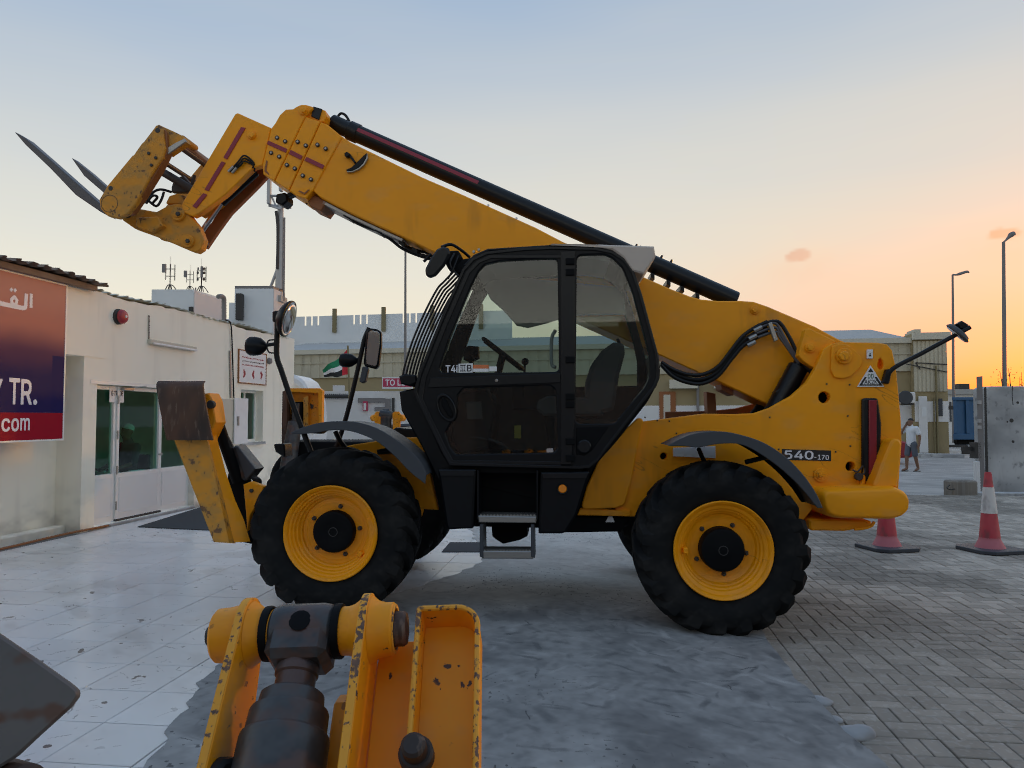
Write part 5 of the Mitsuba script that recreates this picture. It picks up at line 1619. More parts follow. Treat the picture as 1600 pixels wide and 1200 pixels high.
# ---- steps and side boxes under the cab
mpart('cab_sill', plate([(690, 722), (930, 727), (922, 742), (904, 796), (690, 745)], .45, .555, .004), 'black_matt')
mpart('cab_sill', plate([(700, 724), (912, 729), (908, 741), (700, 738)], .22, .46, .004), 'black_matt')
SB = mpart('side_box', plate([(684, 733.5), (743.5, 733.5), (739, 826), (700, 827.5), (697, 822)], .14, .60, .016, .012), 'black_plastic', label='black side box ahead of the steps')
SB2 = mpart('side_box', plate([(845, 738), (922, 737), (901, 805), (884, 832), (878, 834), (841, 834)], .14, .60, .016, .012), 'black_plastic', label='black side box with round amber lamp')
AL = mpart('side_marker', pin(879, 763.5, .033, .118, .140, .006, 28), 'amber_lens', SB2, label='round amber lamp')
mpart('lamp_ring', lathe([(.033, .118), (.037, .115), (.042, .125), (.042, .139), (.033, .139), (.033, .118)], 28, 'y', (m3(879, 763.5, .14)[0], 0, m3(879, 763.5, .14)[2])), 'black_seal', SB2)
mpart('lid', plate([(685.5, 735), (742, 735), (741, 744), (688, 744)], .128, .1405, .003), 'black_seal', SB)
mpart('lid', plate([(847, 739.5), (920, 738.5), (916, 748), (848, 748)], .128, .1405, .003), 'black_seal', SB2)
mpart('step_recess', plate([(743, 731), (842, 733), (842, 818), (742, 818)], .46, .52, .004), 'black_matt')
ST = mpart('step', plate([(747, 806), (838, 807.5), (837.5, 817.5), (748, 816.5)], .14, .40, .006), 'bare_metal', label='upper serrated cab step')
mpart('serration', join(*[plate([(749 + i * 5.2, 806.5), (751.6 + i * 5.2, 803), (754.2 + i * 5.2, 806.5)], .15 + .06 * r_, .154 + .06 * r_, 0) for i in range(17) for r_ in range(4)]), 'bare_metal', ST)
ST2 = mpart('step', plate([(753, 861), (833, 861.5), (833, 873.5), (753, 873)], .14, .36, .006), 'bare_metal', label='lower serrated cab step')
mpart('serration', join(*[plate([(755 + i * 5.0, 861.5), (757.5 + i * 5.0, 858), (760 + i * 5.0, 861.5)], .15 + .05 * r_, .154 + .05 * r_, 0) for i in range(15) for r_ in range(4)]), 'bare_metal', ST2)
for x0, x1 in ((749.5, 755.5), (829.5, 835.5)):
    mpart('step_side', plate([(x0, 820), (x1 - 1, 820), (x1, 872), (x0, 870)], .135, .38, .004), 'dark_grey_plastic')
for x0 in (745, 838):
    mpart('step_side', plate([(x0, 735), (x0 + 3, 735), (x0 + 3, 812), (x0, 812)], .15, .42, .003), 'black_plastic')

# ---- near stabiliser, folded up at the front
SL = mpart('stabiliser_leg', hull([m3(x, y, v) for x, y, v in ((266, 672, -.02), (318, 660, -.02), (320, 690, -.02), (334, 847, -.10), (358, 848.5, -.10))]
                                  + [m3(x, y, v) for x, y, v in ((274, 672, .10), (322, 672, .10), (342, 847, .05), (368, 849, .05))]), 'worn_yellow', smooth=20, label='raised stabiliser leg with scratched outer face')
legy = [m3(x, y, .0) for x, y in ((318, 640), (322, 690), (330, 730), (340, 775), (352, 820), (358, 848))]
legf = [m3(x, y, .10) + np.array([0, .0, 0]) for x, y in ((328, 614), (340, 688), (353, 739), (368, 783), (381, 812), (391, 846))]
mpart('leg_side', join(*[hull(np.vstack([[legy[i], legy[i + 1], legf[i], legf[i + 1]], np.array([legy[i], legy[i + 1], legf[i], legf[i + 1]]) + [-.03, .05, 0]])) for i in range(5)]), 'yellow_paint', SL, smooth=40)
mpart('leg_ear', plate([(319, 615), (326, 614), (332, 626), (337, 660), (322, 690), (318, 650)], -.02, .16, .008), 'yellow_paint', SL)
mpart('foot_pin', pin(328, 632, .030, -.06, -.02), 'dark_iron', SL)


def stabiliser_pad():
    def fn(s, t):
        # s across, t down; top edge rolled back
        x = 241 + (314 - 241) * s + t * (18 + (331 - 314 - 18) * s)
        y = 592 + (96 * t)
        base = np.array([m3(a, b, -.16) for a, b in zip(x, y)])
        base[:, 1] += .12 * np.clip(.10 - t, 0, 1) ** 1.2 * 6 + .05 * (t - .5) ** 2 + .03 * np.sin(s * PI)
        base[:, 2] -= .10 * np.clip(.06 - t, 0, 1) * 2
        return base
    a = sheet(16, 24, fn)
    b = a.copy()
    b.vertices[:, 1] += .018
    a.invert()
    e = []
    nx, ny = 16, 24
    loop = [i * (ny + 1) for i in range(nx + 1)] + [nx * (ny + 1) + j for j in range(1, ny + 1)] + [i * (ny + 1) + ny for i in range(nx - 1, -1, -1)] + [j for j in range(ny - 1, 0, -1)]
    n = len(a.vertices)
    f = []
    for i in range(len(loop)):
        p, q = loop[i], loop[(i + 1) % len(loop)]
        f += [[p, q, q + n], [p, q + n, p + n]]
    v = np.vstack([a.vertices, b.vertices])
    return trimesh.Trimesh(v, np.vstack([a.faces, b.faces + n, f]), process=False)


mpart('stabiliser_pad', stabiliser_pad(), 'rusty_plate', smooth=40, label='rusty brown stabiliser foot pad')
mpart('stabiliser_ram', rod(m3(338, 655, .20), m3(372, 752, .32), .045, n=18), 'black_matt')
mpart('stabiliser_ram', rod(m3(336, 652, .20), m3(360, 700, .26), .03, n=14), 'black_seal')
mpart('ram_guard', plate([(356, 702), (368, 696), (398, 733), (383, 751), (368, 748), (354, 722)], .30, .50, .012), 'greasy_black')
mpart('ram_cover', plate([(366, 698), (371, 697), (399, 733), (384, 751)], .285, .32, .006), 'dark_grey_plastic')
mpart('hose_bundle', join(*[tube([m3(372 + i * 5, 742, .4), m3(388 + i * 4, 740 + i * 2, .38), m3(398 + i * 3, 752, .42), m3(404, 764, .5)], .012, 7, 4) for i in range(4)]), 'greasy_black')
mpart('leg_bracket', plate([(380, 757), (392, 752.5), (413, 760), (400, 790), (391, 804), (386, 830), (384, 800)], .24, .30, .006), 'yellow_paint')
mpart('leg_bracket', plate([(374, 740), (384, 752), (388, 804), (392, 850), (372, 846), (352, 780), (356, 740)], .36, .48, .008), 'black_matt')
mpart('bracket_bolt', nut(392, 767, .016, .222, .241), 'dark_iron')
mpart('stabiliser_frame', plate([(386, 770), (430, 764), (470, 790), (470, 848), (392, 850)], .50, 1.9, .01), 'black_matt')

# ------------------------------------------------------------------ foreground: the boom end of the machine the photographer stands at
FG = thing('loader_arm', 'worn yellow and black hydraulic arm end close up in the foreground', 'machine arm')
PHI, BETA = math.radians(4), math.radians(46)
fA = np.array([math.cos(PHI), -math.sin(PHI), -.02])
fA /= np.linalg.norm(fA)
hz_ = np.array([-math.sin(PHI), -math.cos(PHI), 0])
fL = -ray(765, -560)
fL /= np.linalg.norm(fL)
fA -= fL * (fA @ fL)
fA /= np.linalg.norm(fA)
fN = np.cross(fL, fA)
fN = fN if fN[2] > 0 else -fN
FO_ = at(476, 988, 1.72)
FGM = frame(FO_, fA, fL, fN)                      # x along the pin to the right, y down the arm towards the lens, z out of it


def fpart(name, mesh, mat, parent=None, **kw):
    return add(name, fixed(mesh) if mesh.is_watertight else mesh, mat, FG if parent is None else parent, FGM, **kw)


def fplate(pts, x0, x1, b=.003, r=0.0, holes=()):
    """Outline in (y, z) extruded along the pin."""
    t = prism(pts, x0, x1, b, r, holes)
    v = t.vertices.copy()
    t.vertices = v[:, [2, 0, 1]]
    return fixed(t)


def head_plate(r, w0, w1, L, deep=.05):
    a = [( -r * math.cos(t), r * math.sin(t)) for t in np.linspace(-PI / 2, PI / 2, 22)]
    return [(p[0], p[1]) for p in a] + [(L * .25, w0 + .004), (L, w1), (L, -w1 - deep), (L * .25, -r - deep + .02)]


def turn(prof, x0, n=40):
    return lathe(prof, n, 'x', (x0, 0, 0))


HR = .078


def side_piece(xc, lab):
    k = fpart('side_plate', fplate(head_plate(HR, HR - .006, .062, .85, .13 if xc > 0 else .08), xc - .010, xc + .010, .003), 'fore_yellow', label=lab)
    e = head_plate(HR + .0012, HR - .0048, .0632, .84)
    top = [(p[0], p[1]) for p in e[8:24]]
    inner = [(p[0] * .985 + .0012, p[1] - .0035) for p in top[::-1]]
    fpart('worn_rim', fplate(top + inner, xc - .0082, xc + .0082, .0004), 'worn_edge', k)
    return k


LP = side_piece(-.125, 'left yellow side plate of the arm')
RP = side_piece(.142, 'right yellow side plate of the arm')
fpart('boss', turn([(0, -.062), (.052, -.062), (.058, -.056), (.060, -.03), (.066, 0), (0, 0)], -.1355), 'fore_yellow', LP)
fpart('boss', turn([(0, 0), (.072, 0), (.057, .020), (.053, .03), (.052, .050), (0, .050)], -.1145), 'fore_yellow', LP)
fpart('boss', turn([(0, -.058), (.052, -.058), (.053, -.03), (.057, -.018), (.070, 0), (0, 0)], .1315), 'fore_yellow', RP)
fpart('boss', turn([(0, 0), (.074, 0), (.062, .014), (.058, .03), (.058, .046), (.054, .050), (.044, .050), (.044, .040), (0, .040)], .1525), 'fore_yellow', RP)
fpart('boss_rim', turn([(.044, .0505), (.0545, .0505), (.053, .0525), (.045, .0525), (.044, .0505)], .1525), 'worn_edge', RP)
fpart('pivot_pin', turn([(0, 0), (.038, 0), (.038, .030), (.034, .036), (0, .036)], .1925, 28), 'rusty_plate')
fpart('grease_cap', turn([(0, -.02), (.020, -.02), (.020, 0), (0, 0)], -.196), 'dark_iron')
EY = fpart('ram_eye', join(turn([(0, -.070), (.05, -.070), (.058, -.062), (.062, -.045), (.062, .045), (.058, .062), (.05, .070), (0, .070)], 0), box(-.066, .066, -.03, .080, -.058, .058, .016)), 'greasy_black', label='black greasy ram eye')
fpart('grease_patch', lathe([(0, .0625), (.016, .0635), (.024, .0615), (0, .06)], 14, 'z', (.004, .004, 0)), 'black_matt', EY)


for x_ in (-.086, .070):
    fpart('grease_ring', turn([(.050, x_), (.0595, x_), (.060, x_ + .012), (.0585, x_ + .016), (.05, x_ + .016)], 0, 24), 'black_matt', EY)


def along(prof, z=0.0, n=40):
    return lathe(prof, n, 'y', (0, 0, z))


RODP = fpart('ram_rod', along([(0, .05), (.040, .05), (.044, .082), (.046, .086), (.046, .100), (.042, .104), (.042, .22), (0, .22)]), 'greasy_black')
RB_ = fpart('ram_barrel', along([(0, .140), (.060, .140), (.066, .145), (.068, .172), (.079, .177), (.081, .183), (.082, .222), (.088, .228), (.090, .236), (.091, .95), (0, .95)]), 'greasy_black', label='black stepped hydraulic ram barrel')
fpart('hose', tube([(-.05, .30, -.03), (-.105, .29, .03), (-.112, .38, .05), (-.112, .55, .05)], .018, 10, 4), 'hose')
fpart('inner_bracket', fplate([(.10, -.10), (.13, -.07), (.24, -.07), (.32, -.10), (.32, -.16), (.10, -.16)], .07, .130, .005), 'fore_yellow')
fpart('plate_bolt', rod((-.155, .16, .0), (-.136, .16, .0), .012, n=8), 'dark_iron')
# guard channel on the right: a flange, a broad back wall and a folded outer lip
GX0, GX1 = .252, .384
FGM_KEEP, FGM = FGM, FGM @ frame([0, .022, -.012], [1, 0, 0], [0, 1, 0], [0, 0, 1])
def corners(x0, x1, y0, rl, rr, inset):
    """A long upright outline from y0 to .95 with its two upper corners rounded by rl and rr."""
    x0, x1, y0 = x0 + inset, x1 - inset, y0 + inset
    rl, rr = max(rl - inset, .003), max(rr - inset, .003)
    p = [(x0 + rl - rl * math.cos(t), y0 + rl - rl * math.sin(t)) for t in np.linspace(0, PI / 2, 7)]
    p += [(x1 - rr + rr * math.sin(t), y0 + rr - rr * math.cos(t)) for t in np.linspace(0, PI / 2, 9)]
    return p + [(x1, .95 - inset), (x0, .95 - inset)]


o_, i_, j_ = (corners(GX0, GX1 + .008, -.060, .010, .050, q) for q in (0, .0095, .034))
GC = fpart('guard_channel', prism(o_, -.060, .036, .003, 0, [i_]), 'fore_yellow', label='yellow guard channel with rusted lip')
fpart('back_wall', prism(corners(GX0, GX1 + .008, -.060, .010, .050, .0093), -.060, -.040, .001), 'fore_yellow', GC)
lip = corners(GX0, GX1 + .008, -.060, .010, .050, .0045)
fpart('rusted_lip', tube([(GX0 + .0045, .9, .037)] + [(x_, y_, .037) for x_, y_ in lip[:-2]] + [(GX1 + .0035, .9, .037)], .0062, 8, 1), 'worn_edge', GC)
fpart('web', box(.154, GX0 - .002, -.035, .9, -.085, -.072, .002), 'fore_yellow', GC)
fpart('bolt', join(rod((GX0 + .022, .262, .03), (GX0 + .022, .262, .066), .034, n=24, ch=.005), rod((GX0 + .022, .262, .06), (GX0 + .022, .262, .105), .024, n=20, ch=.006)), 'rusty_plate', GC)
FGM = FGM_KEEP

PD = thing('stabiliser_foot', 'dark grey steel plate corner in the bottom left foreground', 'machine part')


def foot():
    d = 1.25
    px = [(-160, 900), (-60, 952), (0, 990), (60, 1031), (112, 1068), (125, 1079), (126, 1087), (112, 1105), (60, 1152), (28, 1182), (-20, 1212), (-160, 1290)]
    c = [at(x, y, d) for x, y in px]
    o = c[4]
    xa = np.array([.93, .36, 0])
    za = np.array([-.10, .26, .96])
    za -= xa * (za @ xa) / (xa @ xa)
    xa, za = xa / np.linalg.norm(xa), za / np.linalg.norm(za)
    ya = np.cross(za, xa)
    m = frame(o, xa, za, np.cross(xa, za))
    q = []
    nn = np.cross(xa, za)
    for x, y in px:
        r = ray(x, y)
        t = ((o - EYE) @ nn) / (r @ nn)
        p = EYE + r * t - o
        q.append((p @ xa, p @ za))
    return prism(q, -.012, .012, .004, .012), m


ft, fm_ = foot()
add('plate', ft, 'grey_steel', PD, fm_)
c = at(34, 1222, 1.2)
add('pivot_boss', rod(c + np.array([-.06, .03, -.01]), c + np.array([.02, -.02, 0]), .034, n=24, ch=.006), 'rusty_plate', PD)

# ------------------------------------------------------------------ traffic cones
def cone(px, lab):
    base = on_z(px, 861, 0) if px > 1480 else on_z(px, 857.5, 0)
    k = thing('traffic_cone', lab, 'traffic cone', 'red and white traffic cones behind the telehandler')
    a = math.radians(12)
    m = frame([base[0], base[1], .004], (math.cos(a), math.sin(a), 0), (-math.sin(a), math.cos(a), 0), (0, 0, 1))
    s, ch = .30, .10
    add('base', prism([(-s + ch, -s), (s - ch, -s), (s, -s + ch), (s, s - ch), (s - ch, s), (-s + ch, s), (-s, s - ch), (-s, -s + ch)], 0, .042, .006), 'dark_grey_plastic', k, m)
    H = .925
    prof = lambda z: .165 - .05 * min(z - .04, .10) / .10 - max(z - .14, 0) * (.115 - .038) / (H - .14)
    def seg(z0, z1, grow=0.0):
        zs = np.linspace(z0, z1, 8)
        return lathe([(0, z0)] + [(prof(z) + grow, z) for z in zs] + [(0, z1)], 36, 'z')
    add('skirt', seg(.042, .16), 'cone_faded', k, m)
    add('body', seg(.16, .45), 'cone_red', k, m)
    add('white_band', seg(.45, .76, .004), 'cone_white', k, m, label='scuffed white reflective band')
    add('tip', seg(.76, H), 'cone_red', k, m)
    add('top_ring', lathe([(.026, H - .01), (.034, H - .01), (.034, H + .012), (.028, H + .012), (.026, H - .01)], 20, 'z'), 'cone_red', k, m)


cone(1386, 'red and white traffic cone partly hidden under the telehandler counterweight')
cone(1547, 'red and white traffic cone standing clear at the right of the paving')

# ------------------------------------------------------------------ warehouse behind the yard
WA, WB = np.array([-8.0, 39.5]), np.array([17.1, 34.0])
wd = (WB - WA) / np.linalg.norm(WB - WA)
WH = frame([WA[0], WA[1], -.15], [wd[0], wd[1], 0], [-wd[1], wd[0], 0], [0, 0, 1])   # x along the front, y to its back


def whp(px, py, y=0.0):
    return hit(WH, 1, y, px, py)[[0, 2]]


WARE = thing('warehouse', 'long beige and grey warehouse with corrugated cladding behind the yard', 'building')
X0, X1 = -6.0, whp(1423, 600)[0]
zc0, zc1 = 3.80, 5.15


def wbox(name, x0, x1, y0, y1, z0, z1, mat, parent=WARE, b=0.0, **kw):
    return add(name, box(x0, x1, y0, y1, z0, z1, b), mat, parent, WH, smooth=False, **kw)


wbox('wall', X0, X1, 0, 14, 0, 5.0, 'beige')
wbox('white_band', X0, X1, -.03, -.002, 1.25, 2.30, 'far_white')
wbox('gutter', X0, X1, -.28, -.02, 5.05, 5.28, 'pale_sheet')


def cladding(x0, x1, z0, z1, y):
    n = max(int((x1 - x0) / (.5 if x1 - x0 > 5 else .16)), 3)
    parts = []
    for i in range(n):
        a = x0 + (x1 - x0) * i / n
        w = (x1 - x0) / n
        parts.append(box(a + .04 * w, a + w * .68, y - .05, y - .002, z0, z1))
    parts.append(box(x0, x1, y - .02, y - .001, z0 + .01, z1 - .01))
    return join(parts)


k = add('cladding', cladding(X0, X1, zc0, 5.05, -.06), 'cladding', WARE, WH, smooth=False)
wbox('cladding_trim', X0, X1, -.16, -.11, 4.55, 4.62, 'cladding', k)
roof_pts = [(0, 5.28), (7, 6.45), (14, 5.28), (14, 5.1), (7, 6.2), (0, 5.1)]
t = prism([(p[0], p[1]) for p in roof_pts], X0, X1)
t.vertices = t.vertices[:, [2, 0, 1]]
add('roof', fixed(t), 'grey_sheet', WARE, WH, smooth=False)
for px, w_ in ((1046, 44), (1115, 26)):
    a, b = whp(px, 594), whp(px + w_, 607)
    wbox('canopy', a[0], b[0], -.5, -.002, b[1], a[1], 'pale_sheet')
a, b = whp(1030, 612), whp(1056, 640)
wd_ = wbox('window', a[0], b[0], -.06, -.031, b[1] - .6, a[1], 'orange_brown')
wbox('pane', a[0] + .2, b[0] - .25, -.075, -.061, b[1] - .5, a[1] - .15, 'pale_sheet', wd_)
wbox('downpipe', whp(1088, 600)[0], whp(1088, 600)[0] + .12, -.16, -.04, 0, 3.3, 'pole_grey')
# right end section, a little proud of the main front
XA, XB = X1 + .002, whp(1477, 600)[0]
EN = wbox('end_block', XA, XB, -.3, 13, 0, 5.45, 'beige', label='end block of the warehouse with brown corrugated top')
zt0, zt1 = whp(1440, 531, -.3)[1], whp(1440, 612, -.3)[1]
add('cladding', cladding(XA + .04, XB - .02, zt1, zt0 - .06, -.32), 'cladding', EN, WH, smooth=False)
wbox('fascia', XA, XB + .1, -.55, -.31, zt0, zt0 + .3, 'pale_sheet', EN)
wbox('white_band', XA + .05, XB, -.33, -.302, 1.55, whp(1440, 627, -.3)[1], 'far_white', EN)
dd = wbox('door', whp(1431, 620)[0], whp(1444, 620)[0], -.40, -.335, .2, whp(1440, 619, -.3)[1], 'far_white', EN)
wbox('window', whp(1433, 620)[0] + .05, whp(1442, 620)[0], -.42, -.401, whp(1440, 651, -.3)[1], whp(1440, 636, -.3)[1], 'blue_grey', dd)
wbox('window', whp(1462, 620)[0], whp(1468, 620)[0], -.38, -.335, whp(1462, 650, -.3)[1], whp(1462, 623, -.3)[1], 'dark_grey_plastic', EN)
wbox('pipe', whp(1457.5, 620)[0], whp(1459.5, 620)[0], -.5, -.36, .1, 4.0, 'olive_post', EN)
wbox('pipe', whp(1453.5, 620)[0], whp(1454.8, 620)[0], -.46, -.36, .1, 2.6, 'olive_post', EN)
wbox('chimney', whp(1436, 520)[0], whp(1441, 520)[0], 1.2, 2.2, 5.40, 5.68, 'pale_sheet', EN)
wbox('chimney', whp(1441.5, 520)[0], whp(1452, 520)[0], 1.2, 2.4, 5.40, 5.80, 'pale_sheet', EN)
add('bracket', join(rod(np.array([XA + .1, -.42, 4.15]), np.array([XB - .03, -.42, 4.05]), .022, n=6), rod(np.array([XA - .3, -.42, 4.1]), np.array([XB - .03, -.42, 3.72]), .022, n=6), rod(np.array([XA + .1, -.42, 4.15]), np.array([XA + .28, -.42, 3.85]), .022, n=6)), 'dark_iron', EN, WH)
wbox('base_course', XA, XB + .3, -1.2, -.51, 0, .18, 'slab', EN)
AC = thing('air_conditioner', 'white air conditioner unit on the warehouse wall near its end', 'air conditioner')
a, b = whp(1407, 613, -.6), whp(1427, 630, -.6)
add('case', box(a[0], b[0], -.95, -.41, b[1], a[1], .03), 'far_white', AC, WH)
mid = ((a[0] + b[0]) / 2 - .15, (a[1] + b[1]) / 2)
add('fan_grille', lathe([(0, 0), (.27, 0), (.30, .03), (.27, .05), (0, .05)], 20, 'y', (mid[0], -1.0, mid[1])), 'dark_grey_plastic', AC, WH)
add('bracket', box(a[0] + .05, b[0] - .05, -.85, -.41, b[1] - .08, b[1] - .005), 'dark_iron', AC, WH)

# grey parapet with slots and posts, further back on the left
PAR = thing('parapet_wall', 'pale grey parapet wall with groups of slots above the warehouse', 'wall')
PY = 6.0
zp1, zp0 = whp(560, 492, PY)[1], 5.3
xl, xr = whp(352, 500, PY)[0], whp(800, 500, PY)[0]
slots = []
for g0 in (408, 481, 557, 634, 711):
    for dx in (0, 10, 20):
        xa, xb = whp(g0 + dx - 5, 500, PY)[0], whp(g0 + dx - 2.4, 500, PY)[0]
        slots.append((xa, xb))
edge = [(xl, zp0 - 3)]
pts = [(xr, zp0 - 3), (xr, zp1)]
zs_ = whp(560, 506.5, PY)[1]
for xa, xb in sorted(slots, reverse=True):
    pts += [(xb, zp1), (xb, zs_), (xa, zs_), (xa, zp1)]
pts += [(xl, zp1), (xl, zp0 - 3)]
t = prism(pts, PY, PY + .03)
t.vertices = t.vertices[:, [0, 2, 1]]
add('wall', fixed(t), 'blue_grey', PAR, WH, smooth=False)
for px in (372.5, 523.5, 600, 676, 752):
    x = whp(px, 500, PY)[0]
    wbox('post', x - .12, x + .12, PY - .14, PY - .002, whp(560, 519, PY)[1], whp(560, 481.5, PY)[1], 'olive_post', PAR)

# boundary wall with gate on the left, before the warehouse
BY = 29.0
BW = thing('boundary_wall', 'dirty white boundary wall with grey gate parts behind the mirrors', 'wall')
p0, p1 = at(455, 611, BY), at(650, 607, BY)
add('wall', box(p0[0], p1[0] + 1.0, BY, BY + .25, -.16, p0[2]), 'far_white', BW, smooth=False)
for (x0, y0, x1, y1), mt, nm in (((560, 622, 602, 629), 'pole_grey', 'rail'), ((568, 627, 575, 642), 'pink_sign', 'red_box'), ((569.5, 630, 573, 641), 'far_white', 'label'), ((586, 636, 602, 642), 'pole_grey', 'hinge_plate'), ((602, 623, 610, 652), 'pole_grey', 'gate_post'), ((613, 622, 616.5, 650), 'dark_iron', 'gate_bar')):
    a, b = at(x0, y0, BY), at(x1, y1, BY)
    dep = {'label': .16, 'red_box': .13}.get(nm, .08)
    add(nm, box(a[0], b[0], BY - dep, BY - .002, b[2], a[2]), mt, BW, smooth=False)
a, b = at(507, 619.5, BY), at(546, 619.5, BY)
add('barbed_rod', join(rod(a - [0, .1, 0], b - [0, .1, 0], .06, n=8), *[rod(a + (b - a) * t - [0, .1, .08], a + (b - a) * t - [0, .1, -.1], .02, n=5) for t in np.linspace(0, 1, 14)]), 'dark_iron', BW)
a, b = at(520, 604, BY), at(538, 610, BY)
add('small_sign', box(a[0], b[0], BY + .02, BY + .06, a[2] - .22, a[2] + .05), 'far_white', BW, smooth=False)
TL = thing('letting_sign', 'pink sign reading TO LET in white letters above the boundary wall', 'sign')
a, b = at(597, 589, BY - .3), at(645, 607.5, BY - .3)
add('panel', box(a[0], b[0], BY - .3, BY - .26, b[2], a[2]), 'far_white', TL, smooth=False)
c_, d_ = at(598.5, 591, BY - .31), at(643.5, 604.5, BY - .31)
add('band', box(c_[0], d_[0], BY - .31, BY - .301, d_[2], c_[2]), 'pink_sign', TL, smooth=False)
hh = (c_[2] - d_[2]) * .66
t = meshkit.text_mesh('TO LET', hh, .01, True)
m = np.eye(4)
m[:3, 0], m[:3, 1], m[:3, 2], m[:3, 3] = (1, 0, 0), (0, 0, 1), (0, -1, 0), (c_[0] + .07, BY - .3105, d_[2] + (c_[2] - d_[2]) * .17)
t.vertices = t.vertices * [.95 * (d_[0] - c_[0] - .1) / t.bounds[1][0], 1, 1]
t.apply_transform(m)
add('lettering', t, 'letter_white', TL, smooth=False)

# flag on its pole
FL = thing('flag', 'red, green, white and black flag on a pole behind the far mirror', 'flag')
fy = 24.0
A0, A1, A2 = at(543.5, 545, fy), at(544.5, 586, fy), at(546, 612, fy)
add('pole', rod(at(546.5, 640, fy), at(543.5, 540, fy), .03, n=8), 'olive_post', FL)


def cloth(s0, s1, t0, t1):
    """Part of the flag: s from the pole outward, t from its top edge down."""
    def fn(s, t):
        s, t = s0 + (s1 - s0) * s, t0 + (t1 - t0) * t
        top = np.array([at(543.5, 545, fy)]) * (1 - s[:, None]) + np.array([at(503, 577, fy)]) * s[:, None]
        bot = np.array([at(545, 585, fy)]) * (1 - s[:, None]) + np.array([at(506, 588, fy)]) * s[:, None]
        p = top * (1 - t[:, None]) + bot * t[:, None]
        p[:, 1] += .10 * np.sin(s * 7 + t * 2)
        p[:, 2] += -.05 * np.sin(s * PI) + .02 * np.sin(s * 11)
        return p
    return sheet(16, 6, fn)


for nm, mt, q in (('red_bar', 'flag_red', (0, .25, 0, 1)), ('green_stripe', 'flag_green', (.25, 1, 0, .42)), ('white_stripe', 'flag_white', (.25, 1, .42, .70)), ('black_stripe', 'flag_black', (.25, 1, .70, 1))):
    add(nm, cloth(*q), mt, FL, smooth=True)

# ------------------------------------------------------------------ roofs, cabins and masts above the office
def block(lab, cat, name, px0, px1, pe, ytop, depth, mat_f, mat_s, zbot=3.0):
    """A flat-roofed block whose front runs px0..px1 and whose right side recedes to px pe."""
    k = thing(name, lab, cat)
    a, b = at(px0, ytop, depth), at(px1, ytop, depth)
    c = ray(pe, 500)
    dn = np.array([math.sin(SITE_YAW), math.cos(SITE_YAW)])
    t = np.linalg.solve(np.array([[c[0], -dn[0]], [c[1], -dn[1]]]), b[:2])
    e = b[:2] + dn * t[1]
    pts = [a[:2], b[:2], e, a[:2] + (e - b[:2])]
    add('walls', prism(pts, zbot, a[2]), mat_f, k, smooth=False)
    inset = [np.array(p) for p in pts]
    return k, pts, a[2]


RBk, rp, rz = block('pale blue grey rooftop room below three small antennas', 'building', 'rooftop_room', 237, 303, 349, 455, 21.0, 'blue_grey', 'pink_white')
add('side_render', prism([rp[1] + np.array([.004, 0]), rp[1] + np.array([.02, 0]), rp[2] + np.array([.02, 0]), rp[2] + np.array([.004, 0])], 3.0, rz - .002), 'pink_white', RBk, smooth=False)
add('roof_slab', prism(rp, rz + .001, rz + .05), 'blue_grey', RBk, smooth=False)
p = at(300, 484, 20.97)
add('vent', box(p[0] - .08, p[0] + .04, p[1] - .03, p[1], p[2] - .08, p[2] + .08), 'dark_iron', RBk, smooth=False)
p = at(307.5, 478, 21.2)
add('downpipe', rod(p - [0, .1, 1.2], p + [0, -.1, .5], .02, n=6), 'pole_grey', RBk)
CBk, cp, cz = block('pale grey equipment cabin on the roof beside the tall mast', 'building', 'equipment_cabin', 367, 427, 443.5, 451, 25.0, 'blue_grey', 'pink_white')
add('roof_edge', prism(cp, cz + .001, cz + .09), 'pole_grey', CBk, smooth=False)
add('side_panel', prism([cp[1] + np.array([.004, 0]), cp[1] + np.array([.03, 0]), cp[2] + np.array([.03, 0]), cp[2] + np.array([.004, 0])], 3.0, cz - .01), 'pink_white', CBk, smooth=False)
add('low_annex', prism([at(358, 475, 25.5)[:2], at(367, 475, 25.5)[:2], at(367, 475, 27)[:2], at(358, 475, 27)[:2]], 3.0, at(360, 473, 25.5)[2]), 'blue_grey', CBk, smooth=False)
p = at(376, 470, 24.9)
add('wall_unit', box(p[0] - .10, p[0] + .10, p[1] - .2, p[1] + .05, p[2] - .65, p[2] + .22, .02), 'dark_iron', CBk)
p = at(436, 468, 25.6)
add('louvre', box(p[0] - .02, p[0] + .16, p[1] - .3, p[1] + .4, p[2] - .1, p[2] + .1), 'grey_sheet', CBk, smooth=False)


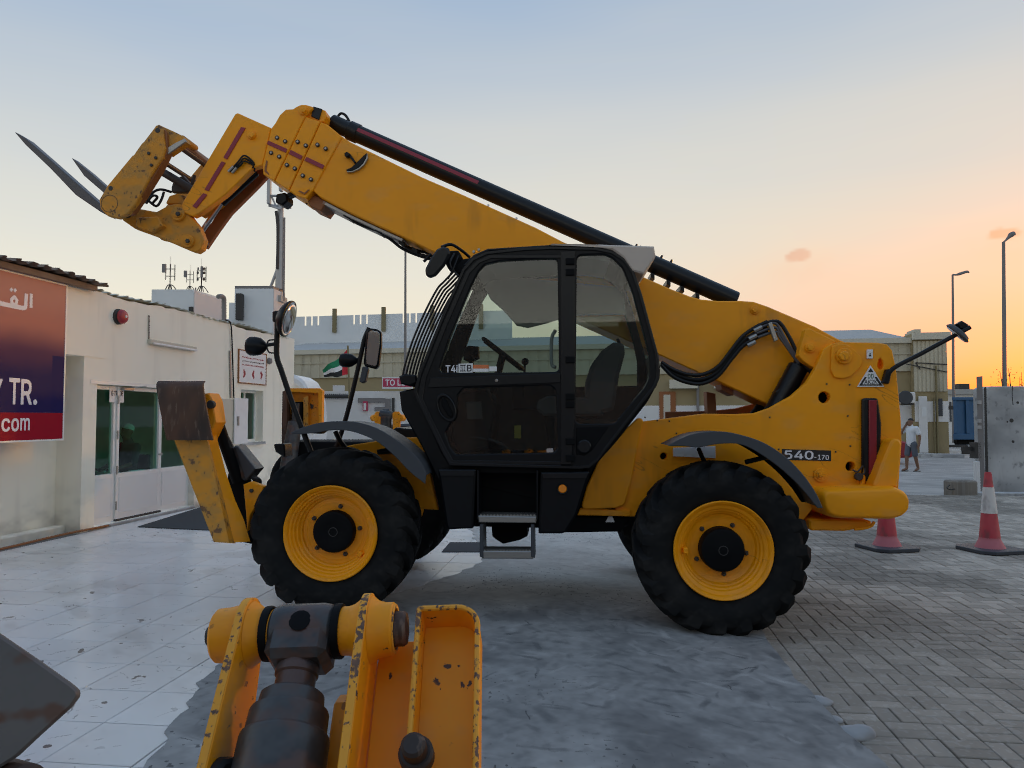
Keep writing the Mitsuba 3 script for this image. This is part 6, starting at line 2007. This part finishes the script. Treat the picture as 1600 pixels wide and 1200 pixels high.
def antenna(px, ytop, ybase, depth, lab, dish=False):
    k = thing('antenna_mast', lab, 'antenna', 'small antennas on the rooftop room')
    b, t_ = at(px, ybase, depth), at(px, ytop, depth)
    s = (t_[2] - b[2]) / 48.0
    P = lambda x, z, y=0: b + np.array([x * s, y * s, z * s])
    add('mast', join(rod(P(0, 0), P(0, 45), .9 * s, n=8), rod(P(0, 44), P(0, 58), .22 * s, n=5)), 'dark_iron', k)
    add('tripod', join(*[tube([P(0, 11), P(5 * math.cos(a), 9, 5 * math.sin(a)), P(11 * math.cos(a), 0, 11 * math.sin(a))], .8 * s, 6, 3) for a in (.3, 2.3, 4.4, 5.4)]), 'dark_iron', k)
    add('crossbar', join(rod(P(-8, 37), P(8, 37), .6 * s, n=6), rod(P(-8, 25), P(8, 25), .6 * s, n=6), rod(P(7.5, 18), P(7.5, 44), .8 * s, n=6), rod(P(-7.5, 19), P(-7.5, 38), .7 * s, n=6)), 'dark_iron', k)
    if dish:
        for z in (40, 33, 22):
            for x in (-4, 4):
                add('dish', rod(P(x, z, -2), P(x * 1.5, z, -3), 2.2 * s, n=12), 'dark_iron', k)
        add('panel', box(*[q for pr_ in zip(P(-1, 26, -3), P(3, 44, -1.5)) for q in pr_]), 'pole_grey', k)
    else:
        add('panel', box(*[q for pr_ in zip(P(-13, 31, -2), P(-7, 45, 1)) for q in pr_]), 'pole_grey', k)


antenna(265.5, 410, 455, 22.0, 'small rooftop antenna with square panel, leftmost of the three on the rooftop room')
antenna(296.5, 421, 455, 23.5, 'small rooftop antenna with square panel, middle one of the three on the rooftop room')
antenna(314.5, 413, 457, 22.5, 'small rooftop antenna with round dishes, rightmost of the three on the rooftop room', True)
MT = thing('telecom_mast', 'tall slim grey telecom mast with panel antennas rising behind the boom', 'mast')
md = 25.6
b_, t_ = at(436, 452, md), at(438.5, 318, md)
add('pole', rod(b_, t_, .13, .10, n=14), 'galvanised', MT)
add('ladder', join(rod(at(443.5, 470, md), at(444.5, 340, md), .03, n=6), *[rod(at(440, y, md), at(444, y, md), .015, n=5) for y in range(345, 466, 12)]), 'pole_grey', MT)
add('cable_run', tube([at(433.5, 420, md - .15), at(434, 380, md - .15), at(433.8, 350, md - .15), at(431.5, 330, md - .15)], .05, 7, 4), 'dark_iron', MT)
add('brace', rod(at(421.5, 452, md), at(433.5, 420, md), .05, n=8), 'galvanised', MT)
add('head_frame', join(rod(at(420, 321, md), at(449, 323, md), .05, n=8), rod(at(424, 306, md), at(446, 306, md), .04, n=8), rod(at(424, 306, md), at(432, 324, md), .03, n=6), rod(at(424, 322, md), at(440, 327, md - .3), .04, n=6)), 'galvanised', MT)
for px, y0, y1 in ((421.5, 255, 320), (440, 250, 300), (453, 300, 326)):
    a, b = at(px - 2, y0, md), at(px + 2, y1, md)
    add('panel_antenna', box(a[0], b[0], md - .15, md + .05, b[2], a[2], .02), 'galvanised', MT)
VP = thing('roof_pipe', 'bent grey vent pipe standing at the office roof edge', 'pipe')
e_ = WE - .5
pp = [hit(SITE, 0, e_, x, y) for x, y in ((341, 463.5), (346, 463), (349.5, 466), (350, 476), (350, 502))]
add('pipe', tube(pp, .045, 10, 4), 'pole_grey', VP, SITE)

# ------------------------------------------------------------------ street lamps
def lamp(px, ytop, depth, lab, head, r, hw=4, zb=-.15):
    k = thing('street_lamp', lab, 'street lamp', None)
    t_ = at(px, ytop, depth)
    b_ = np.array([at(px, 620, depth)[0], depth, zb])
    add('pole', rod(b_, np.array([t_[0], depth, t_[2]]), r, r * .62, 12), 'pole_grey', k)
    s = depth / FOC
    if head:
        p = [np.array([t_[0] + x * s, depth, t_[2] + z * s]) for x, z in head]
        add('lamp_head', tube(p, [s * q for q in (1.2, 1.4, 2.4, hw, hw * .9, 1.0)], 10, 5), 'pole_grey', k)
    else:
        add('cap', rod(np.array([t_[0], depth, t_[2]]), np.array([t_[0], depth, t_[2] + .12]), r, r * .3, 8), 'pole_grey', k)
    return k


lamp(1568, 378, 34.0, 'tall street lamp with drooping leaf shaped head, nearer one at the right edge', [(0, 0), (3, 2), (8, 7), (12, 11), (16, 13), (19, 11)], .105, 4.2)
lamp(1488.5, 429, 52.0, 'street lamp with flat head rising behind the round rear mirror', [(0, 0), (5, -.5), (11, 1), (17, 3), (23, 4.5), (26, 3)], .105, 2.3)
lamp(633.5, 392, 32.0, 'thin grey lamp pole rising behind the windscreen guard', None, .07)

# ------------------------------------------------------------------ right background
CW = thing('concrete_wall', 'weathered grey concrete wall block at the right edge', 'wall')
cd = 16.6
a, b = at(1541, 603.5, cd), at(1541, 770, cd)
tw = prism([(a[0], -.1), (a[0] + 5, -.1), (a[0] + 5, a[2] + .02), (a[0] + .10, a[2]), (a[0], a[2] - .05)], cd, cd + .5, .02)
tw.vertices = tw.vertices[:, [0, 2, 1]]
add('wall', fixed(tw), 'slab', CW, smooth=False)
add('joint_crack', tube([at(1582, 603, cd - .001), at(1581.5, 618, cd - .001), at(1583, 633, cd - .001)], .008, 5, 3), 'dark_iron', CW)
for x, y, r in ((1590, 629, .03), (1580.5, 657, .045), (1574, 659, .02), (1581, 657, .03), (1583, 690, .03)):
    p = at(x, y, cd)
    add('tie_hole', lathe([(0, -.004), (r, -.003), (r, .02), (0, .02)], 10, 'y', p), 'dark_iron', CW)
GP = thing('gate_post', 'leaning grey steel gate post with hinge plates beside the concrete wall', 'post')
add('post', hull([at(x, y, d) for x, y in ((1525.5, 589), (1535, 587.5), (1530, 770), (1539, 770)) for d in (16.2, 16.4)]), 'pole_grey', GP, smooth=False)
add('channel', hull([at(x, y, d) for x, y in ((1537.5, 606), (1541, 604), (1540, 770), (1545, 770)) for d in (16.45, 16.55)]), 'dark_iron', GP, smooth=False)
for y in (628, 657, 667):
    p = at(1531, y, 16.15)
    add('hinge_plate', box(p[0] - .03, p[0] + .02, p[1] - .03, p[1] + .04, p[2] - .045, p[2] + .03), 'galvanised', GP, smooth=False)
add('latch_arm', join(box(at(1504, 700, 16.3)[0], at(1520, 700, 16.3)[0], 16.28, 16.36, at(1510, 704, 16.3)[2], at(1510, 698, 16.3)[2]), box(at(1519, 700, 16.3)[0], at(1529, 700, 16.3)[0], 16.2, 16.4, at(1519, 716, 16.3)[2], at(1519, 691, 16.3)[2])), 'dark_iron', GP)
MP = thing('marker_post', 'short white marker post at the foot of the gate post', 'post')
p, q = at(1523.5, 764, 16.1), at(1529, 721, 16.1)
add('post', box(p[0], q[0], 16.05, 16.15, -.08, q[2], .008), 'far_white', MP)
add('bracket', box(p[0] - .02, q[0] + .02, 16.02, 16.18, -.08, -.03), 'galvanised', MP)
CK = thing('concrete_block', 'low grey concrete block lying by the gate post', 'block')
p, q = at(1486, 763, 15.9), at(1526, 751, 15.9)
add('block', box(p[0], q[0], 15.85, 16.2, -.09, q[2], .03), 'paver_b', CK)
add('chain_loop', tube([at(1484, 758, 15.9), at(1480, 762, 15.8), at(1484, 765, 15.8), at(1492, 764, 15.8)], .012, 6, 4), 'dark_iron', CK)

# kerbs by the road, alternating painted blocks
KB = structure('kerb', box(10, 40, 44.3, 44.6, -.15, -.04), 'slab')
for i in range(16):
    x = 18.5 + i * .9
    add('block', box(x + .01, x + .89, 36.0, 36.28, -.14, .06, .02), 'dark_iron' if i % 2 else 'far_white', KB)
for i in range(5):
    x = 21.5 + i * 1.0
    add('block', box(x + .01, x + .99, 41.0, 41.28, -.14, .12, .02), 'dark_iron' if i < 3 else 'slab', KB)
structure('pavement', box(18.3, 60, 36.285, 44.3, -.16, -.01), 'road')

BC = thing('blue_container', 'blue ribbed truck body parked behind the gate post', 'container')
bd = 42.0
a, b = at(1489, 622, bd), at(1545, 684, bd)
bdir = np.array([.56, .83])
bn = np.array([.012, 1.0])


def bbox(name, x0, x1, y0, y1, z0, z1, mat, bev=.02, parent=None):
    """A box in the frame of the truck body, whose long side runs away beside the sight line."""
    m = frame([a[0], a[1], 0], (1, 0, 0), (bdir[0], bdir[1], 0), (0, 0, 1))
    pts = [np.array([x, y]) for x, y in ((x0, y0), (x1, y0), (x1, y1), (x0, y1))]
    q = [a[:2] + p[0] * np.array([1, 0]) + p[1] * bdir for p in pts]
    return add(name, prism(q, z0, z1, bev), mat, BC)


w_ = b[0] - a[0]
bbox('body', 0, w_, 0, 4.5, b[2], a[2], 'blue_paint')
for x in (.10, .80, 1.50):
    bbox('rib', x - .09, x + .09, -.13, -.002, b[2] + .23, a[2] - .13, 'blue_paint', .015)
bbox('top_rail', -.04, w_, -.15, -.003, a[2] - .12, a[2] + .05, 'blue_paint')
bbox('sill', -.02, w_, -.19, -.003, b[2] - .1, b[2] + .22, 'blue_paint')
for x in (.75, 1.6):
    add('wheel', rod((a[0] + x, bd + .2, .30), (a[0] + x, bd + .6, .30), .45, n=24, ch=.04), 'rubber', BC)
add('mirror', box(a[0] - .25, a[0] - .05, bd - .1, bd + .05, at(1488, 640, bd)[2], at(1488, 634, bd)[2]), 'dark_iron', BC)

LB = thing('low_building', 'low white building beyond the blue container', 'building')
ld = 70.0
a, b = at(1474, 616, ld), at(1600, 690, ld)
add('wall', box(a[0], b[0] + 6, ld, ld + 8, -.16, a[2]), 'far_white', LB, smooth=False)
add('roof', box(a[0] - .4, b[0] + 6, ld - .6, ld + 8.4, a[2] + .001, a[2] + .45), 'grey_sheet', LB, smooth=False)
for px in (1479, 1484.5, 1489):
    p = at(px, 625, ld)
    w_ = add('window', box(p[0] - .09, p[0] + .09, ld - .05, ld - .002, 1.2, a[2] - .7), 'dark_grey_plastic', LB, smooth=False)
p = at(1517, 611, ld)
add('vent', box(p[0] - .5, p[0] + .5, ld + 1, ld + 2, a[2] + .45, a[2] + 1.0), 'dark_iron', LB, smooth=False)


def car(key, o, yaw, paint, L=4.3, Wd=1.7):
    c, s = math.cos(yaw), math.sin(yaw)
    m = frame(o, (c, s, 0), (-s, c, 0), (0, 0, 1))
    body = rounded([(0, .25), (0, .75), (.35, .86), (1.15, .92), (L - .5, .94), (L - .05, .85), (L, .4), (L - .1, .22)], .12)
    t = prism(body, 0, Wd, .06)
    t.vertices = t.vertices[:, [0, 2, 1]]
    add('body', fixed(t), paint, key, m)
    cab = rounded([(1.0, .90), (1.75, 1.42), (3.0, 1.45), (3.85, .92)], .10)
    t = prism(cab, .12, Wd - .12, .08)
    t.vertices = t.vertices[:, [0, 2, 1]]
    add('cabin', fixed(t), paint, key, m)
    for y0, y1 in ((.105, .119), (Wd - .119, Wd - .105)):
        t = prism(rounded([(1.3, .96), (1.85, 1.36), (2.9, 1.38), (3.5, .96)], .05), y0, y1)
        t.vertices = t.vertices[:, [0, 2, 1]]
        add('side_window', fixed(t), 'dark_glass', key, m)
    add('windscreen', hull([(1.08, .2, .96), (1.08, Wd - .2, .96), (1.70, .25, 1.38), (1.70, Wd - .25, 1.38), (1.11, .2, .99), (1.74, Wd - .25, 1.385)]), 'dark_glass', key, m)
    for x in (.8, L - .8):
        for y in (.0, Wd - .2):
            add('wheel', rod((x, y - .01, .30), (x, y + .21, .30), .31, n=24, ch=.03), 'rubber', key, m)
    for y in (.15, Wd - .45):
        add('headlight', box(-.02, .10, y, y + .3, .58, .72, .02), 'lens_clear', key, m)


RC = thing('parked_car', 'red car with its nose just showing behind the telehandler counterweight', 'car')
p = on_z(1420, 722, -.13)
car(RC, (p[0] - .62, p[1], -.13), PI * .985, 'car_red')
WC = thing('parked_car', 'white car far back beside the blue container', 'car')
p = on_z(1492, 703, -.05)
car(WC, (p[0] + .2, 44.5, -.02), PI * .94, 'car_white')
VN = thing('white_van', 'white van roof and windscreen behind the office corner', 'van')
vd = 24.0
o = at(404, 690, vd)
mv = frame((o[0], vd, -.15), (1, 0, 0), (0, 1, 0), (0, 0, 1))
sx = vd / FOC
prof = rounded([(0, .4), (0, 2.9), (.3, 3.12), (1.1, 3.1), (1.38, 2.92), (1.56, 2.6), (1.66, 2.2), (1.70, 1.8), (1.70, .45)], .10)
t = prism(prof, 0, 1.9, .08)
t.vertices = t.vertices[:, [0, 2, 1]]
add('body', fixed(t), 'car_white', VN, mv)
t = prism(rounded([(.85, 2.05), (.85, 2.82), (1.12, 2.84), (1.28, 2.72), (1.42, 2.45), (1.48, 2.05)], .06), -.012, -.001)
t.vertices = t.vertices[:, [0, 2, 1]]
add('side_window', fixed(t), 'mirror_glass', VN, mv)
add('wheel', rod((.6, -.02, .36), (.6, .25, .36), .36, n=20, ch=.03), 'rubber', VN, mv)
add('wheel', rod((1.3, -.02, .36), (1.3, .25, .36), .36, n=20, ch=.03), 'rubber', VN, mv)

# the second machine standing behind the front wheel: guard plates, leg and pivot of its folded stabilisers
PL = thing('parked_loader', 'partly hidden yellow loader parts standing behind the front mudguard', 'loader')
y1 = 11.6


def q_(pts, d):
    return [tuple(at(x, y, d)[[0, 2]]) for x, y in pts]


def lplate(name, pts, d0, d1, mat, b=.008, r=0.0, parent=None, **kw):
    t = prism(q_(pts, d0), d0, d1, b, r)
    t.vertices = t.vertices[:, [0, 2, 1]]
    return add(name, fixed(t), mat, PL if parent is None else parent, **kw)


gp = lplate('guard_plate', [(448, 609), (500, 609), (503, 613), (501, 664), (484, 668), (474, 668), (462, 690), (446, 692), (440, 670)], y1, y1 + .05, 'fore_yellow', .006, .02)
lplate('guard_lip', [(446, 606.5), (499, 606.5), (503.5, 610), (502.5, 664), (498, 664), (497, 614), (448, 612)], y1 - .14, y1 - .002, 'fore_yellow', .004, 0, gp)
lplate('guard_rib', [(474, 622), (481, 618), (481, 668), (474, 668)], y1 - .12, y1 - .002, 'worn_yellow', .003, 0, gp)
lplate('dark_plate', [(441, 612), (447, 609), (449, 660), (444, 696), (440, 690)], y1 - .2, y1 - .01, 'rusty_plate', .004, 0, gp)
lplate('slot', [(455, 628), (472, 628), (472, 662), (455, 662)], y1 - .10, y1 - .001, 'black_matt', .003, 0, gp)
lplate('square_hole', [(485, 632), (489.5, 632), (489.5, 638.5), (485, 638.5)], y1 - .012, y1 - .001, 'dark_iron', 0, 0, gp)
add('ram_barrel', rod(at(461, 660, y1 - .3), at(448, 745, y1 - .5), .10, .12, n=20), 'greasy_black', PL)
add('ram_rod', rod(at(463, 630, y1 - .3), at(461, 662, y1 - .3), .05, n=16), 'greasy_black', PL)
y2 = 11.0
for x0 in (585, 613):
    ea = lplate('pivot_ear', [(x0, 646), (x0 + 3, 643), (x0 + 10, 643), (x0 + 13, 648), (x0 + 12, 662), (x0 + 9, 690), (x0 + 1, 690)], y2, y2 + .07, 'fore_yellow', .006, .02)
    p = at(x0 + (1 if x0 < 600 else 12), 653, y2 - .03)
    add('boss', rod(p, p + [0.0 + (-.04 if x0 < 600 else .04), .08, 0], .05, n=18, ch=.006), 'fore_yellow', ea)
add('pivot_ram', rod(at(603, 650, y2 + .05), at(602, 690, y2 + .05), .085, n=18), 'greasy_black', PL)
add('pivot_cap', join(rod(at(593, 647, y2 + .05), at(613, 649, y2 + .05), .062, n=20, ch=.01), rod(at(598, 641, y2 + .1), at(609, 641, y2 + .1), .02, n=8)), 'greasy_black', PL)
lplate('hood', [(600, 664), (640, 662), (668, 670), (676, 690), (600, 700)], y2 + .3, y2 + 1.5, 'dark_grey_plastic', .03)
add('hood_glass', hull([at(x, y, d) for (x, y), d in (((622, 670), y2 + .25), ((650, 668), y2 + .25), ((620, 682), y2 - .2), ((640, 680), y2 - .2), ((651, 671), y2 + .25), ((641, 682), y2 - .2))]), 'lens_clear', PL, smooth=False)
lplate('chassis', [(440, 690), (600, 690), (600, 740), (440, 745)], y2 + .4, y2 + 1.6, 'black_matt', .02)
add('wheel', join(*[rod((at(x, 700, y2 + .6)[0], y2 + .5, .62), (at(x, 700, y2 + .6)[0], y2 + .9, .62), .55, n=32, ch=.05) for x in (480, 610)]), 'rubber', PL)

# dry shrub over the concrete wall
SH = thing('dry_shrub', 'thin bare shrub showing above the concrete wall at the right edge', 'shrub')
rs = random.Random(21)
o = np.array([at(1590, 600, 21)[0], 21.0, -.1])
stems, lv = [], []
for i in range(16):
    a, l = rs.uniform(0, 2 * PI), rs.uniform(2.2, 3.1)
    p = [o, o + [math.cos(a) * .25, math.sin(a) * .2, l * .5], o + [math.cos(a) * rs.uniform(.3, .75), math.sin(a) * .4, l]]
    stems.append(tube(p, [.02, .013, .006], 5, 4))
    for j in range(26):
        t = rs.uniform(.65, 1.0)
        c = p[1] + (p[2] - p[1]) * (t * 2 - 1 if t > .5 else 0) + np.array([rs.gauss(0, .10), rs.gauss(0, .10), rs.gauss(0, .08)])
        u = np.array([rs.gauss(0, 1), rs.gauss(0, 1), rs.gauss(0, 1)])
        u /= np.linalg.norm(u)
        w_ = np.cross(u, [0.3, .2, .9])
        w_ /= np.linalg.norm(w_)
        s = rs.uniform(.018, .04)
        lv.append(trimesh.Trimesh([c, c + u * s + w_ * s * .4, c + u * 2 * s, c + u * s - w_ * s * .4], [[0, 1, 2], [0, 2, 3]], process=False))
add('stem', join(stems), 'bark', SH)
add('crown', join(lv), 'leaf', SH, smooth=False)
HP = thing('spoil_heap', 'brown heap of earth showing above the concrete wall', 'heap')
h_ = trimesh.creation.icosphere(4, 1.0)
h_.vertices *= [2.2, 2.0, 2.85]
h_.vertices *= (.93 + .14 * meshkit.fbm(h_.vertices * 1.3, 4))[:, None]
h_.apply_translation([at(1690, 600, 24)[0], 24.0, -.1])
add('earth', h_, 'sand', HP, smooth=True)

# the man walking past with a phone at his ear, facing left
PW = thing('person', 'man in white shirt and grey shorts walking left with a phone at his ear', 'person')
g = on_z(1425, 737, -.11)
ps = 1.66 / 1.76
pm = frame([g[0], g[1], -.10], np.array([-.93, -.36, 0]) * ps, np.array([.36, -.93, 0]) * ps, np.array([0, 0, 1]) * ps)   # x ahead, y to his left
J = dict(pelvis=(0, 0, .95), belly=(.01, 0, 1.10), chest=(.0, 0, 1.34), neck=(.01, 0, 1.50), jaw=(.065, 0, 1.57), skull=(.025, 0, 1.66), brow=(.07, 0, 1.655), nose=(.145, 0, 1.605),
         lhip=(0, .095, .90), lkn=(-.05, .10, .50), lan=(-.17, .10, .10), ltoe=(-.03, .115, .045), rhip=(0, -.095, .90), rkn=(.10, -.10, .50), ran=(.12, -.10, .09), rtoe=(.28, -.115, .045),
         lsh=(-.01, .20, 1.43), lel=(-.08, .27, 1.15), lwr=(-.04, .27, .90), lpalm=(-.02, .265, .83), rsh=(.0, -.20, 1.43), rel=(.16, -.27, 1.24), rwr=(.14, -.14, 1.47), rpalm=(.10, -.105, 1.55))
R = dict(SZ)
hairm = trimesh.creation.icosphere(3, .094)
hairm.vertices *= [1.05, .92, .75]
hairm.apply_translation((.005, 0, 1.705))
person(PW, J, R, [('shirt', 'shirt_white', [('neck', 'chest'), ('chest', 'belly'), ('belly', 'pelvis'), ('chest', 'lsh'), ('chest', 'rsh'), ('lsh', 'lsl'), ('rsh', 'rsl')], .018),
                  ('shorts', 'denim', [('pelvis', 'lhip'), ('pelvis', 'rhip'), ('lhip', 'lth'), ('rhip', 'rth')], .014)]
       if not J.update(lsl=(-.05, .24, 1.27), rsl=(.08, -.235, 1.33), lth=(-.04, .10, .56), rth=(.085, -.10, .57)) and not R.update(lsl=.055, rsl=.055, lth=.075, rth=.075) else [], pm, ('hair', hairm, 'hair'))
PH = thing('phone', 'dark phone held to the ear of the walking man', 'phone')
add('case', box(.02, .095, -.092, -.080, 1.53, 1.66, .004), 'black_seal', PH, pm)
add('screen', box(.026, .089, -.0795, -.0785, 1.537, 1.653), 'dark_glass', PH, pm, smooth=False)
for s_, q in (('l', (-.10, .108)), ('r', (.20, -.108))):
    k = add('sandal', box(q[0] - .13, q[0] + .14, q[1] - .05, q[1] + .05, -.0, .025, .01), 'sandal', PW, pm)

# the far side of the street, behind the photographer: it shades the yard and shows in the mirrors
OB = thing('opposite_building', 'long plain building across the street behind the photographer', 'building')
add('wall', box(-60, 50, -32, -19, -.16, 5.4), 'far_shade', OB, smooth=False)
for i in range(14):
    x = -50 + i * 7
    w_ = add('window', box(x, x + 2.2, -19, -18.95, 3.6, 4.7), 'dark_glass', OB, smooth=False)
    add('shutter', box(x - .6, x + 3.2, -19, -18.93, -.1, 3.0), 'pole_grey', OB, smooth=False)
